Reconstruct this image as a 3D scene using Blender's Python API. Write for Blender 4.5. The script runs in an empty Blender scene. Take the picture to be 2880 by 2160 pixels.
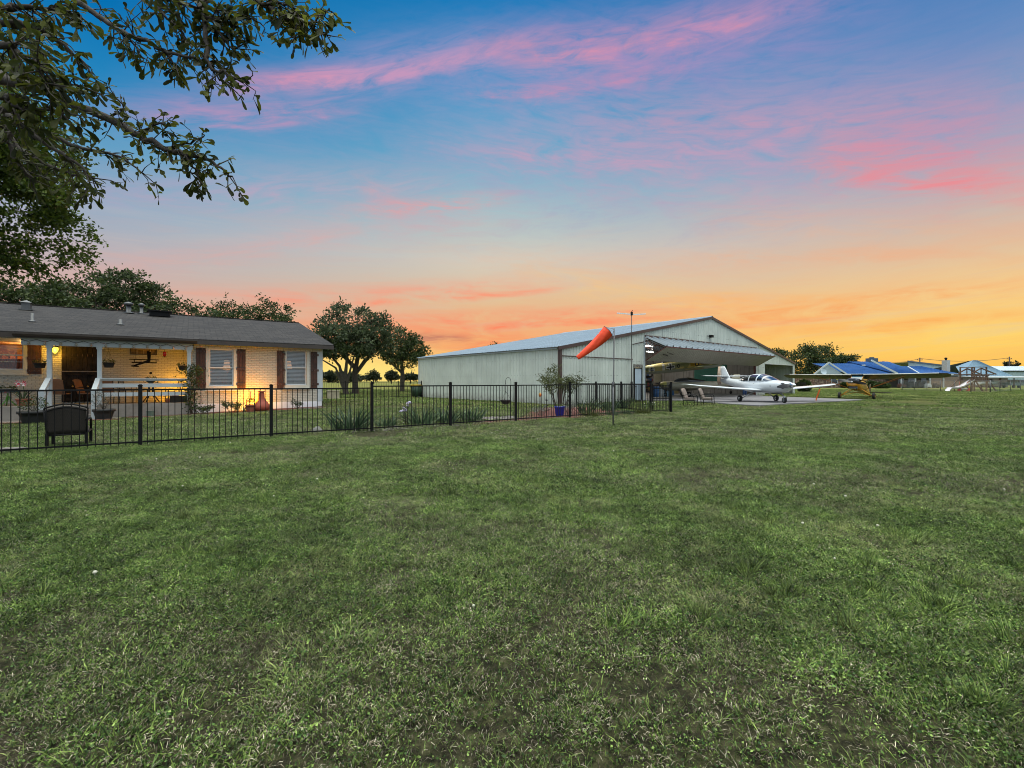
import bpy, math, random
import numpy as np
from mathutils import Vector, Matrix, noise
R = math.radians
random.seed(7); RNG = np.random.default_rng(7)
SC = bpy.context.scene; COL = SC.collection
F = 1280.0; H0 = 1.38; HZ = 1072.0
def at(px, py, Y): return Vector(((px-1440)/F*Y, Y, H0-(py-HZ)/F*Y))   # a point seen at that place, Y metres ahead
def gr(px, Y): x = (px-1440)/F*Y; return Vector((x, Y, gz(x, Y)))
def gz(x, y):                                                        # the lawn swells a little under the house
    d = math.hypot(x+10, y-26)
    t = max(0, min(1, 1-d/10)); return 0.25*t*t*(3-2*t)
# ---------------- camera ----------------
cd = bpy.data.cameras.new('camera'); cam = bpy.data.objects.new('camera', cd); COL.objects.link(cam)
cam.location = (0, 0, H0); cam.rotation_euler = (R(90), 0, 0)
cd.sensor_width = 36; cd.lens = 16; cd.shift_y = -8/2880; cd.clip_end = 6000; cd.clip_start = 0.05
SC.camera = cam
SC.view_settings.view_transform = 'Standard'; SC.view_settings.look = 'None'
SC.view_settings.exposure = 0.0; SC.view_settings.gamma = 1.0
try:
    SC.cycles.use_denoising = True; SC.cycles.filter_width = 1.0; SC.cycles.max_bounces = 6; SC.cycles.transparent_max_bounces = 8
    SC.cycles.caustics_reflective = False; SC.cycles.caustics_refractive = False
except Exception: pass
# ---------------- node helpers ----------------
def lin(c):
    def f(v):
        v /= 255.0
        return v/12.92 if v <= 0.04045 else ((v+0.055)/1.055)**2.4
    return (f(c[0]), f(c[1]), f(c[2]), 1)
class NT:
    def __init__(s, tree): s.t = tree
    def n(s, typ, **kw):
        nd = s.t.nodes.new(typ)
        for k, v in kw.items(): setattr(nd, k, v)
        return nd
    def put(s, sock, v):
        if isinstance(v, bpy.types.NodeSocket): s.t.links.new(v, sock)
        elif v is not None: sock.default_value = v
    def m(s, op, a, b=None, c=None, clamp=False):
        nd = s.n('ShaderNodeMath', operation=op, use_clamp=clamp)
        s.put(nd.inputs[0], a)
        if b is not None: s.put(nd.inputs[1], b)
        if c is not None: s.put(nd.inputs[2], c)
        return nd.outputs[0]
    def vm(s, op, a, b=None):
        nd = s.n('ShaderNodeVectorMath', operation=op); s.put(nd.inputs[0], a)
        if b is not None: s.put(nd.inputs[1], b)
        return nd.outputs[0]
    def mix(s, fac, a, b, blend='MIX'):
        nd = s.n('ShaderNodeMix', data_type='RGBA', blend_type=blend, clamp_factor=True)
        s.put(nd.inputs[0], fac); s.put(nd.inputs[6], a); s.put(nd.inputs[7], b); return nd.outputs[2]
    def noise(s, vec, scale, detail=3, rough=0.55, dist=0.0):
        nd = s.n('ShaderNodeTexNoise'); s.put(nd.inputs['Vector'], vec)
        nd.inputs['Scale'].default_value = scale; nd.inputs['Detail'].default_value = detail
        nd.inputs['Roughness'].default_value = rough; nd.inputs['Distortion'].default_value = dist
        return nd.outputs['Fac']
    def ramp(s, fac, stops, interp='LINEAR'):
        nd = s.n('ShaderNodeValToRGB'); s.put(nd.inputs[0], fac); cr = nd.color_ramp; cr.interpolation = interp
        while len(cr.elements) < len(stops): cr.elements.new(0.5)
        for e, (p, c) in zip(cr.elements, stops):
            e.position = p; e.color = c if len(c) == 4 else (*c, 1)
        return nd.outputs[0]
    def rng(s, v, a, b, c=0.0, d=1.0):
        nd = s.n('ShaderNodeMapRange'); nd.clamp = True; s.put(nd.inputs[0], v)
        for i, q in enumerate((a, b, c, d)): nd.inputs[i+1].default_value = q
        return nd.outputs[0]
# ---------------- sky (by direction: azimuth and elevation) ----------------
W = bpy.data.worlds.new('World'); SC.world = W; W.use_nodes = True
W.node_tree.nodes.clear(); N = NT(W.node_tree)
def azel(px, py):
    k = (px-1440)/F; e = (HZ-py)/F
    return math.degrees(math.atan(k)), math.degrees(math.atan(e/math.sqrt(1+k*k)))
tc = N.n('ShaderNodeTexCoord'); sep = N.n('ShaderNodeSeparateXYZ')
N.put(sep.inputs[0], N.vm('NORMALIZE', tc.outputs['Generated']))
sx, sy, sz = sep.outputs
AZ = N.m('MULTIPLY', N.m('ARCTAN2', sx, sy), 57.29578)
EL = N.m('MULTIPLY', N.m('ARCSINE', sz), 57.29578)
def sky_ramp(stops):
    return N.ramp(N.rng(EL, -2, 62), [((e+2)/64, lin(c)) for e, c in stops])
left = sky_ramp([(-2, (206, 120, 84)), (1, (252, 186, 104)), (4, (240, 150, 122)), (8, (212, 176, 164)), (12, (182, 178, 184)), (16, (150, 172, 194)), (21, (96, 158, 196)), (26, (36, 134, 190)), (32, (4, 112, 178)), (62, (14, 70, 130))])
mid = sky_ramp([(-2, (214, 130, 80)), (1, (252, 178, 92)), (5, (246, 176, 116)), (10, (226, 194, 152)), (15, (210, 204, 190)), (20, (168, 194, 200)), (26, (112, 172, 202)), (33, (54, 148, 200)), (40, (14, 122, 186)), (62, (20, 80, 140))])
right = sky_ramp([(-2, (220, 150, 70)), (1, (255, 200, 84)), (4, (255, 212, 110)), (8, (246, 206, 140)), (12, (222, 192, 162)), (17, (184, 176, 184)), (22, (138, 158, 194)), (28, (92, 138, 192)), (36, (58, 118, 182)), (62, (40, 80, 150))])
ABSAZ = N.m('ABSOLUTE', AZ)
col = N.mix(N.rng(AZ, -42, -4), left, mid); col = N.mix(N.rng(AZ, 4, 44), col, right)
# the sky streaks: long soft bands, ragged by noise
warp = N.n('ShaderNodeCombineXYZ'); N.put(warp.inputs[0], N.m('MULTIPLY', AZ, 0.045)); N.put(warp.inputs[1], N.m('MULTIPLY', EL, 0.16))
wv = warp.outputs[0]
n1 = N.n('ShaderNodeTexNoise'); N.put(n1.inputs['Vector'], wv); n1.inputs['Scale'].default_value = 1.6; n1.inputs['Detail'].default_value = 5
fs = N.n('ShaderNodeCombineXYZ'); N.put(fs.inputs[0], N.m('MULTIPLY', AZ, 0.05)); N.put(fs.inputs[1], N.m('ADD', N.m('MULTIPLY', EL, 0.62), N.m('MULTIPLY', AZ, -0.035)))
fine_streak = N.noise(fs.outputs[0], 1.3, 7, 0.62, 0.7)
col = N.mix(N.m('MULTIPLY', N.rng(fine_streak, 0.48, 0.70), N.rng(EL, 0, 26, 0.26, 0.0)), col, lin((248, 164, 118)))
col = N.mix(N.m('MULTIPLY', N.rng(fine_streak, 0.48, 0.28), N.rng(EL, 2, 24, 0.35, 0.0)), col, lin((214, 196, 176)))
WISP = []
for sl_, sd_ in ((0.26, 3.1), (0.02, 8.7), (-0.16, 15.2)):
    uu = N.m('ADD', N.m('MULTIPLY', AZ, math.cos(math.atan(sl_))), N.m('MULTIPLY', EL, math.sin(math.atan(sl_)))); vv = N.m('SUBTRACT', N.m('MULTIPLY', EL, math.cos(math.atan(sl_))), N.m('MULTIPLY', AZ, math.sin(math.atan(sl_))))
    cv = N.n('ShaderNodeCombineXYZ'); N.put(cv.inputs[0], N.m('MULTIPLY', uu, 0.11)); N.put(cv.inputs[1], N.m('MULTIPLY', vv, 0.42)); cv.inputs[2].default_value = sd_
    cf = N.n('ShaderNodeCombineXYZ'); N.put(cf.inputs[0], N.m('MULTIPLY', uu, 0.10)); N.put(cf.inputs[1], N.m('MULTIPLY', vv, 0.85)); cf.inputs[2].default_value = sd_+2
    WISP.append((sl_, N.noise(cv.outputs[0], 1.4, 7, 0.62, 0.9), N.noise(cf.outputs[0], 1.5, 6, 0.6, 1.2)))
def band(p0, p1, width, colr, strength, rag=1.0, seed=0.0, soft=1.0):
    """a streak from p0 to p1 (pixels turned into sky angles)"""
    global col
    a0, e0 = azel(*p0); a1, e1 = azel(*p1)
    dx, dy = a1-a0, e1-e0; L = math.hypot(dx, dy); dx /= L; dy /= L
    u = N.m('ADD', N.m('MULTIPLY', N.m('SUBTRACT', AZ, a0), dx), N.m('MULTIPLY', N.m('SUBTRACT', EL, e0), dy))
    v = N.m('SUBTRACT', N.m('MULTIPLY', N.m('SUBTRACT', EL, e0), dx), N.m('MULTIPLY', N.m('SUBTRACT', AZ, a0), dy))
    nb, fil = min(WISP, key=lambda w: abs(w[0]-dy/dx))[1:]
    v2 = N.m('ADD', v, N.m('MULTIPLY', N.m('SUBTRACT', nb, 0.5), width*2.2*rag))
    g = N.m('EXPONENT', N.m('MULTIPLY', N.m('POWER', N.m('DIVIDE', N.m('ABSOLUTE', v2), width), 2.0), -1.0))
    g = N.m('MULTIPLY', g, N.rng(fil, 0.30, 0.62, 0.35, 1.0))
    ends = N.m('MULTIPLY', N.rng(u, -L*0.15, L*0.25), N.rng(u, L*0.75, L*1.15, 1, 0))
    f = N.m('MULTIPLY', N.m('MULTIPLY', g, ends), N.rng(nb, 0.28, 0.62))
    col = N.mix(N.m('MULTIPLY', f, strength*.92, clamp=True), col, lin(colr))
BANDS = [
 ((700, 330), (2900, 200), 7.0, (160, 160, 194), 0.45), ((1500, 420), (2900, 330), 5.0, (196, 160, 182), 0.5), ((500, 520), (1300, 500), 2.2, (196, 172, 188), 0.55), ((700, 640), (1500, 600), 1.6, (214, 178, 176), 0.5), ((560, 240), (1000, 190), 0.7, (222, 140, 170), 0.7),
 ((300, 330), (1250, 120), 2.4, (160, 154, 196), 0.4), ((1150, 170), (2300, -40), 3.0, (180, 152, 194), 0.45),
 ((700, 225), (1500, 95), 0.9, (228, 152, 178), 1.0, 0.45), ((900, 185), (1500, 100), 2.0, (172, 152, 196), 0.6, 0.4), ((1400, 130), (2250, 10), 1.5, (226, 146, 168), 1.0, 0.5), ((1500, 150), (2400, 20), 3.0, (178, 146, 192), 0.7, 0.4),
 ((1400, 20), (2880, 60), 3.0, (120, 132, 190), 0.25), ((330, 300), (1000, 300), 1.2, (210, 146, 180), 0.7),
 ((1300, 340), (2500, 250), 4.5, (184, 162, 196), 0.5), ((1350, 260), (1900, 190), 1.0, (220, 140, 170), 0.6), ((1700, 320), (2800, 260), 2.4, (208, 150, 172), 0.5),
 ((1250, 400), (2200, 400), 1.5, (206, 158, 184), 0.6), ((2280, 440), (3000, 520), 1.9, (244, 142, 140), 0.95), ((2350, 420), (2900, 380), 3.0, (222, 140, 160), 0.7),
 ((980, 590), (1420, 555), 0.9, (240, 156, 152), 1.0, .5), ((1000, 500), (1180, 620), 1.2, (214, 164, 172), .7), ((200, 760), (1000, 640), 1.0, (232, 166, 156), 0.5), ((100, 540), (900, 520), 1.4, (196, 160, 190), 0.5),
 ((500, 830), (1500, 790), 1.0, (250, 150, 124), 0.75), ((1250, 700), (2300, 760), 1.6, (232, 180, 150), 0.4), ((2000, 600), (2880, 660), 2.4, (238, 180, 140), 0.45),
 ((800, 900), (2000, 860), 1.4, (252, 136, 104), 0.85), ((640, 860), (1650, 800), 0.5, (252, 148, 116), 0.9, .5), ((900, 930), (1950, 880), 0.45, (255, 134, 96), 0.9, .5), ((1500, 960), (2500, 870), 0.4, (255, 150, 90), 0.8, .5), ((1900, 720), (2800, 700), 0.8, (240, 176, 136), 0.6), ((700, 960), (1500, 950), 1.2, (250, 120, 88), 0.85), ((1900, 900), (2900, 790), 1.0, (250, 150, 84), 0.9),
 ((2100, 940), (2880, 880), 0.7, (255, 158, 70), 0.7), ((1500, 760), (2300, 900), 1.4, (252, 200, 120), 0.5), ((1130, 945), (1330, 955), 0.45, (150, 92, 100), 1.0), ((1120, 950), (1230, 968), 0.4, (140, 96, 116), 0.8),
 ((1900, 830), (2500, 850), 0.8, (255, 176, 96), 0.6), ((1800, 500), (2300, 560), 1.5, (200, 170, 186), 0.4), ((0, 690), (900, 700), 1.2, (206, 176, 176), 0.3),
]
for i, b in enumerate(BANDS): band(*b, seed=i*3.7)
ga, ge = azel(1012, 1050)                     # afterglow where the sun has just gone
gd = N.m('ADD', N.m('POWER', N.m('DIVIDE', N.m('ABSOLUTE', N.m('SUBTRACT', AZ, ga)), 13.0), 2.0), N.m('POWER', N.m('DIVIDE', N.m('ABSOLUTE', N.m('SUBTRACT', EL, ge)), 3.0), 2.0))
col = N.mix(N.m('MULTIPLY', N.m('EXPONENT', N.m('MULTIPLY', gd, -1.0)), 0.9), col, lin((255, 232, 130)))
# unseen sky overhead and behind the camera is boosted, as added light for the yard
boost = N.m('ADD', 1.0, N.m('ADD', N.rng(EL, 42, 66, 0, 9.4), N.rng(ABSAZ, 62, 120, 0, 0.75)))
amb = N.mix(N.m('MAXIMUM', N.rng(EL, 42, 60), N.rng(ABSAZ, 62, 100)), col, N.mix(N.rng(EL, 30, 60), (0.37, 0.44, 0.50, 1), (0.46, 0.465, 0.42, 1)))
final = N.n('ShaderNodeVectorMath', operation='SCALE'); N.put(final.inputs[0], amb); N.put(final.inputs['Scale'], boost)
bg = N.n('ShaderNodeBackground'); N.put(bg.inputs[0], final.outputs[0]); bg.inputs[1].default_value = 1.0
wo = N.n('ShaderNodeOutputWorld'); W.node_tree.links.new(bg.outputs[0], wo.inputs[0])
try: W.cycles.sampling_method = 'MANUAL'; W.cycles.sample_map_resolution = 512
except Exception: pass
# ---------------- sun, just on the horizon behind the field ----------------
sl = bpy.data.lights.new('sun', 'SUN'); sl.energy = 0.9; sl.angle = R(8); sl.color = (1, 0.55, 0.25)
so = bpy.data.objects.new('sun', sl); COL.objects.link(so)
saz = math.atan((1010-1440)/F); sel = R(4.0)
sdir = Vector((math.sin(saz)*math.cos(sel), math.cos(saz)*math.cos(sel), math.sin(sel)))
so.rotation_euler = sdir.to_track_quat('Z', 'Y').to_euler()
# ---------------- materials ----------------
MATS = {}
def mat(name, color, rough=0.6, var=0.12, vscale=6.0, bump=0.0, bscale=60.0, metal=0.0, spec=0.5, second=None, sfac=(0.45, 0.6), sscale=3.0, coat=0.0, emit=None, estr=0.0, alpha=1.0, trans=0.0, coord='Object'):
    """uneven surface: colour drifts by noise, optional blotches of a second colour, fine bump"""
    if name in MATS: return MATS[name]
    m = bpy.data.materials.new(name); m.use_nodes = True; t = NT(m.node_tree); MATS[name] = m
    b = m.node_tree.nodes['Principled BSDF']
    c = (*color, 1) if len(color) == 3 else color
    tcn = t.n('ShaderNodeTexCoord'); v = tcn.outputs[coord]
    base = t.mix(t.rng(t.noise(v, vscale, 4), 0.3, 0.7), tuple(x*(1-var) for x in c[:3])+(1,), tuple(min(1, x*(1+var)) for x in c[:3])+(1,))
    if second is not None:
        base = t.mix(t.rng(t.noise(v, sscale, 5, 0.6), *sfac), base, (*second, 1))
    t.put(b.inputs['Base Color'], base)
    t.put(b.inputs['Roughness'], t.rng(t.noise(v, vscale*1.7, 3), 0.3, 0.7, max(0, rough-0.07), min(1, rough+0.07)))
    b.inputs['Metallic'].default_value = metal; b.inputs['Specular IOR Level'].default_value = spec
    b.inputs['Coat Weight'].default_value = coat
    if trans: b.inputs['Transmission Weight'].default_value = trans
    if emit is not None:
        b.inputs['Emission Color'].default_value = (*emit, 1); b.inputs['Emission Strength'].default_value = estr
    if bump:
        bn = t.n('ShaderNodeBump'); bn.inputs['Strength'].default_value = bump; bn.inputs['Distance'].default_value = 0.01
        t.put(bn.inputs['Height'], t.noise(v, bscale, 4)); t.put(b.inputs['Normal'], bn.outputs[0])
    return m
def pattern_mat(name, ax, c1, c2, mortar, bw, bh, msize=0.01, rough=0.75, bump=0.5, offset=0.5, noisy=0.25, bias=0.0):
    """brick / shingle courses laid over two object axes"""
    m = bpy.data.materials.new(name); m.use_nodes = True; t = NT(m.node_tree); MATS[name] = m
    b = m.node_tree.nodes['Principled BSDF']; tcn = t.n('ShaderNodeTexCoord'); sp = t.n('ShaderNodeSeparateXYZ'); t.put(sp.inputs[0], tcn.outputs['Object'])
    cb = t.n('ShaderNodeCombineXYZ'); t.put(cb.inputs[0], sp.outputs[ax[0]]); t.put(cb.inputs[1], sp.outputs[ax[1]])
    br = t.n('ShaderNodeTexBrick'); t.put(br.inputs['Vector'], cb.outputs[0]); br.offset = offset
    br.inputs['Color1'].default_value = (*c1, 1); br.inputs['Color2'].default_value = (*c2, 1); br.inputs['Mortar'].default_value = (*mortar, 1)
    br.inputs['Scale'].default_value = 1.0; br.inputs['Mortar Size'].default_value = msize; br.inputs['Brick Width'].default_value = bw; br.inputs['Row Height'].default_value = bh
    br.inputs['Mortar Smooth'].default_value = 0.3; br.inputs['Bias'].default_value = bias
    nz = t.noise(tcn.outputs['Object'], 1.7, 5); nf = t.noise(tcn.outputs['Object'], 45, 3)
    c = t.mix(t.rng(nz, 0.3, 0.7, 0, noisy), br.outputs[0], tuple(x*0.6 for x in c1)+(1,))
    c = t.mix(t.rng(nf, 0.4, 0.75, 0, noisy), c, tuple(min(1, x*1.35) for x in c2)+(1,))
    t.put(b.inputs['Base Color'], c); b.inputs['Roughness'].default_value = rough
    bn = t.n('ShaderNodeBump'); bn.inputs['Strength'].default_value = bump; bn.inputs['Distance'].default_value = 0.012
    t.put(bn.inputs['Height'], t.m('ADD', t.m('MULTIPLY', br.outputs[1], -1.0), t.m('MULTIPLY', nf, 0.5))); t.put(b.inputs['Normal'], bn.outputs[0])
    return m
def leaf_mat(name, c1, c2, c3, transl=0.3, rough=0.5, patch=None, clumps=None):
    m = bpy.data.materials.new(name); m.use_nodes = True; t = NT(m.node_tree); MATS[name] = m
    nt = m.node_tree; nt.nodes.clear()
    g = t.n('ShaderNodeNewGeometry'); oi = t.n('ShaderNodeObjectInfo')
    r = t.m('FRACT', t.m('ADD', g.outputs['Random Per Island'], oi.outputs['Random']))
    c = t.ramp(r, [(0.0, c1), (0.5, c2), (1.0, c3)])
    big = t.noise(g.outputs['Position'], 0.9, 4, 0.6)
    c = t.mix(t.rng(big, 0.35, 0.65, 0.0, 0.55), c, tuple(x*0.55 for x in c1[:3])+(1,))
    if patch: c = t.mix(t.rng(t.noise(g.outputs['Position'], patch[1], 3), 0.5, 0.68, 0, patch[2]), c, (*patch[0], 1))
    if clumps:                                   # thin, dry and lush spots a hand wide, and each tuft a little different
        k = t.m('MULTIPLY', t.rng(t.noise(g.outputs['Position'], clumps, 4, 0.7), 0.36, 0.64, 0.35, 1.75), t.m('ADD', 0.7, t.m('MULTIPLY', oi.outputs['Random'], 0.6)))
        sc_ = t.n('ShaderNodeVectorMath', operation='SCALE'); t.put(sc_.inputs[0], c); t.put(sc_.inputs['Scale'], k); c = sc_.outputs[0]
    b = t.n('ShaderNodeBsdfPrincipled'); t.put(b.inputs['Base Color'], c); b.inputs['Roughness'].default_value = rough; b.inputs['Specular IOR Level'].default_value = 0.3
    tr = t.n('ShaderNodeBsdfTranslucent'); t.put(tr.inputs[0], c)
    mx = t.n('ShaderNodeMixShader'); mx.inputs[0].default_value = transl; nt.links.new(b.outputs[0], mx.inputs[1]); nt.links.new(tr.outputs[0], mx.inputs[2])
    o = t.n('ShaderNodeOutputMaterial'); nt.links.new(mx.outputs[0], o.inputs[0]); return m
def sheet_mat(name, c, zs=(.75, 1.75, 2.75, 3.9, 5.1), dirt=.12):
    """painted ribbed sheet: rows of screws, panel laps, rust and splash marks"""
    m = bpy.data.materials.new(name); m.use_nodes = True; t = NT(m.node_tree); b = m.node_tree.nodes['Principled BSDF']; MATS[name] = m
    tcn = t.n('ShaderNodeTexCoord'); O = tcn.outputs['Object']; sp = t.n('ShaderNodeSeparateXYZ'); t.put(sp.inputs[0], O); x, y, z = sp.outputs; h = t.m('ADD', x, y)
    st = t.n('ShaderNodeCombineXYZ'); t.put(st.inputs[0], t.m('MULTIPLY', h, 5.5)); t.put(st.inputs[2], t.m('MULTIPLY', z, .35)); streak = t.noise(st.outputs[0], 1.0, 6, .7)
    base = t.mix(t.rng(t.noise(O, .8, 5, .6), .35, .65), tuple(v*.90 for v in c)+(1,), tuple(v*1.06 for v in c)+(1,))
    pan = t.n('ShaderNodeTexWhiteNoise'); pan.noise_dimensions = '1D'; t.put(pan.inputs['W'], t.m('FLOOR', t.m('DIVIDE', h, .9))); base = t.mix(t.rng(pan.outputs[0], 0, 1, 0, .16), base, tuple(v*.7 for v in c)+(1,))
    base = t.mix(t.rng(streak, .56, .74, 0, dirt), base, (.20, .17, .13, 1))
    base = t.mix(t.m('MULTIPLY', t.rng(z, .55, .0), t.rng(t.noise(O, 3.0, 5, .7), .35, .62, 0, .75)), base, (.16, .13, .10, 1))
    dots = t.m('LESS_THAN', t.m('ABSOLUTE', t.m('SUBTRACT', t.m('FRACT', t.m('DIVIDE', h, .15)), .5)), .11); rows = None
    for q in zs: r = t.m('LESS_THAN', t.m('ABSOLUTE', t.m('SUBTRACT', z, q)), .014); rows = r if rows is None else t.m('MAXIMUM', rows, r)
    base = t.mix(t.m('MULTIPLY', t.m('MULTIPLY', dots, rows), .8), base, (.10, .10, .10, 1))
    lap = t.m('LESS_THAN', t.m('FRACT', t.m('DIVIDE', h, .9)), .014); base = t.mix(t.m('MULTIPLY', lap, .6), base, (.10, .11, .11, 1))
    t.put(b.inputs['Base Color'], base); t.put(b.inputs['Roughness'], t.rng(streak, .3, .7, .40, .65)); b.inputs['Specular IOR Level'].default_value = .4
    bn = t.n('ShaderNodeBump'); bn.inputs['Strength'].default_value = .35; bn.inputs['Distance'].default_value = .02; t.put(bn.inputs['Height'], t.noise(O, 1.6, 4)); t.put(b.inputs['Normal'], bn.outputs[0]); return m
def glass_mat(name, tint=(0.02, 0.025, 0.03), rough=0.03, alpha=0.08):
    """window glass: clear enough to see in, mirrors the sky by Fresnel"""
    m = bpy.data.materials.new(name); m.use_nodes = True; t = NT(m.node_tree); MATS[name] = m; nt = m.node_tree; nt.nodes.clear()
    tr = t.n('ShaderNodeBsdfTransparent'); tr.inputs[0].default_value = (1-alpha, 1-alpha, 1-alpha, 1)
    gl = t.n('ShaderNodeBsdfGlossy'); gl.inputs['Roughness'].default_value = rough
    lw = t.n('ShaderNodeFresnel'); lw.inputs[0].default_value = 1.5
    mx = t.n('ShaderNodeMixShader'); t.put(mx.inputs[0], t.m('MULTIPLY', lw.outputs[0], 0.8)); nt.links.new(tr.outputs[0], mx.inputs[1]); nt.links.new(gl.outputs[0], mx.inputs[2])
    o = t.n('ShaderNodeOutputMaterial'); nt.links.new(mx.outputs[0], o.inputs[0]); return m
# ---------------- mesh builder ----------------
class MB:
    def __init__(s): s.v = []; s.f = []; s.mi = []; s.cur = 0; s.smooth = []; s.sm = False
    def face(s, idx): s.f.append(idx); s.mi.append(s.cur); s.smooth.append(s.sm)
    def add(s, vs, fs):
        o = len(s.v); s.v.extend([tuple(p) for p in vs])
        for f in fs: s.face(tuple(i+o for i in f))
        return s
    def box(s, a, b, M=None, bev=0.0):
        (x0, y0, z0), (x1, y1, z1) = a, b
        if bev <= 0:
            vs = [(x0, y0, z0), (x1, y0, z0), (x1, y1, z0), (x0, y1, z0), (x0, y0, z1), (x1, y0, z1), (x1, y1, z1), (x0, y1, z1)]
            fs = [(0, 3, 2, 1), (4, 5, 6, 7), (0, 1, 5, 4), (1, 2, 6, 5), (2, 3, 7, 6), (3, 0, 4, 7)]
        else:
            vs = []; 
            def ring(z, i): return [(x0+bev-i, y0, z), (x1-bev+i, y0, z), (x1, y0+bev-i, z), (x1, y1-bev+i, z), (x1-bev+i, y1, z), (x0+bev-i, y1, z), (x0, y1-bev+i, z), (x0, y0+bev-i, z)]
            vs = [(x, y, z) for z in (z0, z1) for (x, y, _) in ring(z, 0)]
            fs = [tuple(range(7, -1, -1)), tuple(range(8, 16))]+[(i, (i+1) % 8, 8+(i+1) % 8, 8+i) for i in range(8)]
        if M is not None: vs = [M @ Vector(p) for p in vs]
        return s.add(vs, fs)
    def bar(s, p, q, w, h=None, up=(0, 0, 1)):
        p, q = Vector(p), Vector(q); h = h or w; d = (q-p); L = d.length; d.normalize()
        u = Vector(up)
        if abs(d.dot(u)) > 0.98: u = Vector((1, 0, 0))
        sd = d.cross(u).normalized(); u = sd.cross(d)
        vs = [c+sd*a*w/2+u*b*h/2 for c in (p, q) for a, b in ((-1, -1), (1, -1), (1, 1), (-1, 1))]
        return s.add(vs, [(0, 1, 2, 3), (7, 6, 5, 4), (0, 4, 5, 1), (1, 5, 6, 2), (2, 6, 7, 3), (3, 7, 4, 0)])
    def tube(s, pts, r, n=8, cap=True):
        pts = [Vector(p) for p in pts]; rs = r if isinstance(r, (list, tuple)) else [r]*len(pts)
        o = len(s.v); d0 = (pts[1]-pts[0]).normalized(); ref = Vector((0, 0, 1)) if abs(d0.z) < 0.9 else Vector((1, 0, 0))
        sd = d0.cross(ref).normalized(); sm = s.sm; s.sm = True
        for i, p in enumerate(pts):
            d = (pts[min(i+1, len(pts)-1)]-pts[max(i-1, 0)]).normalized()
            sd = (sd-d*sd.dot(d)).normalized(); up = sd.cross(d)
            for k in range(n):
                a = 2*math.pi*k/n; s.v.append(tuple(p+(sd*math.cos(a)+up*math.sin(a))*rs[i]))
        for i in range(len(pts)-1):
            for k in range(n):
                s.face((o+i*n+k, o+i*n+(k+1) % n, o+(i+1)*n+(k+1) % n, o+(i+1)*n+k))
        s.sm = False
        if cap:
            s.face(tuple(o+k for k in range(n-1, -1, -1))); e = o+(len(pts)-1)*n; s.face(tuple(e+k for k in range(n)))
        s.sm = sm; return s
    def lathe(s, prof, n=20, loc=(0, 0, 0), M=None, cap=True):
        o = len(s.v); sm = s.sm; s.sm = True; L = Vector(loc)
        for r, z in prof:
            for k in range(n):
                a = 2*math.pi*k/n; p = Vector((r*math.cos(a), r*math.sin(a), z))
                if M is not None: p = M @ p
                s.v.append(tuple(p+L))
        for i in range(len(prof)-1):
            for k in range(n): s.face((o+i*n+k, o+i*n+(k+1) % n, o+(i+1)*n+(k+1) % n, o+(i+1)*n+k))
        s.sm = False
        if cap:
            s.face(tuple(o+k for k in range(n-1, -1, -1))); e = o+(len(prof)-1)*n; s.face(tuple(e+k for k in range(n)))
        s.sm = sm; return s
    def prism(s, pts, off):
        """closed outline (3-D points) pushed along off"""
        n = len(pts); off = Vector(off); a = [Vector(p) for p in pts]
        vs = a+[p+off for p in a]
        return s.add(vs, [tuple(range(n-1, -1, -1)), tuple(range(n, 2*n))]+[(i, (i+1) % n, n+(i+1) % n, n+i) for i in range(n)])
    def rings(s, rings, cap=True):
        o = len(s.v); n = len(rings[0]); sm = s.sm; s.sm = True
        for r in rings: s.v.extend([tuple(p) for p in r])
        for i in range(len(rings)-1):
            for k in range(n): s.face((o+i*n+k, o+i*n+(k+1) % n, o+(i+1)*n+(k+1) % n, o+(i+1)*n+k))
        s.sm = False
        if cap:
            s.face(tuple(o+k for k in range(n-1, -1, -1))); e = o+(len(rings)-1)*n; s.face(tuple(e+k for k in range(n)))
        s.sm = sm; return s
    def grid(s, G, smooth=True):
        o = len(s.v); nr, nc = len(G), len(G[0]); sm = s.sm; s.sm = smooth
        for r in G: s.v.extend([tuple(p) for p in r])
        for i in range(nr-1):
            for j in range(nc-1): s.face((o+i*nc+j, o+i*nc+j+1, o+(i+1)*nc+j+1, o+(i+1)*nc+j))
        s.sm = sm; return s
    def build(s, name, m, parent=None):
        me = bpy.data.meshes.new(name); me.from_pydata(s.v, [], s.f)
        for x in (m if isinstance(m, (list, tuple)) else [m]): me.materials.append(x)
        me.polygons.foreach_set('material_index', s.mi); me.polygons.foreach_set('use_smooth', s.smooth); me.update()
        o = bpy.data.objects.new(name, me); COL.objects.link(o)
        if parent is not None: o.parent = parent
        return o
def tag(o, label=None, cat=None, group=None, kind=None):
    if label: o['label'] = label
    if cat: o['category'] = cat
    if group: o['group'] = group
    if kind: o['kind'] = kind
    return o
def thing(name, label, cat, loc=(0, 0, 0), rz=0.0, group=None):
    o = bpy.data.objects.new(name, None); COL.objects.link(o); o.location = loc; o.rotation_euler = (0, 0, rz); o.empty_display_size = 0.1
    return tag(o, label, cat, group)
def dup(root, loc, rz=None, label=None, scale=None):
    r = root.copy(); COL.objects.link(r); r.location = loc
    if rz is not None: r.rotation_euler = (0, 0, rz)
    if scale: r.scale = (scale,)*3
    if label: r['label'] = label
    for c in list(root.children):
        d = c.copy(); COL.objects.link(d); d.parent = r
        for g in list(c.children):
            e = g.copy(); COL.objects.link(e); e.parent = d
    return r
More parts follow.
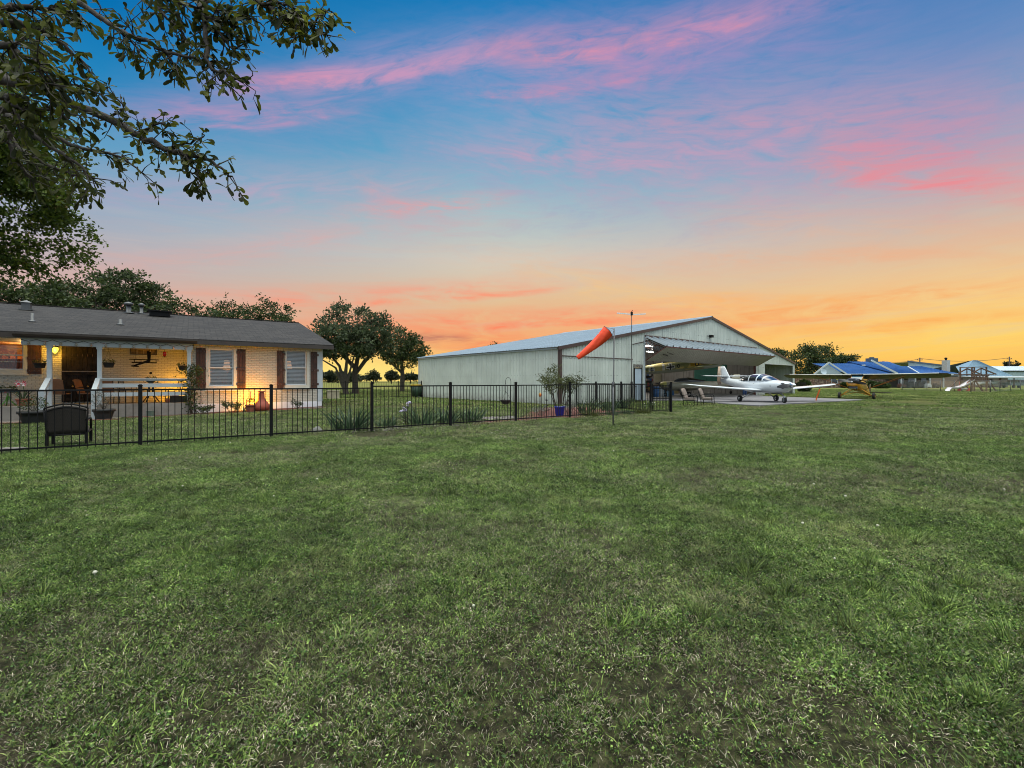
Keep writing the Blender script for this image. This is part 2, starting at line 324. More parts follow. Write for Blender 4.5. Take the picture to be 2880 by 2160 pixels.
def npmesh(name, V, Fq, m, parent=None, smooth=False, mi=None):
    """mesh from numpy arrays; all faces have the same number of corners"""
    me = bpy.data.meshes.new(name); nv = len(V); nf, k = Fq.shape
    me.vertices.add(nv); me.vertices.foreach_set('co', V.astype(np.float32).ravel())
    me.loops.add(nf*k); me.loops.foreach_set('vertex_index', Fq.astype(np.int32).ravel())
    me.polygons.add(nf); me.polygons.foreach_set('loop_start', np.arange(nf, dtype=np.int32)*k); me.polygons.foreach_set('loop_total', np.full(nf, k, dtype=np.int32))
    for x in (m if isinstance(m, (list, tuple)) else [m]): me.materials.append(x)
    if mi is not None: me.polygons.foreach_set('material_index', mi.astype(np.int32))
    me.update(calc_edges=True); me.validate()
    o = bpy.data.objects.new(name, me); COL.objects.link(o)
    if parent is not None: o.parent = parent
    return o
# ================= GROUND =================
def axis(lo, hi, d0, d1, step, g=1.22):
    a = list(np.arange(d0, d1+1e-6, step)); s = step; x = d0
    pre = []
    while x > lo: s *= g; x -= s; pre.append(x)
    s = step; x = d1; post = []
    while x < hi: s *= g; x += s; post.append(x)
    return pre[::-1]+a+post
gx = axis(-4000, 4000, -40, 60, 1.0); gy = axis(-400, 5000, -4, 70, 1.0)
mb = MB(); mb.grid([[(x, y, gz(x, y)) for x in gx] for y in gy])
def ground_mat():
    m = bpy.data.materials.new('lawn_soil'); m.use_nodes = True; t = NT(m.node_tree); b = m.node_tree.nodes['Principled BSDF']
    g = t.n('ShaderNodeNewGeometry'); P = g.outputs['Position']
    big = t.noise(P, 0.12, 5, 0.6); medn = t.noise(P, 1.1, 5, 0.65); fine = t.noise(P, 14, 5, 0.7); vf = t.noise(P, 70, 3, 0.7)
    c = t.ramp(fine, [(0.30, (0.008, 0.007, 0.005)), (0.45, (0.026, 0.026, 0.014)), (0.58, (0.060, 0.062, 0.028)), (0.75, (0.16, 0.15, 0.085))])
    soil = t.ramp(vf, [(0.3, (0.012, 0.009, 0.007)), (0.5, (0.045, 0.036, 0.026)), (0.72, (0.17, 0.14, 0.10))])
    c = t.mix(t.m('MULTIPLY', t.rng(medn, 0.46, 0.62), t.rng(big, 0.35, 0.65, 0.25, 0.9)), c, soil)
    c = t.mix(t.rng(vf, 0.62, 0.75, 0, 0.5), c, (0.22, 0.22, 0.12, 1))
    sp = t.n('ShaderNodeSeparateXYZ'); t.put(sp.inputs[0], P)
    far = t.ramp(t.noise(P, 0.35, 6, 0.7), [(0.3, (0.085, 0.115, 0.022)), (0.5, (0.15, 0.17, 0.04)), (0.7, (0.22, 0.22, 0.075))])
    c = t.mix(t.rng(sp.outputs[1], 16, 45, 0, 0.85), c, far)
    t.put(b.inputs['Base Color'], c); b.inputs['Roughness'].default_value = 0.95; b.inputs['Specular IOR Level'].default_value = 0.1
    bn = t.n('ShaderNodeBump'); bn.inputs['Strength'].default_value = 1.0; bn.inputs['Distance'].default_value = 0.03
    t.put(bn.inputs['Height'], t.m('ADD', fine, t.m('MULTIPLY', vf, 0.5))); t.put(b.inputs['Normal'], bn.outputs[0]); return m
tag(mb.build('ground', ground_mat()), kind='structure')
# concrete apron in front of the hangar
APRON = [(9.0, 31.9), (11.8, 31.5), (12.5, 28.2), (12.85, 26.4), (13.5, 24.9), (16.4, 26.9), (25.3, 32.6), (23.7, 37.3), (22.7, 41.0), (23.4, 43.8)]
conc = mat('concrete', (0.17, 0.165, 0.175), 0.85, 0.18, 1.2, bump=0.4, bscale=40, second=(0.14, 0.135, 0.135), sfac=(0.5, 0.75), sscale=0.6)
mb = MB(); mb.prism([(x, y, -0.05) for x, y in APRON], (0, 0, 0.11)); tag(mb.build('concrete_apron', conc), kind='structure')
def patch(name, pts, h, m, jitter=0.08, z=0.012):
    """an irregular low bed following the lawn"""
    out = []
    n = len(pts)
    for i in range(n):
        a, b = Vector(pts[i]), Vector(pts[(i+1) % n]); k = max(1, int((b-a).length/0.3))
        for j in range(k):
            p = a.lerp(b, j/k); out.append((p.x+random.uniform(-jitter, jitter), p.y+random.uniform(-jitter, jitter)))
    mb = MB(); c = Vector((sum(p[0] for p in out)/len(out), sum(p[1] for p in out)/len(out)))
    mb.add([(x, y, gz(x, y)+z+h*0.2) for x, y in out]+[(x, y, gz(x, y)-0.03) for x, y in out], [tuple(range(len(out)))]+[(i, (i+1) % len(out), len(out)+(i+1) % len(out), len(out)+i) for i in range(len(out))])
    o = mb.build(name, m)
    bm = __import__('bmesh').new(); bm.from_mesh(o.data); bm.normal_update()
    for f in bm.faces:
        if len(f.verts) > 4 and f.normal.z < 0: f.normal_flip()
    bm.to_mesh(o.data); bm.free()
    return tag(o, kind='structure')
mulch = mat('red_mulch', (0.085, 0.026, 0.018), 0.95, 0.4, 30, bump=1.0, bscale=90, second=(0.17, 0.06, 0.04), sscale=40, sfac=(0.45, 0.6))
rockm = mat('pale_rock', (0.20, 0.185, 0.17), 0.9, 0.4, 4, bump=0.8, bscale=12, second=(0.09, 0.08, 0.07), sscale=6)
# ================= HOUSE =================
HR = Vector((-9.14, 21.85, 0)); HA = R(35); UH = Vector((math.cos(HA), math.sin(HA), 0)); VH = Vector((-math.sin(HA), math.cos(HA), 0))
HM = Matrix.Translation(HR) @ Matrix.Rotation(HA, 4, 'Z')
def hx(px, d=0.0):
    k = (px-1440)/F; B = HR+VH*d; return -((B.x-k*B.y)/(UH.x-k*UH.y))
def hY(px, d=0.0): return (HM @ Vector((hx(px, d), d, 0))).y
def hz(px, py, d=0.0): return H0-(py-HZ)/F*hY(px, d)
brick = pattern_mat('painted_brick', (0, 2), (0.50, 0.49, 0.43), (0.60, 0.58, 0.51), (0.36, 0.34, 0.29), 0.21, 0.077, 0.012, 0.7, 1.0, noisy=0.22)
brick_side = pattern_mat('painted_brick_side', (1, 2), (0.56, 0.55, 0.49), (0.62, 0.61, 0.55), (0.46, 0.45, 0.40), 0.21, 0.077, 0.008, 0.7, 0.9, noisy=0.12)
shingle = pattern_mat('dark_shingles', (0, 1), (0.010, 0.009, 0.010), (0.052, 0.046, 0.043), (0.004, 0.004, 0.004), 0.42, 0.22, 0.022, 0.95, 1.0, noisy=0.6)
white = mat('white_paint', (0.50, 0.55, 0.58), 0.5, 0.06, 3, bump=0.15, bscale=25)
foundm = mat('white_foundation', (0.74, 0.76, 0.82), 0.7, 0.07, 3, bump=0.4, bscale=30)
browntrim = mat('dark_brown_trim', (0.055, 0.042, 0.036), 0.5, 0.15, 3)
shutm = mat('dark_shutter_wood', (0.050, 0.022, 0.015), 0.6, 0.35, 5, bump=0.5, bscale=35, second=(0.09, 0.035, 0.02), sscale=4)
doorm = mat('black_plank_wood', (0.014, 0.011, 0.010), 0.8, 0.5, 6, bump=0.8, bscale=30, spec=.2, second=(0.032, 0.023, 0.019), sscale=5)
porchm = mat('porch_concrete', (0.30, 0.27, 0.24), 0.85, 0.15, 2, bump=0.4, bscale=30, second=(0.20, 0.17, 0.14), sscale=1.5, sfac=(0.5, 0.7))
metal = mat('galvanised_metal', (0.13, 0.135, 0.14), 0.5, 0.2, 4, metal=0.5)
blackm = mat('black_metal', (0.008, 0.008, 0.009), 0.55, 0.2, 5, spec=0.18)
glass = glass_mat('window_glass')
def wall_holes(mb, x0, x1, z0, z1, holes, y, th=0.2):
    xs = sorted({x0, x1, *[h[0] for h in holes], *[h[1] for h in holes]}); zs = sorted({z0, z1, *[h[2] for h in holes], *[h[3] for h in holes]})
    for i in range(len(xs)-1):
        for j in range(len(zs)-1):
            a, b, c, d = xs[i], xs[i+1], zs[j], zs[j+1]; mx, mz = (a+b)/2, (c+d)/2
            if any(h[0] < mx < h[1] and h[2] < mz < h[3] for h in holes): continue
            mb.add([(a, y, c), (b, y, c), (b, y, d), (a, y, d)], [(0, 1, 2, 3)])
            mb.add([(a, y+th, c), (b, y+th, c), (b, y+th, d), (a, y+th, d)], [(3, 2, 1, 0)])
    for a, b, c, d in holes:
        for p, q in (((a, c), (a, d)), ((b, d), (b, c)), ((b, c), (a, c)), ((a, d), (b, d))):
            mb.add([(p[0], y, p[1]), (q[0], y, q[1]), (q[0], y+th, q[1]), (p[0], y+th, p[1])], [(0, 1, 2, 3)])
    return mb
house = thing('brick_house', 'long low white painted brick house with dark shingle roof and covered porch on the left', 'house', HR, HA)
GW1 = (hx(588), hx(657), hz(620, 1086), hz(620, 982)); GW2 = (hx(805), hx(862), hz(833, 1083), hz(833, 985))
GW3 = (hx(-32, 2), hx(66, 2), hz(40, 1040, 2), hz(40, 957, 2))
GW4 = (hx(366, 2), hx(442, 2), hz(404, 998, 2), hz(404, 967, 2))
DR = (hx(174, 2), hx(275, 2), 0.55, hz(224, 960, 2))
XP = hx(538)                      # where the porch ends against the front wall
mb = MB(); wall_holes(mb, XP, 0, 0.42, 2.95, [GW1, GW2], 0)
wall_holes(mb, -20, XP, 0.42, 2.95, [GW3, GW4, DR], 2.0)
mb.add([(XP, 0, .42), (XP, 2, .42), (XP, 2, 2.95), (XP, 0, 2.95)], [(3, 2, 1, 0)])
mb.build('front_wall', brick, house)
mb = MB(); mb.add([(0, 0, .42), (0, 16, .42), (0, 16, 2.95), (0, 8, 4.85), (0, 0, 2.95)], [(0, 1, 2, 3, 4)])
mb.add([(-20, 2, .42), (-20, 16, .42), (-20, 16, 2.95), (-20, 8, 4.85), (-20, 0, 2.95), (-20, 0, 2.9), (-20, 2, 2.9)], [(0, 1, 2, 3, 4, 5, 6)])
mb.add([(0, 16, .42), (-20, 16, .42), (-20, 16, 2.95), (0, 16, 2.95)], [(0, 1, 2, 3)])
mb.build('side_wall', brick_side, house)
mb = MB(); mb.box((XP+.02, -0.03, -0.2), (0.03, 15.97, 0.42)); mb.build('foundation', foundm, house)
mb = MB(); mb.box((-0.20, -0.04, 0.42), (0.04, 0.30, 2.93)); mb.build('corner_board', white, house)
mb = MB()
for x in np.arange(XP+0.1, 0.0, 0.21): mb.box((x, -0.06, 2.78), (x+0.19, 0.02, 2.95))
mb.build('soldier_course', brick, house)
# roof
EV = -0.50; RZ0, RZ1 = 3.10, 5.03
mb = MB()
def slope(y): return RZ0+(RZ1-RZ0)*(y-EV)/(8-EV)
ex, lx = 0.45, -20.4
mb.grid([[(lx+(ex-lx)*i/40, EV+(8-EV)*j/12, slope(EV+(8-EV)*j/12)) for i in range(41)] for j in range(13)], False)
mb.add([(ex, 8, RZ1), (lx, 8, RZ1), (lx, 16.5, RZ0), (ex, 16.5, RZ0)], [(0, 1, 2, 3)])
mb.add([(ex, EV, RZ0), (ex, 8, RZ1), (ex, 16.5, RZ0), (ex, 16.5, RZ0-.04), (ex, 8, RZ1-.04), (ex, EV, RZ0-.04)], [(0, 1, 4, 5), (1, 2, 3, 4)])
mb.add([(lx, EV, RZ0-.04), (ex, EV, RZ0-.04), (ex, EV, RZ0), (lx, EV, RZ0)], [(0, 1, 2, 3)])
roof = mb.build('roof', shingle, house)
mb = MB()
for i in range(66): 
    x = lx+i*0.315; mb.box((x, 7.86, RZ1-.01), (x+0.30, 8.14, RZ1+.025+0.01*(i % 2)))
mb.build('ridge_cap', shingle, roof)
mb = MB(); mb.box((lx, EV, RZ0-.21), (ex, EV+.03, RZ0-.042)); mb.box((ex-.03, EV+.03, RZ0-.21), (ex, EV+.5, RZ0-.042))
for sgn, y0, y1 in ((1, EV, 8), (-1, 16.5, 8)):
    mb.add([(ex, y0, RZ0-.21), (ex, y0, RZ0-.045), (ex, y1, RZ1-.045), (ex, y1, RZ1-.21), (ex-.03, y0, RZ0-.21), (ex-.03, y0, RZ0-.045), (ex-.03, y1, RZ1-.045), (ex-.03, y1, RZ1-.21)], [(0, 1, 2, 3), (7, 6, 5, 4), (0, 3, 7, 4)])
mb.build('fascia', browntrim, house)
mb = MB(); mb.box((lx, EV+.03, 2.92), (ex-.03, 0.0, 2.945)); mb.box((lx, 0, 2.9), (XP, 2.0, 2.925)); mb.build('soffit', white, house)
mb = MB(); gpr = [(-.13, -.0), (-.13, -.06), (-.09, -.13), (-.0, -.13), (0, -.12), (-.08, -.12), (-.115, -.055), (-.115, 0)]
mb.prism([(hx(50), EV-.002+a, RZ0-.03+b) for a, b in gpr], (XP+.2-hx(50), 0, 0)); mb.build('gutter', browntrim, house)
mb = MB(); mb.box((hx(66), -.28, 2.66), (hx(542), -.12, 2.92)); mb.build('porch_beam', white, house)
for px in (139.5, 280.5, 532):
    mb = MB(); x = hx(px, -.2); mb.box((x-.065, -.27, 0.5), (x+.065, -.13, 2.66)); mb.box((x-.085, -.29, 2.58), (x+.085, -.11, 2.655)); mb.build('porch_post', white, house)
x2, x3 = hx(280.5, -.2)+.07, hx(532, -.2)-.07
mb = MB()
mb.box((x2-.16, -.31, 1.45), (x3+.1, -.13, 1.49)); mb.box((x2, -.22, 1.39), (x3, -.18, 1.449))
mb.box((x2, -.26, 1.14), (x3, -.22, 1.29)); mb.box((x2, -.26, .80), (x3, -.22, .95)); mb.build('porch_railing', white, house)
for xc in (hx(139.5, -.2)-.02, hx(280.5, -.2)-.04):
    mb = MB(); yn = -1.15
    mb.prism([(xc-.07, -.27, 1.50), (xc-.07, -.27, 1.36), (xc-.07, yn-.06, .92), (xc-.07, yn-.06, 1.04)], (.14, 0, 0))
    mb.prism([(xc-.02, -.27, 1.15), (xc-.02, -.27, 1.02), (xc-.02, yn, .55), (xc-.02, yn, .70)], (.04, 0, 0))
    mb.box((xc-.065, yn-.065, 0), (xc+.065, yn+.065, .93)); mb.build('stair_railing', white, house)
mb = MB(); mb.box((-20.2, -.33, -.1), (XP+.01, 2.0, .5)); mb.build('porch_slab', porchm, house)
mb = MB(); xa, xb = hx(150, -.5), hx(262, -.5)
mb.box((xa, -1.0, -.1), (xb, -.332, .165)); mb.box((xa, -.66, .166), (xb, -.333, .33)); mb.build('porch_steps', porchm, house)
# windows
wtrim = mat('window_trim_paint', (0.60, 0.585, 0.53), 0.6, 0.08, 3, bump=0.2, bscale=40)
vinyl = mat('white_vinyl', (0.72, 0.74, 0.76), 0.35, 0.05, 2)
blindm = mat('white_blind_slats', (0.82, 0.84, 0.86), 0.5, 0.06, 4)
darkroom = mat('dark_room', (0.05, 0.045, 0.04), 0.9, 0.2, 1)
roomm = mat('warm_room_wall', (0.55, 0.36, 0.20), 0.8, 0.25, 2, second=(0.30, 0.12, 0.05), sscale=3.5, sfac=(0.48, 0.55))
def window(g, y, blinds=True, trimw=0.13):
    a, b, c, d = g; zm = (c+d)/2
    mb = MB(); t_ = trimw
    mb.box((a-t_, y-.035, c-.16), (b+t_, y-.002, c)); mb.box((a-t_, y-.035, d), (b+t_, y-.002, d+t_)); mb.box((a-t_, y-.035, c+.001), (a, y-.002, d-.001)); mb.box((b, y-.035, c+.001), (b+t_, y-.002, d-.001))
    w = mb.build('window', wtrim, house)
    mb = MB(); e = .045
    for z0, z1, yy in ((c, zm+.02, y+.10), (zm-.02, d, y+.055)):
        mb.box((a, yy, z0), (b, yy+.04, z0+e)); mb.box((a, yy, z1-e), (b, yy+.04, z1)); mb.box((a, yy, z0+e), (a+e, yy+.04, z1-e)); mb.box((b-e, yy, z0+e), (b, yy+.04, z1-e))
    mb.build('sash', vinyl, w)
    mb = MB(); mb.box((a+e, y+.075, zm+.02), (b-e, y+.079, d-e)); mb.box((a+e, y+.12, c+e), (b-e, y+.124, zm-.02)); mb.build('pane', glass, w)
    mb = MB(); mb.box((a-.02-t_, y-.075, c-.21), (b+.02+t_, y-.001, c-.162)); mb.build('sill', wtrim, w)
    if blinds:
        mb = MB(); z = c+.05
        while z < d-.04:
            mb.add([(a+.02, y+.135, z), (b-.02, y+.135, z), (b-.02, y+.155, z+.042), (a+.02, y+.155, z+.042)], [(0, 1, 2, 3)])
            mb.add([(a+.02, y+.135, z-.002), (b-.02, y+.135, z-.002), (b-.02, y+.155, z+.040), (a+.02, y+.155, z+.040)], [(3, 2, 1, 0)]); z += .062
        mb.build('blind', blindm, w)
    return w
window(GW1, 0); window(GW2, 0)
w3 = window(GW3, 2.0, False)
mb = MB(); a, b, c, d = GW3
for z in (c+(d-c)*.27, c+(d-c)*.73): mb = MB(); mb.box((a+.045, 2.07, z-.008), (b-.045, 2.09, z+.008)); mb.build('glazing_bar', vinyl, w3)
a, b, c, d = GW4; mb = MB(); fr = mat('bronze_frame', (.06, .05, .04), .5)
mb.box((a, 1.98, c), (b, 2.03, c+.03)); mb.box((a, 1.98, d-.03), (b, 2.03, d)); mb.box((a, 1.98, c+.03), (a+.03, 2.03, d-.03)); mb.box((b-.03, 1.98, c+.03), (b, 2.03, d-.03))
wv4 = mb.build('high_window', fr, house)
mb = MB(); gold = mat('gold_glazing_bar', (.5, .38, .16), .5)
for i in (1, 2, 3): mb.box((a+(b-a)*i/4-.01, 1.99, c+.03), (a+(b-a)*i/4+.01, 2.005, d-.03))
for i in range(4): mb.box((a+(b-a)*i/4+.03, 1.99, (c+d)/2-.01), (a+(b-a)*(i+1)/4-.03, 2.005, (c+d)/2+.01))
mb.build('glazing_bar', gold, wv4)
mb = MB(); mb.box((a+.03, 2.02, c+.03), (b-.03, 2.025, d-.03)); mb.build('pane', mat('amber_obscure_glass', (.24, .16, .06), .2, .5, 9, bump=.5, bscale=30), wv4)
# rooms behind the glass
mb = MB()
for (x0, x1, y0, y1) in ((XP+.1, -.1, .25, 4.0), (GW4[0]-1, GW4[1]+1, 2.3, 5)):
    mb.add([(x0, y0, .45), (x1, y0, .45), (x1, y1, .45), (x0, y1, .45), (x0, y0, 2.9), (x1, y0, 2.9), (x1, y1, 2.9), (x0, y1, 2.9)], [(0, 1, 2, 3), (7, 6, 5, 4), (1, 5, 6, 2), (2, 6, 7, 3), (3, 7, 4, 0)])
mb.build('bedroom_interior', mat('room_paint', (.30, .27, .23), .8), house)
mb = MB(); x0, x1, y0, y1 = -14, GW3[1]+.6, 2.22, 5.0
mb.add([(x0, y0, .45), (x1, y0, .45), (x1, y1, .45), (x0, y1, .45), (x0, y0, 2.9), (x1, y0, 2.9), (x1, y1, 2.9), (x0, y1, 2.9)], [(0, 1, 2, 3), (7, 6, 5, 4), (1, 5, 6, 2), (2, 6, 7, 3), (3, 7, 4, 0)])
kit = mb.build('kitchen_interior', roomm, house)
mb = MB()
for z in (1.55, 1.95, 2.3): 
    mb.box((x0+.1, 4.6, z), (x1-.1, 4.95, z+.03))
    xx = x0+.2
    while xx < x1-.3:
        h = random.uniform(.08, .28); w_ = random.uniform(.05, .16); mb.box((xx, 4.65, z+.031), (xx+w_, 4.8, z+.03+h)); xx += w_+random.uniform(.02, .12)
mb.build('shelf', mat('shelf_wood', (.35, .13, .04), .5, .4, 8), kit)
mb = MB(); G = []
for i in range(30):
    x = GW3[0]+.05+(GW3[1]-GW3[0]-.1)*i/29; G.append([(x, 2.3+.03*math.sin(i*1.9), GW3[2]+.02), (x, 2.3+.03*math.sin(i*1.9+.5), GW3[2]+.42)])
mb.grid(G); mb.build('cafe_curtain', mat('rust_curtain', (.30, .10, .06), .9, .3, 8), kit)
def lamp(name, loc, power, color, radius=0.05, parent=None, spot=None):
    l = bpy.data.lights.new(name, 'SPOT' if spot else 'POINT'); l.energy = power; l.color = color; l.shadow_soft_size = radius
    o = bpy.data.objects.new(name, l); COL.objects.link(o); o.location = loc
    if spot: l.spot_size = R(spot[0]); l.spot_blend = 1.0; o.rotation_euler = Vector(spot[1]).to_track_quat('-Z', 'Y').to_euler()
    if parent: o.parent = parent
    return o
lamp('kitchen_bulb', ((GW3[0]+GW3[1])/2+.2, 3.3, 2.55), 60, (1, .55, .18), .08, house)
# shutters: three planks, three battens, nail heads
def shutter(pxa, pxb, pya, pyb, d=0.0, pxm=None):
    a, b = hx(pxa, d-.03), hx(pxb, d-.03); pm = (pxa+pxb)/2; z1, z0 = hz(pm, pya, d), hz(pm, pyb, d)
    mb = MB(); w = (b-a)/3
    for i in range(3): mb.box((a+w*i+.004, d-.035, z0), (a+w*(i+1)-.004, d-.008, z1), bev=.004)
    s = mb.build('shutter', shutm, house)
    H = z1-z0
    for z in (z0+H*.10, z0+H*.46, z0+H*.86):
        mb = MB(); mb.box((a+.005, d-.055, z-.05), (b-.005, d-.036, z+.05)); mb.build('batten', shutm, s)
        for i in range(3): mb = MB(); mb.box((a+w*(i+.5)-.012, d-.062, z-.012), (a+w*(i+.5)+.012, d-.056, z+.012)); mb.build('bolt_head', metal, s)
shutter(551, 580, 971, 1091); shutter(664.5, 691, 975.5, 1092); shutter(778.6, 803, 980.5, 1092); shutter(874, 896.5, 984, 1091)
shutter(76, 117, 956, 1052, 2.0)
# barn style double door on the porch
a, b, c, d = DR; zm = c+(d-c)*.5
mb = MB(); n = 7; w = (b-a)/n
for i in range(n):
    mb.box((a+w*i+.003, 1.93, c), (a+w*(i+1)-.003, 1.97, zm-.02), bev=.004); mb.box((a+w*i+.003, 1.93, zm+.02), (a+w*(i+1)-.003, 1.97, d), bev=.004)
dr = mb.build('door', doorm, house)
mb = MB(); mb.box((a+.03, 1.89, zm-.14), (b-.03, 1.929, zm-.03)); mb.box((a+.03, 1.89, c+.04), (b-.03, 1.929, c+.15)); mb.bar((a+.5, 1.91, c+.15), (b-.05, 1.91, zm-.15), .035, .11, up=(0, 0, 1)); mb.box((a+.03, 1.89, zm+.03), (b-.03, 1.929, zm+.12)); mb.build('brace', doorm, dr)
mb = MB(); mb.box((a, 1.87, zm-.018), (b, 1.99, zm+.016)); mb.build('dutch_door_shelf', mat('worn_shelf', (.22, .18, .16), .6), dr)
for px in (205, 247): mb = MB(); mb.lathe([(0.001, 0), (.03, .005), (.035, .03), (.02, .05), (.001, .055)], 10, (hx(px, 1.9), 1.9, c+.62), Matrix.Rotation(R(90), 4, 'X')); mb.build('door_knob', mat('brass', (.5, .3, .12), .35, metal=.8), dr)
# roof furniture (each on the slope, children of the roof)
def roof_at(px, y):            # local point on the front slope seen at px
    x = hx(px, y); return Vector((x, y, slope(y)))
def vent_pipe(px, y, r, h, cap, rect=False):
    p = roof_at(px, y); mb = MB()
    mb.lathe([(r*2.6, -.01), (r*1.6, .05), (r, .06), (r, h)], 12, p)
    if cap: mb.lathe([(r*1.7, h-.02), (r*2.0, h+.05), (r*1.9, h+.10), (r*.4, h+.16)], 12, p)
    return mb.build('vent_pipe', metal, roof)
p = roof_at(75, 5.9); mb = MB(); mb.box((p.x-.22, p.y-.2, p.z-.02), (p.x+.22, p.y+.2, p.z+.03)); mb.box((p.x-.14, p.y-.14, p.z), (p.x+.14, p.y+.14, p.z+.32))
mb.add([(p.x-.2, p.y-.2, p.z+.32), (p.x+.2, p.y-.2, p.z+.32), (p.x+.2, p.y+.2, p.z+.32), (p.x-.2, p.y+.2, p.z+.32), (p.x, p.y, p.z+.44)], [(3, 2, 1, 0), (0, 1, 4), (1, 2, 4), (2, 3, 4), (3, 0, 4)]); mb.build('flue_box', metal, roof)
vent_pipe(91, 2.1, .05, .34, False); vent_pipe(339, 2.6, .06, .24, False)
vent_pipe(362, 7.3, .10, .42, True); vent_pipe(398, 7.4, .07, .40, True)
p = roof_at(450, 6.8); mb = MB(); mb.box((p.x-.42, p.y-.3, p.z-.02), (p.x+.42, p.y+.35, p.z+.22), bev=.04); mb.box((p.x-.5, p.y-.38, p.z+.22), (p.x+.5, p.y+.4, p.z+.27), bev=.05); mb.build('roof_turbine_vent', blackm, roof)
# string lights under the beam
mb = MB(); xs_ = np.linspace(hx(64), hx(545), 74); bp = []
pts = []
for i, x in enumerate(xs_):
    ph = (i % 6)/6; sag = -.07*math.sin(math.pi*ph) if True else 0; pts.append((x, -.33, 2.86+sag))
mb.tube(pts, .008, 5)
ob = mb.build('string_light_cord', blackm, house)
for i in range(3, 74, 6): mb = MB(); mb.lathe([(.001, -.14), (.03, -.12), (.04, -.08), (.02, -.03), (.015, 0)], 8, (xs_[i], -.33, 2.80)); mb.build('light_bulb', mat('clear_bulb', (.35, .33, .28), .15), ob)
# wall lantern
x = hx(155.5, 1.85); z = hz(155.5, 984, 1.85)
mb = MB(); mb.box((x-.05, 1.94, z-.02), (x+.05, 1.999, z+.22)); mb.tube([(x, 1.95, z+.16), (x, 1.85, z+.28), (x, 1.80, z+.24)], .012, 6)
mb.lathe([(.11, .12), (.12, .13), (.07, .19), (.02, .24), (.01, .28)], 12, (x, 1.80, z-.02)); wl = mb.build('wall_lantern', blackm, house)
mb = MB(); mb.lathe([(.03, -.14), (.085, -.06), (.10, .03), (.09, .10)], 14, (x, 1.80, z)); mb.build('lantern_globe', mat('lit_amber_glass', (.9, .6, .1), .3, emit=(1, .62, .05), estr=3.0), wl)
lamp('lantern_bulb', (x+.02, 1.62, z-.04), 24, (1, .50, .04), .07, house)
# table lamps seen through the blinds
shade = mat('lit_lampshade', (.8, .6, .4), .6, emit=(1, .55, .28), estr=.85)
for px, y, lb in ((638, .62, 'lit table lamp behind the blind of the window beside the chiminea'), (812, .62, 'lit table lamp behind the blind of the window nearest the house corner')):
    x = hx(px, y); zc = hz(px, 1026, y); t = thing('table_lamp', lb, 'lamp', HM @ Vector((x, y, 0)), HA)
    mb = MB(); mb.lathe([(.15, -.20), (.09, .20)], 18, (0, 0, zc), cap=False); mb.build('lamp_shade', shade, t)
    mb = MB(); mb.lathe([(.09, zc-.62), (.09, zc-.60), (.03, zc-.56), (.07, zc-.42), (.02, zc-.25), (.015, zc-.1)], 12); mb.build('lamp_base', metal, t)
    mb = MB(); mb.box((-.25, -.2, zc-.66), (.25, .3, zc-.62)); mb.box((-.2, -.15, .5), (.2, .25, zc-.66)); 
    o = mb.build('bedside_table', shutm); o.matrix_world = Matrix.Translation(HM @ Vector((x, y, 0))) @ Matrix.Rotation(HA, 4, 'Z'); tag(o, lb.replace('lit table lamp', 'bedside table under the lit lamp'), 'table')
    lamp('lamp_bulb', (0, .05, zc), 6, (1, .55, .22), .06, t)
# ================= FENCES =================
def fence(name, pts, label, tops=None, gate=None, postfirst=True, postlast=True, rail2=None, sp=0.115):
    """black metal fence: every panel and every post a part"""
    root = thing(name, label, 'fence', (pts[0][0], pts[0][1], 0)); o0 = Vector((pts[0][0], pts[0][1], 0))
    for i, p in enumerate(pts):
        if (i == 0 and not postfirst) or (i == len(pts)-1 and not postlast): continue
        g = gz(*p); q = Vector((p[0], p[1], g))-o0; h = (tops[min(i, len(tops)-1)] if tops else 1.22)+.08
        d = Vector(pts[min(i+1, len(pts)-1)])-Vector(pts[max(i-1, 0)]); M = Matrix.Translation(q) @ Matrix.Rotation(math.atan2(d.y, d.x), 4, 'Z')
        mb = MB(); w = .034; mb.box((-w, -w, -.1), (w, w, h), M); mb.box((-w-.006, -w-.006, h), (w+.006, w+.006, h+.02), M); mb.box((-w*.7, -w*.7, h+.02), (w*.7, w*.7, h+.035), M)
        mb.build('post', blackm, root)
    for i in range(len(pts)-1):
        a = Vector((*pts[i], gz(*pts[i])))-o0; b = Vector((*pts[i+1], gz(*pts[i+1])))-o0; t = (tops[i] if tops else 1.22)
        d = (b-a).normalized(); L = (b-a).length; mb = MB()
        for z, hh in ((t, .035), (t-.13, .0) if rail2 else (t, 0), (.10, .032)):
            if hh or rail2: mb.bar(a+Vector((0, 0, z))+d*.035, b+Vector((0, 0, z))-d*.035, .028, hh or .03)
        n = max(2, int(L/sp))
        for k in range(1, n):
            q = a+(b-a)*k/n; mb.bar(q+Vector((0, 0, .04)), q+Vector((0, 0, t-.012)), .014, .014, up=(d.x, d.y, 0))
        mb.build('picket_panel', blackm, root)
    return root
FP = [(-11.84, 6.72), (-9.84, 8.16), (-7.84, 9.60), (-5.84, 11.04), (-3.83, 12.44), (-1.88, 13.9), (.13, 15.45), (2.16, 17.0), (4.11, 18.45), (6.06, 19.9)]
fence('metal_fence', FP, 'long black metal picket fence crossing the front of the yard', tops=[1.20, 1.20, 1.20, 1.19, 1.24, 1.24, 1.24, 1.245, 1.245, 1.245])
fence('metal_fence', [(6.06, 19.9), (5.3, 22.1), (4.5, 24.4), (3.7, 26.2)], 'short black fence run going from the gate back to the hangar corner', tops=[1.25]*4, postfirst=False)
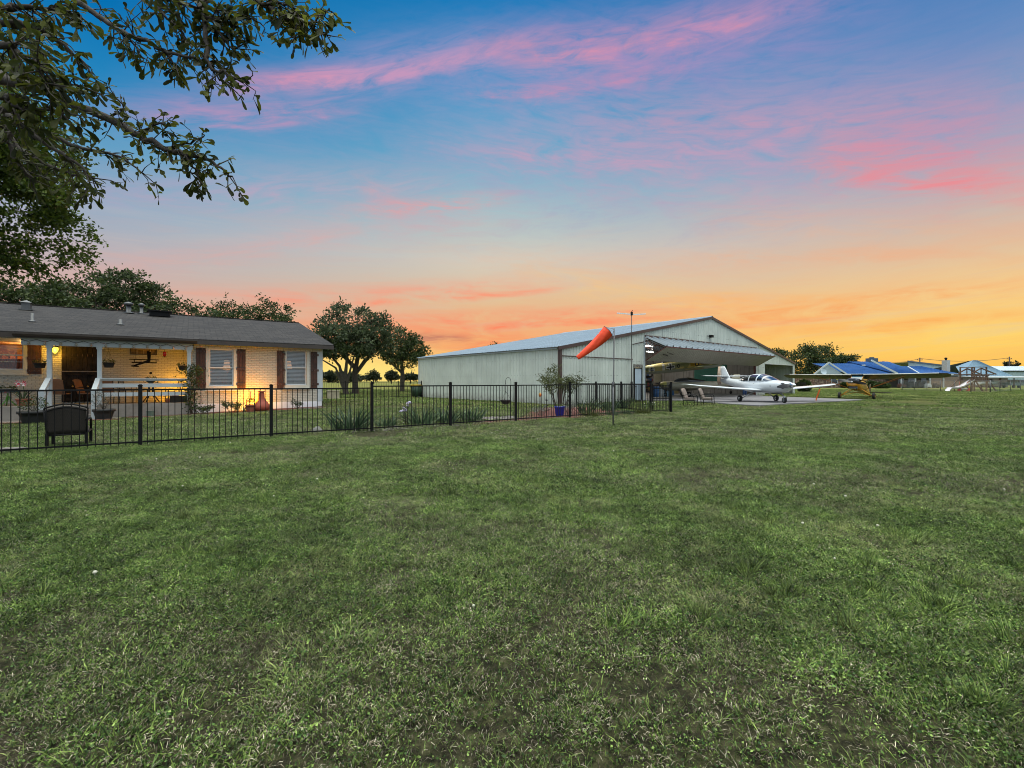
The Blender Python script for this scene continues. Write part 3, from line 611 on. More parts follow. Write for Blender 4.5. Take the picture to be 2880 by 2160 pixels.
fence('metal_fence', [(-20.0, 36.0), (-17.6, 36.1), (-15.5, 36.3), (-13.4, 36.6), (-11.4, 36.9), (-9.4, 37.6), (-7.8, 39.2)], 'distant black fence behind the lawn between the house and the hangar', tops=[1.30]*7, sp=.13)
gt = thing('garden_gate', 'black metal picket gate with closer spaced bars beside the patio chairs', 'gate', (6.13, 19.95, 0))
gd = Vector((.80, .25, 0)); gd.normalize(); mb = MB(); L = .92; GZ = Vector((0, 0, 1))
for z in (.10, .62, 1.06, 1.20): mb.bar(gd*.03+GZ*z, gd*L+GZ*z, .03, .035)
for k in range(1, 12): mb.bar(gd*(L*k/12)+GZ*.08, gd*(L*k/12)+GZ*1.19, .016, .016, up=gd)
for k in (.03, L): mb.bar(gd*k+GZ*.06, gd*k+GZ*1.24, .035, .035, up=gd)
mb.build('gate_leaf', blackm, gt)
mb = MB(); mb.bar(gd*(L+.07), gd*(L+.07)+GZ*1.32, .07, .07, up=gd); mb.bar(gd*(L+.07)+GZ*1.32, gd*(L+.07)+GZ*1.345, .085, .085, up=gd); mb.build('gate_post', blackm, gt)
mb = MB(); mb.box((-.03, -.03, 0), (.05, .02, .12), Matrix.Translation(gd*(L-.02)+GZ*.95)); mb.build('latch', blackm, gt)
# ================= BEDS =================
def fl(t, off=0.0):                       # point along the front fence, t in panels, off metres behind it
    i = int(min(max(t, 0), len(FP)-1.001)); f = t-i; a, b = Vector(FP[i]), Vector(FP[i+1]); d = (b-a).normalized(); p = a.lerp(b, f); return (p.x-d.y*off, p.y+d.x*off)
patch('fence_bed', [fl(5.2, -.1), fl(6, -.12), fl(7, -.1), fl(8, -.1), fl(9, -.1), fl(9, .9), (4.6, 22.5), (3.0, 24.5), (1.6, 23.2), fl(7.0, 2.6), fl(6.5, 1.2), fl(5.6, .7)], .04, mulch)
beds = [HM @ Vector(p) for p in ((-9.0+3.8, -.05, 0), (-.0, -.05, 0), (.7, -.1, 0), (.6, -1.0, 0), (-2.0, -1.35, 0), (-5.0, -1.5, 0), (-7.1, -1.3, 0), (-7.1, -.36, 0), (-5.2, -.36, 0))]
patch('house_bed', [(p.x, p.y) for p in beds], .05, mulch)
path_m = mat('walk_stone', (.20, .17, .15), .9, .25, 3, bump=.6, bscale=20)
wk = [HM @ Vector(p) for p in ((-10.6, -.36, 0), (-7.3, -.36, 0), (-7.2, -2.1, 0), (-10.6, -2.1, 0))]
patch('front_walk', [(p.x, p.y) for p in wk], .04, path_m, jitter=.01)
mb = MB()
a, b = HM @ Vector((-10.65, -2.16, 0)), HM @ Vector((-7.15, -2.16, 0)); n = 17
for i in range(n):
    p = a.lerp(b, (i+.5)/n); mb.box((-.095, -.05, -.03), (.095, .05, .055+random.uniform(0, .012)), Matrix.Translation(p) @ Matrix.Rotation(HA+random.uniform(-.04, .04), 4, 'Z'), bev=.008)
tag(mb.build('brick_edging', mat('red_brick', (.30, .12, .09), .9, .3, 8, bump=.5)), 'row of red bricks edging the front walk below the porch steps', 'brick edging')
# loose stones along beds: uncountable rubble
def rubble(name, centers, rad, label, group=None):
    mb = MB(); import mathutils
    for (x, y, s) in centers:
        z = gz(x, y); rx, ry, rz_ = s*random.uniform(.8, 1.5), s*random.uniform(.7, 1.1), s*random.uniform(.4, .7); a = random.uniform(0, 6.3)
        ring = []
        for r, h in ((.9, -.3), (1, .2), (.8, .7), (.4, .95)):
            ring.append([(x+math.cos(a)*rx*r*math.cos(t)*random.uniform(.85, 1.1)-math.sin(a)*ry*r*math.sin(t), y+math.sin(a)*rx*r*math.cos(t)+math.cos(a)*ry*r*math.sin(t)*random.uniform(.85, 1.1), z+h*rz_) for t in [k*math.pi/3.5 for k in range(7)]])
        mb.rings(ring)
    return tag(mb.build(name, rockm), label, 'rocks', kind='stuff')
pts = []
for i in range(420):
    u = random.random()*7.6-7.1; p = HM @ Vector((u+.5, -1.25-.25*math.sin(u*1.3)+random.uniform(-.16, .16)+(.35 if u > -1.6 else 0), 0)); pts.append((p.x, p.y, random.uniform(.025, .07)))
rubble('edging_stones', pts, 1, 'pale broken stones edging the flower bed below the house wall')
pts = []
for i in range(420):
    t = random.uniform(3.55, 8.9); p = fl(t, random.choice([0.05, .1, .25, .6, .9])+random.uniform(-.05, .2)); pts.append((*p, random.uniform(.02, .065)))
for i in range(70):
    t = random.uniform(.4, 2.4); p = fl(t, random.uniform(-.05, .2)); pts.append((*p, random.uniform(.02, .05)))
for i in range(40):
    p = fl(random.uniform(5.5, 6.4), 1.2+random.uniform(-.3, .4)); pts.append((*p, random.uniform(.08, .16)))
rubble('fence_stones', pts, 1, 'pale loose stones along the foot of the yard fence')
def boulder(p, r, h, label, seed=0, m=None):
    mb = MB(); G = []
    for i in range(9):
        ph = math.pi/2*i/8; row = []
        for k in range(19):
            a = 2*math.pi*k/18; q = Vector((math.cos(a)*math.cos(ph), math.sin(a)*math.cos(ph), math.sin(ph))); d = 1+.16*noise.noise(q*1.7+Vector((seed, 0, 0)))+.06*noise.noise(q*5+Vector((seed, 3, 0)))
            row.append((q.x*r*d, q.y*r*.8*d, q.z*h*d-.02))
        row[-1] = row[0]; G.append(row)
    mb.grid(G); o = mb.build('boulder', m or mat('grey_boulder', (.20, .20, .185), .9, .3, 6, bump=1, bscale=18, second=(.12, .12, .10), sscale=5)); o.location = p; return tag(o, label, 'boulder')
boulder(gr(893, 11.95), .17, .20, 'grey rounded boulder at the foot of the yard fence left of the first iris clump', 1)
boulder(gr(1365, 16.3), .32, .12, 'flat pale limestone boulder under the hanging basket hook', 5, rockm)
boulder(gr(1425, 16.2), .22, .10, 'smaller pale limestone boulder just left of the fence post by the basket hook', 9, rockm)
p = fl(1.05, .55); mb = MB(); G = [(-.55, -.2), (-.2, -.28), (.3, -.22), (.6, -.05), (.45, .2), (0, .28), (-.5, .2)]
mb.prism([(x, y, 0) for x, y in G], (0, 0, .07)); o = mb.build('stepping_slab', rockm); o.location = (p[0], p[1], .0); o.rotation_euler = (0, 0, R(35)); tag(o, 'long flat pale stone slab on the grass behind the left end of the fence', 'stone slab')
# ================= FOLIAGE TOOLS =================
def leaves(centers, dirs, length, width, shape='oval', fold=0.25, droop=0.0):
    """many small folded leaves as arrays: returns (V, F) of quads; centers Nx3 are the leaf bases"""
    n = len(centers); d = dirs/np.maximum(1e-6, np.linalg.norm(dirs, axis=1, keepdims=True))
    r = RNG.normal(size=(n, 3)); s = np.cross(d, r); s /= np.maximum(1e-6, np.linalg.norm(s, axis=1, keepdims=True)); u = np.cross(s, d)
    L = (length*RNG.uniform(.45, 1.3, n))[:, None]; Wd = (width*RNG.uniform(.7, 1.2, n))[:, None]
    if shape == 'oval': prof = [(0, 0), (.45, .5), (1, 0)]
    else: prof = [(0, .04), (.35, .22), (.7, .5), (.93, .38), (1, .02)]
    if shape == 'oval':
        V = np.stack([centers, centers+d*L*.5+s*Wd*.5+u*Wd*fold, centers+d*L, centers+d*L*.5-s*Wd*.5+u*Wd*fold], 1).reshape(-1, 3)
        Fq = np.arange(4*n).reshape(n, 4); return V, Fq
    cols = []
    for t, w in prof:
        mid = centers+d*L*t-np.array([0, 0, 1])*L*droop*t*t; cols += [mid+s*Wd*w+u*Wd*w*fold*2, mid, mid-s*Wd*w+u*Wd*w*fold*2]
    V = np.stack(cols, 1).reshape(-1, 3); m_ = len(prof)*3; Fs = []
    for i in range(len(prof)-1):
        for j in (0, 1): Fs.append([i*3+j, i*3+j+1, (i+1)*3+j+1, (i+1)*3+j])
    Fq = (np.array(Fs)[None]+(np.arange(n)*m_)[:, None, None]).reshape(-1, 4); return V, Fq
def blades(n, rad, hmin, hmax, w, lean=.35, cx=0.0, cy=0.0, curl=.5, seg=4, flat=False, base=0.0):
    """sword or grass blades: quads tapering to a point"""
    a = RNG.uniform(0, 2*np.pi, n); r = rad*np.sqrt(RNG.uniform(0, 1, n)); bx = cx+r*np.cos(a); by = cy+r*np.sin(a)
    h = RNG.uniform(hmin, hmax, n); az = a+RNG.normal(0, .8, n); ln = lean*RNG.uniform(.2, 1.3, n)*(r/max(rad, 1e-6)*.7+.4)
    tw = RNG.uniform(0, np.pi, n); cols = []
    for i in range(seg+1):
        t = i/seg; out = h*(ln*t+curl*ln*t*t); z = h*t*np.sqrt(np.maximum(.08, 1-(ln*.8*t)**2))
        if flat: out = h*t; z = base+.006+.012*np.sin(t*3.1)*RNG.uniform(.2, 1, n)
        ww = w*(1-t**2.2)*(.6+.9*t*(1-t)*2)+w*.04; px = bx+out*np.cos(az); py = by+out*np.sin(az)
        for sg in (-1, 1): cols.append(np.stack([px+sg*ww/2*np.cos(tw), py+sg*ww/2*np.sin(tw), z+base*(0 if flat else 1)], 1))
    V = np.stack(cols, 1).reshape(-1, 3); Fs = np.array([[2*i, 2*i+1, 2*i+3, 2*i+2] for i in range(seg)])
    return V, (Fs[None]+(np.arange(n)*(2*(seg+1)))[:, None, None]).reshape(-1, 4)
def join(parts):
    V = []; Fq = []; o = 0
    for v, f in parts: V.append(v); Fq.append(f+o); o += len(v)
    return np.concatenate(V), np.concatenate(Fq)
iris_m = leaf_mat('iris_leaf', (.030, .058, .032, 1), (.075, .13, .065, 1), (.17, .24, .12, 1), .3)
shrub_m = leaf_mat('shrub_leaf', (.022, .050, .012, 1), (.055, .10, .025, 1), (.11, .16, .04, 1), .25)
olive_m = leaf_mat('olive_green_leaf', (.06, .075, .02, 1), (.10, .125, .035, 1), (.16, .18, .06, 1), .25)
grey_m = leaf_mat('grey_leaf', (.14, .16, .14, 1), (.26, .28, .26, 1), (.42, .44, .42, 1), .2)
barkm = mat('grey_bark', (.075, .062, .05), .95, .35, 8, bump=1, bscale=30)
twigm = mat('brown_twig', (.07, .05, .035), .9, .3, 10)
def iris(p, n, rad, h, label, cat='plant', w=.050, group=None, m=None):
    V, Fq = blades(n, rad, h*.45, h*1.15, w, .85, curl=.35); o = npmesh('iris_clump', V, Fq, m or iris_m); o.location = p; return tag(o, label, cat, group)
iris(gr(985, 12.75), 110, .42, .72, 'large clump of sword leaved irises behind the fence left of the third post')
iris(gr(1078, 13.6), 26, .14, .34, 'small thin iris tuft right of the largest iris clump')
iris(gr(1098, 13.8), 34, .14, .38, 'little iris tuft standing a step left of the long iris row')
iris(gr(1185, 14.4), 80, .36, .62, 'iris clump at the left end of the long row beside the bent wire hoop')
iris(gr(1255, 15.0), 80, .36, .66, 'iris clump in the middle of the long row against the fifth fence post')
iris(gr(1325, 15.6), 60, .34, .55, 'iris clump at the right end of the long row')
for x, Y, h, lb in ((1648, 19.2, .75, 'tall strappy plant behind the fence right of the leafy shrub'), (1712, 21, .7, 'strappy tuft in front of the hangar wall left of the windsock pole'), (1746, 22.5, .6, 'strappy tuft in the red mulch right of the windsock pole')):
    iris(gr(x, Y), 60, .30, h, lb)
for x, Y, n_, r_, h, lb in ((1662, 17.7, 260, .42, .30, 'low bushy grass mound in the fence bed, leftmost of the row'), (1722, 18.3, 160, .26, .30, 'small low grass mound in the fence bed beside the windsock pole'), (1762, 18.9, 170, .26, .24, 'small low grass mound in the fence bed right of the windsock pole'), (1806, 19.3, 240, .34, .32, 'low bushy grass mound in the fence bed left of the gate')):
    iris(gr(x, Y), n_, r_, h, lb, w=.014, m=olive_m if n_ > 200 else iris_m)
def bush(name, p, rad, h, n, lsize, m, label, cat='shrub', stems=6, z0=.1, parentless=True, wscale=.5, flowers=None, shape='oval', spread=1.0):
    """a shrub: bare stems fanning from the ground and leaves on the twigs"""
    root = thing(name, label, cat, p); mb = MB(); C = []; D = []
    tips = []
    for i in range(stems):
        a = 2*math.pi*(i+random.random()*.7)/stems; rr = rad*random.uniform(.3, .95); q = Vector((math.cos(a)*rr, math.sin(a)*rr, h*random.uniform(.6, 1)))
        base = Vector((math.cos(a)*rad*.12*spread, math.sin(a)*rad*.12*spread, 0)); md = base.lerp(q, .5)+Vector((0, 0, h*.08))
        mb.tube([base, md, q], [.008*h+.003, .005*h+.003, .003], 5, cap=False); tips.append((base, md, q))
        for j in range(4):
            t = random.uniform(.35, .95); s = md.lerp(q, t); e = s+Vector((random.uniform(-1, 1), random.uniform(-1, 1), random.uniform(-.1, .9)))*rad*.35; mb.tube([s, e], [.004, .002], 4, cap=False); tips.append((s, s.lerp(e, .5), e))
    mb.build('stems', twigm, root)
    for i in range(n):
        b_, md, q = random.choice(tips); t = random.random()**.6; s = b_.lerp(md, t*2) if t < .5 else md.lerp(q, t*2-1)
        if s.z < z0*h: s = Vector(s.lerp(q, .6))
        s = s+Vector((random.gauss(0, .06), random.gauss(0, .06), random.gauss(0, .05)))*rad*1.4; C.append(s); D.append(Vector((random.gauss(0, 1), random.gauss(0, 1), random.gauss(.35, .6))))
    V, Fq = leaves(np.array(C), np.array(D), lsize, lsize*wscale, shape); npmesh('foliage', V, Fq, m, root)
    if flowers:
        mb = MB(); 
        for i in range(flowers[0]):
            b_, md, q = random.choice(tips); mb.lathe([(.001, 0), (flowers[2], .01), (flowers[2]*.6, flowers[2]), (.001, flowers[2]*1.2)], 6, q+Vector((random.gauss(0, .04), random.gauss(0, .04), .01)))
        mb.build('flowers', flowers[1], root)
    return root
bush('leafy_shrub', gr(1575, 19.4), 1.05, 1.95, 2600, .11, olive_m, 'tall loose yellow green shrub with bare lower stems above the blue pot', stems=12, z0=.42, wscale=.32)
bush('perennial_shrub', gr(1600, 18.6), .4, .55, 500, .05, grey_m, 'pale grey leaved bush just right of the blue pot', stems=10)
bush('perennial_shrub', gr(1520, 18.0), .42, .35, 500, .045, grey_m, 'low silvery spreading bush left of the blue pot', stems=10)
bush('perennial_shrub', gr(1775, 22.0), .4, .6, 400, .05, shrub_m, 'dark feathery bush in the bed in front of the hangar door', stems=9)
yel = mat('yellow_petals', (.7, .55, .15), .6); whi = mat('white_petals', (.75, .73, .68), .6)
bush('rose_bush', gr(1822, 19.3), .28, .45, 260, .05, shrub_m, 'small bush with pale yellow blossoms beside the gate post', flowers=(9, whi, .022))
bush('iris_flowers', gr(1142, 14.1), .12, .72, 24, .05, iris_m, 'pale mauve flowers on thin stems beside the wire hoop', 'flowers', stems=3, flowers=(10, mat('mauve_petals', (.55, .50, .68), .6), .05))
mb = MB(); p = gr(1152, 14.0)
for a in (0, .5): mb.tube([(-.13+a*.1, a*.2, 0), (-.13+a*.1, a*.2, .5), (0, a*.2, .68), (.13, a*.2, .5), (.13, a*.2, 0)], .006, 5)
o = mb.build('wire_hoop', blackm); o.location = p; tag(o, 'bent wire plant hoop at the left end of the long iris row', 'plant support')
# blue glazed pot
p = gr(1574, 17.75); t = thing('glazed_pot', 'cobalt blue glazed planter in the red mulch under the leafy shrub', 'plant pot', p)
mb = MB(); mb.lathe([(.14, 0), (.17, .10), (.19, .26), (.20, .34), (.215, .36), (.215, .40), (.185, .40), (.18, .33), (.001, .32)], 20, cap=False); mb.build('pot', mat('cobalt_glaze', (.012, .022, .26), .15, .15, 5, coat=.5), t)
V, Fq = blades(40, .12, .12, .3, .02, .5, base=0); V[:, 2] += .3; npmesh('foliage', V, Fq, olive_m, t)
# shepherd hook + basket
p = gr(1437, 16.6); t = thing('shepherd_hook', 'black shepherd hook pole standing by the pale boulders behind the fence', 'garden hook', p)
mb = MB(); pt = [(0, 0, 0), (0, 0, 1.35)]+[(-.10*(1-math.cos(a)), 0, 1.35+.17*math.sin(a)) for a in np.linspace(.2, math.pi*1.15, 10)]; mb.tube(pt, .009, 6); mb.tube([(-.2, 0, 1.33), (-.20, 0, 1.0), (-.17, 0, .95)], .006, 5); mb.build('hook_pole', blackm, t)
p2 = p+Vector((-.19, 0, .55)); t = thing('hanging_basket', 'dark bowl hanging on thin chains from the shepherd hook', 'hanging basket', p2)
mb = MB(); mb.lathe([(.05, -.02), (.13, .02), (.20, .12), (.21, .15), (.19, .15), (.12, .06), (.001, .04)], 18, cap=False); mb.build('bowl', mat('dark_iron', (.03, .026, .024), .6), t)
mb = MB()
for k in range(3): a = k*2.094+.3; mb.tube([(.2*math.cos(a), .2*math.sin(a), .15), (0, 0, .46)], .004, 4)
mb.build('chain', blackm, t)
# small garden ornaments on thin stakes
p = gr(1519, 18.3); t = thing('garden_stake', 'thin garden stake with a small red and yellow bird ornament', 'garden ornament', p)
mb = MB(); mb.tube([(0, 0, 0), (0.01, 0, .80)], .006, 5); mb.build('stake', blackm, t)
mb = MB(); mb.lathe([(.001, -.1), (.04, -.06), (.06, 0), (.04, .05), (.001, .1)], 8, (0, 0, .83)); mb.build('ornament', mat('ornament_orange', (.6, .16, .04), .4, second=(.6, .45, .05), sscale=9), t)
p = gr(1536, 18.1); mb = MB(); mb.tube([(0, 0, 0), (0, 0, .68)], .005, 5)
for z in (.2, .38, .6): mb.lathe([(.001, 0), (.07, .02), (.08, .04), (.001, .045)], 8, (.02, 0, z))
o = mb.build('rain_chain_stake', blackm); o.location = p; tag(o, 'thin black stake carrying three small cups left of the blue pot', 'garden ornament')
# ================= YARD AND PORCH OBJECTS =================
def place(root, px, py, d=None): pass
def hpos(px, d, z=0.0, y=None): v = HM @ Vector((hx(px, d), d, z)); return v
# garden loveseat seen from behind
FA = math.atan2(1.44, 2.0)
bp_ = gr(196, 9.75); t = thing('garden_bench', 'dark metal loveseat with woven back standing behind the fence, seen from behind', 'bench', bp_, FA)
mb = MB(); w = .30; A = [(-w, -.26, .25), (-w-.03, -.34, .82)]; B = [(w, -.26, .25), (w+.03, -.34, .82)]
arc = [(-w-.03+(2*w+.06)*i/12, -.34-.01, .82+.085*math.sin(math.pi*i/12)) for i in range(13)]
arc2 = [(x*.97, y, z-.07) for x, y, z in arc]
mb.tube(A, .018, 6); mb.tube(B, .018, 6); mb.tube(arc, .018, 6); mb.tube(arc2, .010, 5); mb.tube([(-w, -.26, .26), (w, -.26, .26)], .02, 6); mb.tube([(-w, .28, .30), (w, .28, .30)], .02, 6)
mb.tube([(-w, -.26, .27), (-w, .28, .31)], .02, 6); mb.tube([(w, -.26, .27), (w, .28, .31)], .02, 6); mb.build('frame', blackm, t)
mb = MB(); mb.grid([[(-w+2*w*i/12, -.27-.08*j/6, .27+.52*j/6+.07*math.sin(math.pi*i/12)*j/6) for i in range(13)] for j in range(7)]); o = mb.build('backrest', pattern_mat('dark_wicker', (0, 2), (.035, .026, .020), (.05, .037, .028), (.012, .01, .01), .03, .014, .004, .7, .8), t)
sm_ = o.modifiers.new('thick', 'SOLIDIFY'); sm_.thickness = .02
mb = MB(); mb.box((-w+.02, -.24, .29), (w-.02, .27, .39), bev=.03); mb.build('seat_cushion', mat('taupe_cushion', (.17, .13, .10), .9, .15, 4, bump=.4), t)
for sx_ in (-1, 1):
    mb = MB(); mb.tube([(sx_*w, -.32, .56), (sx_*(w+.03), .0, .58), (sx_*w, .28, .54), (sx_*w, .30, .3)], .02, 6); mb.build('armrest', blackm, t)
    for yy in (-.27, .29): mb = MB(); mb.box((sx_*w-.025, yy-.025, 0), (sx_*w+.025, yy+.025, .30)); mb.build('leg', blackm, t)
terra = mat('terracotta', (.33, .11, .07), .8, .15, 6, bump=.4, bscale=30)
def pot(name, p, r, h, m, label, plant=None, cat='plant pot', rim=True):
    t = thing(name, label, cat, p); mb = MB(); mb.lathe([(r*.68, 0), (r*.86, h*.55), (r*.95, h*.80), (r*1.06, h*.80), (r*1.06, h), (r*.92, h), (r*.88, h*.86), (.001, h*.84)], 20, cap=False); mb.build('pot', m, t)
    mb = MB(); mb.lathe([(r*.89, h*.85), (r*.5, h*.88), (.001, h*.89)], 14, cap=False); mb.build('soil', mat('potting_soil', (.03, .022, .016), .95, .3, 20), t); return t
darkpot = mat('dark_resin_pot', (.022, .022, .022), .6, .2, 4)
def foliage_on(t, C, D, ls, m, name='foliage', ws=.5, shape='oval'):
    V, Fq = leaves(np.array(C), np.array(D), ls, ls*ws, shape); return npmesh(name, V, Fq, m, t)
def puff(n, c, r, up=.4, flat=1.0):
    C = []; D = []
    for i in range(n):
        v = Vector((random.gauss(0, 1), random.gauss(0, 1), random.gauss(0, 1)*flat)); v.normalize(); k = random.random()**.4
        C.append(Vector(c)+Vector((v.x*r, v.y*r, v.z*r*flat))*k); D.append(v+Vector((0, 0, up)))
    return C, D
t = pot('resin_planter', hpos(94, -2.25), .36, .42, darkpot, 'wide dark planter with a trailing bush on the left corner of the walk')
C, D = puff(420, (0, 0, .62), .34, flat=.8); foliage_on(t, C, D, .06, shrub_m); mb = MB()
for i in range(9): a = i*.7; mb.tube([(0, 0, .35), (.2*math.cos(a), .2*math.sin(a), .75+.1*math.sin(i))], .006, 4)
mb.build('stems', twigm, t)
t = pot('resin_planter', hpos(292, -1.8), .30, .40, darkpot, 'dark rounded planter with a silvery plant on the right corner of the walk')
C, D = puff(180, (-.16, 0, .75), .22, flat=1.3); foliage_on(t, C, D, .07, grey_m); C, D = puff(110, (.2, 0, .7), .28, flat=1.1); foliage_on(t, C, D, .03, shrub_m, 'sprigs'); mb = MB()
for i in range(12): a = i*.55; mb.tube([(0, 0, .34), (.25*math.cos(a), .2*math.sin(a), .8+.15*math.sin(i*2))], .004, 4)
mb.build('stems', twigm, t)
# amaryllis in a terracotta pot, on the slab edge
t = pot('amaryllis_pot', hpos(66, .05, .5), .20, .26, terra, 'terracotta pot of red and white striped amaryllis on the porch edge')
V, Fq = blades(16, .06, .28, .48, .045, .9, curl=.9); V[:, 2] += .24; npmesh('foliage', V, Fq, iris_m, t)
mb = MB(); mb.tube([(0, 0, .2), (.02, 0, .55), (-.02, 0, .74)], .010, 6); mb.build('stem', mat('stem_green', (.06, .10, .03), .6), t)
petm = mat('amaryllis_petals', (.62, .04, .07), .5, .1, 5, second=(.8, .72, .70), sscale=16, sfac=(.48, .55)); mb = MB()
for cx in (-.11, .10):
    for k in range(6):
        a = k*math.pi/3; d = Vector((math.cos(a), -.5, math.sin(a))).normalized(); s = Vector((-math.sin(a), 0, math.cos(a))); c = Vector((cx, -.03, .80)); G = []
        for i in range(5): tt = i/4; ww = .036*math.sin(math.pi*(.1+.85*tt)); G.append([c+d*.14*tt+s*ww, c+d*.14*tt-Vector((0, .01, 0)), c+d*.14*tt-s*ww])
        mb.grid(G)
mb.build('blossom', petm, t)
# wire plant stand with coloured tray, left edge
t = thing('plant_stand', 'little bright green three legged plant stand on the porch slab at the left edge', 'plant stand', hpos(22, .5, .5))
mb = MB()
for k in range(3): a = k*2.094+.5; mb.tube([(.03*math.cos(a), .03*math.sin(a), .34), (.06*math.cos(a), .06*math.sin(a), .20), (.22*math.cos(a), .22*math.sin(a), .0)], .018, 6)
mb.tube([(0, 0, .2), (0, 0, .5)], .02, 6); mb.build('legs', mat('lime_paint', (.14, .42, .07), .4), t)
mb = MB(); mb.lathe([(.05, .45), (.30, .47), (.33, .52), (.31, .52), (.001, .49)], 18, cap=False); mb.build('tray', mat('teal_tray', (.05, .25, .27), .4, second=(.5, .06, .04), sscale=9), t)
t = thing('potted_succulents', 'low bowl of dark green succulents on the lime green plant stand', 'potted plant', hpos(22, .5, 1.0)); mb = MB(); mb.lathe([(.16, 0), (.24, .05), (.25, .10), (.001, .09)], 14, cap=False); mb.build('bowl', darkpot, t); C, D = puff(140, (0, 0, .14), .22, flat=.35); foliage_on(t, C, D, .06, shrub_m)
# hanging baskets
def hbasket(px, py, d, label, hook=True, top=2.9):
    z = hz(px, py, d); t = thing('hanging_basket', label, 'hanging basket', hpos(px, d, z)); mb = MB(); mb.lathe([(.13, -.16), (.17, 0), (.185, 0), (.185, .03), (.16, .02), (.001, .01)], 16, cap=False); mb.build('basket', darkpot, t)
    C, D = puff(160, (0, 0, .06), .2, flat=.5); foliage_on(t, C, D, .05, shrub_m); mb = MB()
    for k in range(3): a = k*2.094; mb.tube([(.17*math.cos(a), .17*math.sin(a), .02), (0, 0, .48)], .004, 4)
    mb.tube([(0, 0, .46), (0, 0, .60), (.03, 0, .64), (.0, 0, .68), (-.02, 0, .66)], .006, 5)
    if top: mb.tube([(0, 0, .67), (0, 0, top-z)], .003, 4)
    mb.build('hanger', blackm, t); return t
hbasket(112, 1023, .9, 'hanging basket left of the lantern in front of the shutter'); hbasket(306, 1022, .1, 'hanging basket with dark petunias beside the middle porch post'); hbasket(515, 1030, .1, 'hanging basket beside the vine at the right end of the porch')
# hummingbird feeder
z = hz(463, 996, 0.1); t = thing('hummingbird_feeder', 'red bottle hummingbird feeder hanging over the porch rail', 'bird feeder', hpos(463, .1, z)); mb = MB(); mb.lathe([(.02, -.10), (.055, -.06), (.058, .07), (.04, .10), (.001, .105)], 12); mb.build('bottle', mat('red_glass', (.6, .02, .015), .12, .1, 5, emit=(.5, .01, .0), estr=.0), t)
mb = MB(); mb.lathe([(.02, -.13), (.085, -.125), (.085, -.11), (.02, -.10)], 12); mb.tube([(0, 0, .10), (0, 0, 2.9-z)], .004, 4); mb.build('base_and_wire', blackm, t)
# metal biplane hanging over the patio table
z = hz(404, 1018, .5); t = thing('metal_biplane', 'black wire and tin biplane ornament hanging above the patio table', 'ornament', hpos(406, .6, z), HA); mb = MB()
def loop(y, z0, w, c, sw=0): return [(sw-w, y-c, z0), (sw+w, y-c, z0), (sw+w+.05, y, z0), (sw+w, y+c, z0), (sw-w, y+c, z0), (sw-w-.05, y, z0), (sw-w, y-c, z0)]
mb.tube(loop(0, .10, .42, .10), .016, 5); mb.tube(loop(.02, -.02, .34, .08), .022, 5); mb.tube([(.16, .1, .42), (.14, .05, .05), (-.30, -.3, -.16)], [.055, .06, .03], 8); mb.tube([(-.38, -.3, -.17), (-.16, -.25, -.19)], .03, 6)
for x in (-.3, -.1, .15, .38): mb.tube([(x, -.08, .10), (x, -.06, -.02)], .012, 5)
mb.tube([(.13, .05, .1), (.11, .05, .45)], .04, 6); mb.tube([(-.28, 0, .1), (-.28, 0, 2.88-z)], .003, 4); mb.tube([(.15, 0, .4), (.15, 0, 2.88-z)], .003, 4)
mb.build('airframe', mat('blackened_tin', (.006, .006, .006), .6, spec=.15), t)
# patio table with flower bowl and chairs
PF = .5
tx = hx(425, .95); t = thing('patio_table', 'dark metal patio table with curved legs on the porch', 'table', HM @ Vector((tx, .95, PF)), HA); mb = MB(); mb.lathe([(.55, .70), (.56, .71), (.56, .725), (.001, .73)], 28, cap=False); mb.build('table_top', blackm, t)
mb = MB()
for k in range(4): a = k*math.pi/2+.6; mb.tube([(.10*math.cos(a), .10*math.sin(a), .70), (.08*math.cos(a), .08*math.sin(a), .35), (.32*math.cos(a), .32*math.sin(a), .0)], .02, 6)
mb.build('base', blackm, t)
t = thing('flower_bowl', 'ornate bowl of dark flowers with a metal ball standing on the patio table', 'flower bowl', HM @ Vector((tx, .8, PF+.735))); mb = MB(); mb.lathe([(.20, 0), (.22, .02), (.06, .05), (.17, .16), (.22, .24), (.19, .24), (.001, .18)], 16, cap=False)
for s_ in (-1, 1): mb.tube([(s_*.2, 0, .22), (s_*.30, 0, .20), (s_*.28, 0, .08), (s_*.2, 0, .09)], .014, 5)
mb.build('bowl', mat('verdigris_iron', (.05, .055, .05), .6), t)
C, D = puff(110, (0, 0, .27), .18, flat=.5); foliage_on(t, C, D, .05, shrub_m); mb = MB(); mb.tube([(0, 0, .2), (0, 0, .44)], .004, 4); mb.lathe([(.001, .42), (.04, .44), (.055, .475), (.04, .51), (.001, .53)], 10); mb.build('ball_finial', blackm, t)
def mesh_chair(x, y, rz, label):
    t = thing('patio_chair', label, 'chair', HM @ Vector((x, y, PF)), HA+rz, 'black metal patio chairs around the porch table'); mb = MB()
    mb.tube([(-.24, .2, 0), (-.24, .2, .42), (-.22, .26, .88), (-.1, .28, .94), (.1, .28, .94), (.22, .26, .88), (.24, .2, .42), (.24, .2, 0)], .014, 6)
    for i in range(5): xx = -.14+.07*i; mb.tube([(xx, .22, .44), (xx*1.2, .27, .92)], .007, 5)
    mb.build('back_frame', blackm, t); mb = MB(); mb.lathe([(.001, .41), (.25, .42), (.26, .44), (.001, .445)], 18, cap=False); mb.build('seat', blackm, t)
    for s_ in (-1, 1): mb = MB(); mb.tube([(s_*.23, -.2, 0), (s_*.23, -.2, .42), (s_*.25, -.18, .64), (s_*.25, .2, .66)], .013, 6); mb.build('leg', blackm, t)
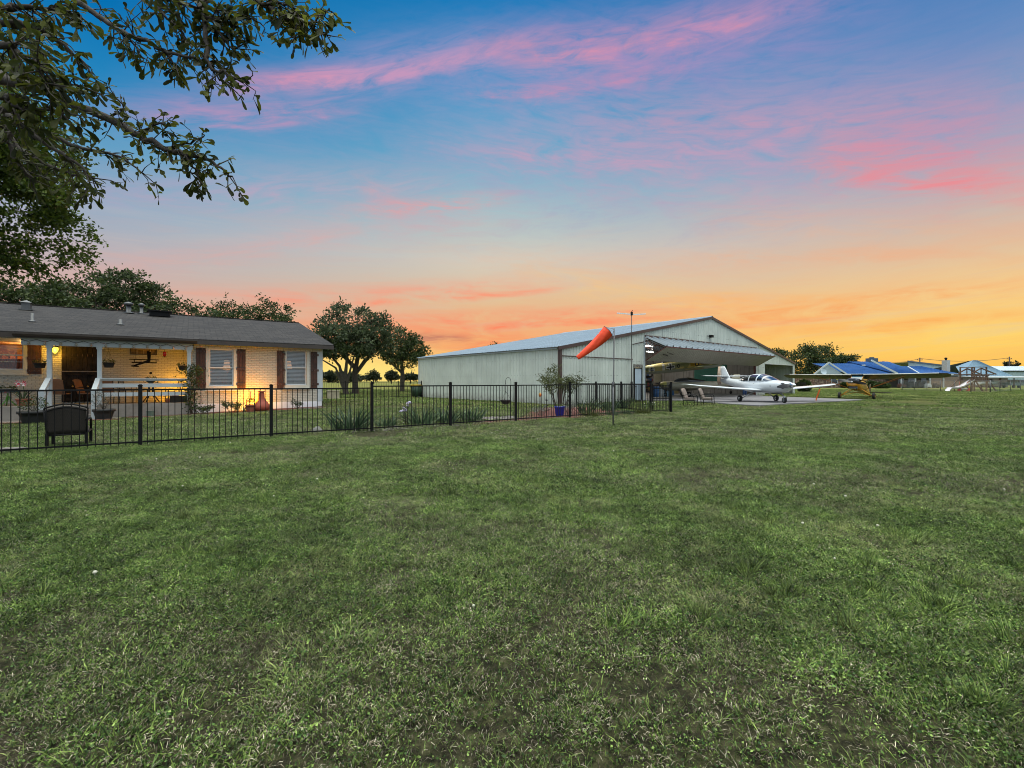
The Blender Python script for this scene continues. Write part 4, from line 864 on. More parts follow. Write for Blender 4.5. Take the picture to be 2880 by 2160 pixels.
mesh_chair(tx-.72, .95, R(75), 'black metal patio chair at the left side of the porch table'); mesh_chair(tx+.72, .95, R(-75), 'black metal patio chair at the right side of the porch table')
tan = mat('tan_sling', (.24, .11, .055), .8, .12, 5, bump=.3)
def sling_chair(px, d, rz, label):
    t = thing('sling_chair', label, 'chair', hpos(px, d, PF), HA+rz, 'tan sling chairs on the porch'); mb = MB()
    mb.grid([[(-.25+.5*i/8, .20+.14*j/8, .42+(.50+.05*math.sin(math.pi*i/8))*j/8) for i in range(9)] for j in range(9)]); o = mb.build('backrest', tan, t); o.modifiers.new('thick', 'SOLIDIFY').thickness = .02
    mb = MB(); mb.box((-.26, -.25, .38), (.26, .22, .42), bev=.015); mb.build('seat', tan, t)
    for s_ in (-1, 1):
        mb = MB(); mb.tube([(s_*.27, -.24, 0), (s_*.27, -.24, .40), (s_*.27, -.2, .62), (s_*.27, .1, .63), (s_*.27, .27, .60)], .014, 6); mb.tube([(s_*.27, .26, 0), (s_*.27, .20, .4), (s_*.26, .33, .9)], .014, 6); mb.build('side_frame', blackm, t)
sling_chair(168, .9, R(165), 'tan sling chair on the porch just right of the left post, back to the yard'); sling_chair(246, 1.1, R(70), 'tan sling chair beside the black plank door'); sling_chair(302, .8, R(170), 'tan sling chair half hidden behind the left end of the porch rail')
t = thing('dark_storage_box', 'low dark box with folded cloth on the porch under the rail near the vine', 'box', hpos(505, .6, PF), HA); mb = MB(); mb.box((-.32, -.2, 0), (.32, .2, .26), bev=.02); mb.build('box', darkpot, t); mb = MB(); mb.box((-.26, -.15, .262), (-.02, .15, .30), bev=.01); mb.build('cloth', mat('red_cloth', (.3, .03, .03), .9), t)
t = thing('small_pot_plant', 'small leafy pot plant on the porch floor left of the dark box', 'potted plant', hpos(474, .5, PF)); mb = MB(); mb.lathe([(.08, 0), (.11, .16), (.001, .15)], 12, cap=False); mb.build('pot', terra, t); C, D = puff(90, (0, 0, .22), .14); foliage_on(t, C, D, .05, shrub_m)
# utility box and arch vent on the slab face
t = thing('green_utility_box', 'small green irrigation box leaning on the porch slab behind the flower bed', 'utility box', hpos(423, -.55)); mb = MB(); mb.box((-.1, -.08, 0), (.1, .08, .2), bev=.015); mb.box((-.11, -.09, .2), (.11, .09, .225), bev=.01); o = mb.build('box', mat('utility_green', (.12, .17, .13), .6), t)
# chiminea
cp = hpos(735, -.75); cp.z = gz(cp.x, cp.y)+.02; t = thing('chiminea', 'red clay chiminea with a tall neck against the lit house wall', 'chiminea', cp)
mb = MB(); mb.lathe([(.20, 0), (.30, .04), (.345, .14), (.33, .24), (.25, .36), (.16, .46), (.135, .55), (.115, .75), (.11, .80), (.135, .82), (.135, .86), (.09, .86), (.08, .8)], 28, cap=False); mb.build('body', mat('red_clay', (.30, .065, .035), .7, .2, 3, bump=.3), t)
p = hpos(704, -.85); p.z = gz(p.x, p.y)+.02; t = pot('terracotta_pot', p, .20, .30, terra, 'terracotta pot with a young plant and wooden hook beside the chiminea'); C, D = puff(70, (.05, 0, .42), .13, flat=1.0); foliage_on(t, C, D, .09, shrub_m); mb = MB(); mb.tube([(-.02, 0, .25), (0, 0, .55), (0, 0, .86)], .018, 6); mb.tube([(-.16, 0, .25), (-.16, 0, .5), (-.08, 0, .58)], .015, 6); mb.build('stake', terra, t)
bush('flowering_shrub', hpos(652, -.75), .5, .55, 900, .065, shrub_m, 'leafy green shrub below the first bedroom window', stems=9)
p = hpos(684, -.75); p.z = .05; iris(p, 60, .25, .5, 'spiky dark clump between the leafy shrub and the terracotta pot', w=.02)
bush('flowering_shrub', hpos(836, -.7), .32, .55, 380, .06, shrub_m, 'small leafy shrub below the bedroom window nearest the house corner', stems=7)
bush('ground_shrub', hpos(575, -.8), .42, .35, 420, .08, shrub_m, 'low dark leafy shrub at the foot of the vine', stems=8)
# climbing vine on the last porch post
vb = hpos(541, -.45); t = thing('climbing_vine', 'leafy climbing vine on the right porch post', 'vine', vb); mb = MB(); C = []; D = []
for s_ in range(7):
    pts = []; ph = random.uniform(0, 6)
    for i in range(12): z = i/11*random.uniform(1.9, 2.2); pts.append((.12*math.sin(z*2.2+ph)+.06*s_*.3-.05, .1*math.cos(z*2.7+ph), z))
    mb.tube(pts, [.012-.0008*i for i in range(12)], 5, cap=False)
    for i in range(150):
        k = random.random()**.7*11; a, b = Vector(pts[int(k)]), Vector(pts[min(11, int(k)+1)]); q = a.lerp(b, k-int(k)); q += Vector((random.gauss(0, .13+.10*(q.z > 1.3 and q.z < 1.95)), random.gauss(0, .10), random.gauss(0, .06))); C.append(q); D.append(Vector((random.gauss(0, 1), random.gauss(-.3, 1), random.gauss(0, .8))))
mb.build('stems', twigm, t); foliage_on(t, C, D, .085, shrub_m, ws=.65)
# warm garden lights against the wall
for px, d, z, pw, lb in ((718, -.55, .12, 125, 'small warm garden uplight hidden behind the chiminea'),):
    t = thing('garden_uplight', lb, 'light', hpos(px, d, z+gz(-11, 21)), HA); mb = MB(); mb.lathe([(.03, 0), (.05, .02), (.055, .09), (.04, .09)], 10); mb.tube([(0, 0, 0), (0, 0, -.2)], .01, 5); mb.build('housing', blackm, t)
    mb = MB(); mb.lathe([(.001, .085), (.04, .086)], 10, cap=False); mb.build('lens', mat('lit_lens', (1, .7, .2), .3, emit=(1, .55, .08), estr=6), t); lamp('uplight_bulb', (0, -.10, .30), pw*1.3, (1, .40, .0), .12, t)
t = thing('porch_floor_lantern', 'small warm lantern on the porch floor against the lit brick wall', 'lantern', hpos(500, 1.72, PF), HA); mb = MB(); mb.box((-.06, -.06, 0), (.06, .06, .03)); mb.box((-.06, -.06, .24), (.06, .06, .27))
for a in (-1, 1):
    for b in (-1, 1): mb.box((a*.055-.005, b*.055-.005, .03), (a*.055+.005, b*.055+.005, .24))
mb.build('frame', blackm, t); mb = MB(); mb.lathe([(.03, .04), (.03, .18), (.001, .2)], 10); mb.build('candle', mat('lit_candle', (1, .7, .3), .5, emit=(1, .5, .1), estr=4), t); lamp('candle_light', (0, -.45, .55), 70, (1, .44, .03), .12, t)
# ================= WINDSOCK, MAST, BIN =================
p = gr(1724.6, 14.16); t = thing('windsock', 'orange windsock drooping from a grey pole in front of the fence', 'windsock', p)
mb = MB(); mb.tube([(0, 0, -.1), (.0, 0, 1.25)], .024, 8); mb.build('lower_pole', metal, t); mb = MB(); mb.tube([(0, 0, 1.25), (.015, 0, 1.30), (.03, 0, 3.02)], .018, 8); mb.lathe([(.03, 1.22), (.034, 1.25), (.034, 1.34), (.02, 1.36)], 8); mb.build('upper_pole', mat('dull_steel', (.12, .12, .13), .5, metal=.6), t)
top = Vector((.03, 0, 3.0)); mo = Vector((-.17, -.02, 2.93)); tip = Vector((-1.13, -.12, 2.10))
mb = MB(); ax = (tip-mo).normalized(); s1 = ax.cross(Vector((0, 1, 0))).normalized(); s2 = ax.cross(s1); rr = []
for i in range(41):
    u = i/40; r_ = .195*(1-u)+.07*u; c = mo.lerp(tip, u)+Vector((0, 0, -.05*math.sin(math.pi*u))); fl_ = .55+.3*(1-u)
    rr.append([c+s1*math.cos(a)*r_*(1+.05*math.sin(3*a+u*7)+.05*noise.noise(Vector((a*2, u*14, 1))))+s2*math.sin(a)*r_*fl_*(1+.09*math.sin(5*a+u*9)+.08*noise.noise(Vector((a*3, u*20, 5)))) for a in [k*math.pi/9 for k in range(18)]])
mb.rings(rr, cap=False); o = mb.build('sock', mat('orange_nylon', (.86, .065, .012), .55, .10, 4, bump=.4, bscale=9), t)
mb = MB(); mb.tube([rr[0][k] for k in range(18)]+[rr[0][0]], .008, 5); mb.tube([top, rr[0][0]], .005, 4); mb.tube([top, rr[0][9]], .005, 4); mb.tube([top, rr[0][4]], .004, 4); mb.build('hoop_and_bridle', metal, t)
p = gr(1776.5, 30.9); t = thing('antenna_mast', 'tall thin mast with a white television antenna in front of the hangar wall', 'antenna', p)
mb = MB(); mb.tube([(0, 0, 0), (0, 0, 3.2)], .035, 8); mb.tube([(0, 0, 3.2), (0, 0, 6.05)], .025, 8); mb.build('mast', mat('dark_mast', (.05, .045, .045), .5), t)
mb = MB(); mb.tube([(0, 0, 0), (0, 0, 1.35)], .075, 10); mb.build('mast_sleeve', blackm, t)
mb = MB(); mb.bar((-.98, .1, 6.02), (-.06, 0, 5.92), .05, .07); mb.bar((.06, 0, 5.90), (.92, -.1, 5.93), .05, .07)
for i in range(6): x = -.9+.14*i; mb.bar((x, -.18, 6.0-.01*i), (x, .26, 6.0-.01*i), .015, .015)
mb.build('antenna_boom', mat('white_plastic', (.8, .8, .8), .4), t); mb = MB(); mb.box((-.07, -.07, 5.85), (.07, .07, 6.08), bev=.02); mb.tube([(-.03, 0, 6.05), (.06, 0, 6.2)], .02, 5); mb.build('rotor', blackm, t)
p = gr(1171, 39.0); t = thing('wheelie_bin', 'dark green wheelie bin with a yellow lid at the far hangar corner', 'bin', p, R(-25)); mb = MB()
mb.rings([[(-.26, -.3, .08), (.26, -.3, .08), (.26, .3, .08), (-.26, .3, .08)], [(-.36, -.40, .98), (.36, -.40, .98), (.36, .40, .98), (-.36, .40, .98)]]); mb.build('body', mat('bin_green', (.03, .07, .045), .5), t)
mb = MB(); mb.box((-.40, -.45, .98), (.40, .44, 1.04), bev=.06); mb.box((-.32, -.36, 1.04), (.32, .34, 1.09), bev=.08); mb.build('lid', mat('bin_yellow', (.62, .42, .02), .45), t)
for s_ in (-1, 1): mb = MB(); mb.lathe([(.02, -.03), (.11, -.03), (.11, .03), (.02, .03)], 14, (s_*.28, .34, .11), Matrix.Rotation(R(90), 4, 'Y')); mb.build('wheel', blackm, t)
# ranch gate style white box and small post near back fence
t = thing('lawn_marker', 'small pale wooden box post standing by the distant fence near the trees', 'post', gr(937, 35.2)); mb = MB(); mb.box((-.45, -.1, 0), (.45, .1, .62)); mb.box((-.5, -.14, .62), (.5, .14, .68)); mb.build('box', mat('weathered_cream', (.40, .36, .28), .8, .2, 4), t)
# metal lawn chairs beside the gate
beigec = mat('beige_cushion', (.25, .20, .175), .85, .12, 4, bump=.3)
def lawn_chair(p, rz, label):
    t = thing('lawn_chair', label, 'chair', p, rz, 'cushioned metal lawn chairs by the apron'); s = 1.0; ns = []
    def rr_(w, y0, z0, dx, dz, th, n=10):   # rounded cushion slab
        return None
    mb = MB(); G1 = []
    for j in range(8):
        u = j/7; row = []
        for i in range(9):
            v = i/8*2-1; wv_ = .29*(1-.22*max(0, u-.6)**2*6); row.append((v*wv_, -.20-.18*u-.03*(1-v*v), .40+.55*u-.05*max(0, u-.7)*abs(v)**3*3))
        G1.append(row)
    mb.grid(G1); o = mb.build('back_cushion', beigec, t); md = o.modifiers.new('thick', 'SOLIDIFY'); md.thickness = .09; md.offset = -1
    mb = MB(); mb.box((-.29, -.22, .34), (.29, .33, .44), bev=.05); mb.build('seat_cushion', beigec, t)
    for s_ in (-1, 1):
        x = s_*.33; mb = MB(); mb.tube([(x, .34, .0), (x, .38, .10), (x, .36, .50), (x, .30, .60), (x, .0, .62), (x, -.26, .58)], .019, 7); mb.build('armrest', blackm, t)
        mb = MB(); mb.tube([(x, -.20, 0), (x, -.22, .30), (x*.95, -.30, .62), (x*.88, -.42, .96)], .019, 7); mb.build('leg', blackm, t)
    mb = MB(); mb.tube([(-.33, .34, .30), (.33, .34, .30)], .016, 6); mb.tube([(-.33, -.22, .30), (.33, -.22, .30)], .016, 6); mb.tube([(-.33, -.22, .30), (-.33, .35, .30)], .016, 6); mb.tube([(.33, -.22, .30), (.33, .35, .30)], .016, 6)
    mb.build('seat_frame', blackm, t); mb = MB(); mb.tube([(-.29, -.42, .96), (-.15, -.44, 1.0), (.15, -.44, 1.0), (.29, -.42, .96)], .016, 6); mb.build('back_bow', blackm, t); return t
lawn_chair(gr(1938, 25.7), R(-128), 'beige cushioned metal lawn chair nearest the gate, left of its twin')
lawn_chair(gr(1986, 26.2), R(-124), 'beige cushioned metal lawn chair nearer the white airplane, right of its twin')
# ================= HANGAR =================
GR = Vector((2.83, 26.8, 0)); GA = R(40); GU = Vector((math.cos(GA), math.sin(GA), 0)); GV = Vector((-math.sin(GA), math.cos(GA), 0))
GM = Matrix.Translation(GR) @ Matrix.Rotation(GA, 4, 'Z')
def gxp(px, d=0.0):
    k = (px-1440)/F; B = GR+GV*d; return -(B.x-k*B.y)/(GU.x-k*GU.y)
def gY(px, d=0.0): return (GM @ Vector((gxp(px, d), d, 0))).y
def gzp(px, py, d=0.0): return H0-(py-HZ)/F*gY(px, d)
def gp(px, d, z=0.0): return GM @ Vector((gxp(px, d), d, z))
GW, GD, GE, GPX, GPZ = 37.5, 17.1, 3.38, 18.3, 6.78
def gtop(x): return GE+(GPZ-GE)*x/GPX if x < GPX else GE+(GPZ-GE)*(GW-x)/(GW-GPX)
def corr(mb, P, Q, u0, u1, nrm, pitch=.30, dep=.045, both=False):
    """ribbed sheet between the edge curves P(u) and Q(u)"""
    nrm = Vector(nrm); us = []; u = u0
    while u < u1-1e-4:
        for f, h in ((0, 0), (.06, 1), (.16, 1), (.22, 0), (.58, 0), (.60, .3), (.64, .3), (.66, 0)):
            if u+f*pitch < u1: us.append((u+f*pitch, h*dep))
        u += pitch
    us.append((u1, 0)); A = [Vector(P(u))+nrm*h for u, h in us]; B = [Vector(Q(u))+nrm*h for u, h in us]
    mb.grid([A, B], False); return mb
sheet = sheet_mat('grey_green_sheet_metal', (.62, .665, .62))
sheet_w = mat('white_ribbed_sheet', (.42, .48, .52), .35, .05, 2)
zinc = sheet_mat('zinc_roof_sheet', (.27, .35, .43), zs=(), dirt=.2)
trimm = mat('maroon_brown_trim', (.075, .045, .042), .5, .12, 3)
steel = mat('red_oxide_steel', (.11, .035, .03), .6, .2, 5)
underm = mat('olive_grey_lining', (.36, .34, .28), .6, .10, 2)
hangar = thing('hangar', 'big grey green sheet metal hangar with low gable roof and open bifold door', 'hangar', GR, GA)
D0, D1, DZ = gxp(1812.5), gxp(2126), 4.52
L0, L1, LZ = gxp(2150), gxp(2229), 3.10
PD0, PD1 = gxp(1783), gxp(1804.5); PDZ = gzp(1794, 1035)
mb = MB(); corr(mb, lambda y: (0, y, 0), lambda y: (0, y, GE), 0, GD, (-1, 0, 0)); o_ = mb.build('side_wall', sheet, hangar)
mb = MB(); corr(mb, lambda y: (GW, y, 0), lambda y: (GW, y, GE), 0, GD, (1, 0, 0)); corr(mb, lambda x: (x, GD, 0), lambda x: (x, GD, gtop(x)), 0, GW, (0, 1, 0)); mb.build('rear_wall', sheet, hangar)
mb = MB(); nf = (0, -1, 0)
corr(mb, lambda x: (x, 0, 0), lambda x: (x, 0, gtop(x)), 0, PD0, nf, .28); corr(mb, lambda x: (x, 0, PDZ+.25), lambda x: (x, 0, gtop(x)), PD0, PD1, nf, .28); corr(mb, lambda x: (x, 0, 0), lambda x: (x, 0, gtop(x)), PD1, D0, nf, .28)
corr(mb, lambda x: (x, 0, DZ), lambda x: (x, 0, gtop(x)), D0, GPX, nf, .28); corr(mb, lambda x: (x, 0, DZ), lambda x: (x, 0, gtop(x)), GPX, D1, nf, .28)
corr(mb, lambda x: (x, 0, 0), lambda x: (x, 0, gtop(x)), D1, L0, nf, .28); corr(mb, lambda x: (x, 0, LZ), lambda x: (x, 0, gtop(x)), L0, L1, nf, .28); corr(mb, lambda x: (x, 0, 0), lambda x: (x, 0, gtop(x)), L1, GW, nf, .28)
mb.build('gable_wall', sheet, hangar)
mb = MB(); corr(mb, lambda y: (-.22, y, GE+.02), lambda y: (GPX, y, GPZ+.05), -.12, GD+.1, (0, 0, 1), .30, .035); corr(mb, lambda y: (GPX, y, GPZ+.05), lambda y: (GW+.22, y, GE+.02), -.12, GD+.1, (0, 0, 1), .30, .035)
hroof = mb.build('roof', zinc, hangar)
mb = MB(); mb.add([(GPX-.2, -.13, GPZ+.04), (GPX, -.13, GPZ+.12), (GPX+.2, -.13, GPZ+.04), (GPX-.2, GD+.1, GPZ+.04), (GPX, GD+.1, GPZ+.12), (GPX+.2, GD+.1, GPZ+.04)], [(0, 1, 4, 3), (1, 2, 5, 4)]); mb.build('ridge_cap', zinc, hroof)
mb = MB()
for (xa, za), (xb, zb) in (((-.24, GE), (GPX, GPZ+.03)), ((GW+.24, GE), (GPX, GPZ+.03))): mb.bar((xa, -.10, za-.07), (xb, -.10, zb-.07), .07, .20)
mb.box((-.045, -.05, 0), (.14, .0, GE-.12)); mb.box((-.05, .0, 0), (-.025, .14, GE-.12)); mb.build('rake_trim', trimm, hangar)
mb = MB(); mb.box((-.10, .15, GE-.10), (-.03, GD, GE+.0)); mb.box((-.045, GD-.1, 0), (-.02, GD+.03, GE-.1)); mb.box((D0-.09, -.05, 0), (D0+.03, -.002, DZ)); mb.box((D1-.03, -.05, 0), (D1+.10, -.002, DZ)); mb.box((L0-.06, -.045, 0), (L0+.02, -.002, LZ+.08)); mb.box((L0, -.045, LZ), (L1, -.002, LZ+.08)); mb.box((L1-.02, -.045, 0), (L1+.05, -.002, LZ+.08)); mb.box((GW-.1, -.05, 0), (GW+.04, 0, GE-.1)); mb.build('white_trim', sheet_w, hangar)
mb = MB(); mb.box((.15, -.06, 2.86), (PD0-.2, -.024, 2.91)); mb.bar((PD0-.2, -.045, DZ-.6), (D0-.1, -.045, DZ-.35), .03, .05); mb.box((D0-.05, -.10, DZ-.02), (D1+.05, -.01, DZ+.13)); mb.build('header_trim', trimm, hangar)
# bifold door, folded open
FO, FZ, BZ = 1.70, 3.72, 2.84
lid = MB(); corr(lid, lambda x: (x, -.06, DZ-.02), lambda x: (x, -FO, FZ+.05), D0, D1, (0, -.35, .93), .84, .12); up = lid.build('bifold_upper_leaf', mat('grey_leaf_sheet', (.24, .29, .33), .4, .12, 1.5), hangar)
mb = MB(); corr(mb, lambda x: (x, -.02, DZ-.08), lambda x: (x, -FO+.05, FZ-.02), D0, D1, (0, .3, -.9), .42, .02); mb.build('bifold_upper_lining', underm, up)
mb = MB(); corr(mb, lambda x: (x, -FO, FZ), lambda x: (x, -.10, BZ), D0, D1, (0, -.45, -.88), .30, .022); low = mb.build('bifold_lower_leaf', underm, hangar)
mb = MB(); mb.bar((D0, -FO-.02, FZ+.0), (D1, -FO-.02, FZ+.0), .06, .06); mb.bar((D0+.02, -FO, FZ), (D0+.02, -.1, BZ), .05, .05); mb.bar((D1-.02, -FO, FZ), (D1-.02, -.1, BZ), .05, .05); mb.build('door_truss_edge', steel, low)
mb = MB(); x = gxp(1871, -.9); z_ = FZ-.42; mb.bar((x-.5, -1.05, z_-.05), (x+.5, -.8, z_-.08), .05, .05); mb.bar((x-.4, -1.3, z_+.08), (x+.9, -1.0, z_+.0), .03, .03); mb.build('lift_bracket', blackm, low)
# personnel door
mb = MB(); mb.box((PD0+.06, -.02, .06), (PD1-.06, .02, PDZ-.05)); pdn = mb.build('personnel_door', mat('pale_blue_door', (.42, .52, .62), .5, .06, 2), hangar)
mb = MB(); mb.box((PD0-.06, -.05, 0), (PD0+.055, .0, PDZ)); mb.box((PD1-.055, -.05, 0), (PD1+.04, .0, PDZ)); mb.box((PD0+.055, -.05, PDZ-.045), (PD1-.055, 0, PDZ+.0)); mb.build('frame', blackm, pdn)
mb = MB(); mb.lathe([(.001, 0), (.03, .01), (.03, .05), (.001, .06)], 8, (PD0+.14, -.03, 1.0), Matrix.Rotation(R(90), 4, 'X')); mb.build('handle', metal, pdn)
mb = MB(); mb.box((PD0-.08, -.06, PDZ+.02), (PD1+.06, -.005, PDZ+.25)); mb.build('transom_panel', mat('rusted_panel', (.20, .20, .18), .7, .3, 6, second=(.10, .08, .07), sscale=8), hangar)
mb = MB(); z_ = gzp(1994, 948); x = gxp(1994); mb.box((x-.12, -.30, z_-.04), (x+.28, -.03, z_+.16), bev=.05); mb.bar((x-.5, -.08, z_+.06), (x-.12, -.12, z_+.06), .05, .05); mb.build('wall_floodlight', blackm, hangar)
# inside
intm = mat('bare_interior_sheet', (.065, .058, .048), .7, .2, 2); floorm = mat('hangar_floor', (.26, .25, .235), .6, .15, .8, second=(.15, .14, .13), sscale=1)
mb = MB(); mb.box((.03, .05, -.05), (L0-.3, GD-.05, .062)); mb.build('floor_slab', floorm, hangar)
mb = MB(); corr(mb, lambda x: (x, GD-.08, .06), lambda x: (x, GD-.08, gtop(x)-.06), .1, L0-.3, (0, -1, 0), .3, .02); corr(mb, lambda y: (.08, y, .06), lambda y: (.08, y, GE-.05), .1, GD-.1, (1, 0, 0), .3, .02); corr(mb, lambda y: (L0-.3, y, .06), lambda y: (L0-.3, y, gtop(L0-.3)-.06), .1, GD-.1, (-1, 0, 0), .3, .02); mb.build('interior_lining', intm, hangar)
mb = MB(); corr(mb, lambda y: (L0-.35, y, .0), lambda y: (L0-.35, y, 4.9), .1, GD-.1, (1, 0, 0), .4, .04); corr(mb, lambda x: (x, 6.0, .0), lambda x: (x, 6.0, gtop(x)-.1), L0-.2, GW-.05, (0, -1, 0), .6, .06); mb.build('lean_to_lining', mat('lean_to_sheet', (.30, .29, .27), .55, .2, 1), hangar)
mb = MB()
for x in np.arange(L0+.4, L1, .9): mb.box((x-.03, 5.75, 0), (x+.03, 5.85, 3.6))
mb.box((L0-.5, 5.7, 1.55), (GW-.1, 5.74, 1.68)); mb.build('wall_girt', blackm, hangar)
mb = MB(); a, b = gxp(2002, GD-.5), gxp(2078, GD-.5); mb.box((L0-.42, 3.6, .8), (L0-.36, 7.2, 4.4)); mb.build('green_partition', mat('teal_green_board', (.03, .16, .12), .7, .15, 1), hangar)
mb = MB()
for y in (.9, 5.0, 9.5, 14.0):
    for x0, x1 in ((.2, GPX), (GPX, L0-.4)):
        n = 12
        for i in range(n):
            xa, xb = x0+(x1-x0)*i/n, x0+(x1-x0)*(i+1)/n; za, zb = gtop(xa)-.15, gtop(xb)-.15; dep = .75
            mb.bar((xa, y, za), (xb, y, zb), .07, .07); mb.bar((xa, y, za-dep), (xb, y, zb-dep), .06, .06); mb.bar((xa, y, za), (xb, y, zb-dep), .035, .035)
for i in range(13): x = .6+i*2.1; mb.bar((x, .2, gtop(x)-.08), (x, GD-.2, gtop(x)-.08), .06, .1)
mb.build('roof_trusses', mat('dark_truss_steel', (.06, .035, .03), .6), hangar)
mb = MB(); mb.bar((D1+.02, .1, .06), (D1+.02, .1, 4.4), .18, .18); mb.bar((D0-.02, .1, .06), (D0-.02, .1, 4.4), .18, .18); mb.build('door_columns', steel, hangar)
tube_m = mat('lit_fluorescent_tube', (1, 1, .95), .3, emit=(1, .95, .85), estr=3.5)
for i, (px, py, d) in enumerate(((1824, 974, 5.0), (1828, 990, 9.0))):
    x = gxp(px, d); z_ = gzp(px, py, d); t = thing('strip_light', ('upper lit fluorescent strip hanging inside the left end of the hangar door', 'lower lit fluorescent strip hanging inside the left end of the hangar door')[i], 'strip light', GM @ Vector((x, d, z_)), GA, 'fluorescent strips in the hangar')
    mb = MB(); mb.box((-.7, -.05, .04), (.7, .05, .12)); mb.tube([(-.5, 0, .12), (-.5, 0, .9)], .006, 4); mb.tube([(.5, 0, .12), (.5, 0, .9)], .006, 4); mb.build('housing', white, t)
    mb = MB(); mb.tube([(-.68, 0, 0), (.68, 0, 0)], .03, 8); mb.build('tube', tube_m, t); lamp('tube_light', (0, 0, -.15), 280, (1, .92, .8), .3, t)
# ================= AIRCRAFT =================
def interp(secs, x):
    S = sorted(secs, key=lambda s: s[0])
    if x <= S[0][0]: return S[0]
    for a, b in zip(S, S[1:]):
        if a[0] <= x <= b[0]:
            t = (x-a[0])/(b[0]-a[0]); t = t*t*(3-2*t)*.5+t*.5; return tuple(a[i]+(b[i]-a[i])*t for i in range(len(a)))
    return S[-1]
def spt(sec, a, pw=2.3, off=0.0):
    x, zc, hw, up, dn = sec[:5]; c, s = math.cos(a), math.sin(a); e = 2/pw
    return Vector((x, (hw+off)*math.copysign(abs(c)**e, c), zc+((up if s > 0 else dn)+off)*math.copysign(abs(s)**e, s)))
def hull(mb, secs, n=28, pw=2.3, x0=None, x1=None, steps=36, cap=True):
    xs = np.linspace(x0 if x0 is not None else min(s[0] for s in secs), x1 if x1 is not None else max(s[0] for s in secs), steps)
    mb.rings([[spt(interp(secs, x), 2*math.pi*k/n, pw) for k in range(n)] for x in xs], cap)
def patch_on(mb, secs, xa, xb, lo, hi, pw=2.3, off=.006, side=1, nx=14, na=8):
    """a window lying on the hull: between heights lo(x) and hi(x) on one side"""
    G = []
    for i in range(nx):
        x = xa+(xb-xa)*i/(nx-1); sec = interp(secs, x); row = []
        u = i/(nx-1)
        for j in range(na):
            a = lo(u)+(hi(u)-lo(u))*j/(na-1); p = spt(sec, a if side > 0 else math.pi-a, pw, off); row.append(p)
        G.append(row)
    mb.grid(G)
def foil(c, t): return [(c*x, t*y) for x, y in ((.0, 0), (.012, .35), (.06, .62), (.18, .93), (.35, 1), (.6, .72), (.85, .28), (1, .02), (.85, -.05), (.6, -.18), (.35, -.35), (.18, -.42), (.06, -.33), (.012, -.2))]
def wing(mb, stations, vertical=False):
    """stations (span, x of leading edge, z, chord, half thickness); skins both sides of one half"""
    rg = []
    for y, xl, z, c, th in stations:
        rg.append([(xl-a, 0+b if vertical else y, (y if vertical else z+b)) for a, b in foil(c, th)] if not vertical else [(xl-a, b, y) for a, b in foil2(c, th)])
    mb.rings(rg)
def foil2(c, t): return [(c*x, t*y) for x, y in ((0, 0), (.05, .6), (.3, 1), (.7, .6), (1, .06), (1, -.06), (.7, -.6), (.3, -1), (.05, -.6))]
def wheel(mb, c, r, w, n=18): mb.lathe([(r*.55, -w*.5), (r*.85, -w*.5), (r, -w*.28), (r, w*.28), (r*.85, w*.5), (r*.55, w*.5)], n, c, Matrix.Rotation(R(90), 4, 'X'), cap=False)
def hub(mb, c, r, w, n=14): mb.lathe([(.001, -w*.42), (r*.2, -w*.45), (r*.5, -w*.40), (r*.56, -w*.48), (r*.56, w*.48), (r*.5, w*.40), (.001, w*.42)], n, c, Matrix.Rotation(R(90), 4, 'X'), cap=False)
planew = mat('white_aircraft_paint', (.66, .70, .74), .18, .03, 1, coat=.4); tyre = mat('tyre_rubber', (.018, .018, .018), .85, .2, 8); darkglass = mat('dark_canopy_glass', (.012, .014, .018), .05, .1, 2, spec=.8, coat=.5)
propm = mat('black_propeller', (.02, .02, .022), .3); chrome = mat('polished_spinner', (.6, .62, .64), .15, .05, 2, metal=.9)
def prop_blade(mb, c, ang, L, w, M=None):
    ca, sa = math.cos(ang), math.sin(ang); G = []
    for i in range(9):
        u = i/8; r = .06+L*u; ww = w*(.45+.9*math.sin(math.pi*min(1, u*.9+.12)))*.5; tw = R(32)*(1-u)+R(8); row = []
        for s_ in (-1, 0, 1): q = s_*ww; row.append(Vector(c)+Vector((q*math.sin(tw)+(.012 if s_ == 0 else 0), r*ca-q*math.cos(tw)*sa, r*sa+q*math.cos(tw)*ca)))
        G.append(row)
    mb.grid(G); mb.grid([[p-Vector((.012, 0, 0)) for p in r] for r in G])
# --- white low wing four seater
wp = thing('white_airplane', 'white low wing airplane with bubble cabin and tricycle gear parked on the concrete apron', 'airplane', (16.1, 29.5, .07), math.atan2(-.99, .15))
FS = [(2.62, 1.05, .17, .16, .17), (2.45, 1.03, .33, .25, .28), (2.1, 1.01, .47, .31, .38), (1.5, 1.02, .55, .34, .44), (.9, 1.03, .60, .35, .46), (0, 1.03, .62, .35, .47), (-.9, 1.05, .58, .33, .44), (-1.8, 1.12, .43, .30, .38), (-2.8, 1.22, .25, .26, .28), (-3.7, 1.33, .11, .21, .20), (-4.25, 1.40, .04, .17, .14)]
CS = [(1.45, 1.32, .30, .03, .1), (1.1, 1.32, .44, .18, .1), (.7, 1.32, .52, .35, .1), (.2, 1.32, .55, .46, .1), (-.4, 1.32, .53, .47, .1), (-1.0, 1.32, .46, .38, .1), (-1.6, 1.32, .34, .24, .1), (-2.1, 1.32, .2, .10, .1)]
mb = MB(); hull(mb, FS, steps=44); hull(mb, CS, steps=30, pw=2.1); mb.build('fuselage', planew, wp)
mb = MB(); up_ = lambda v: (lambda u: v)
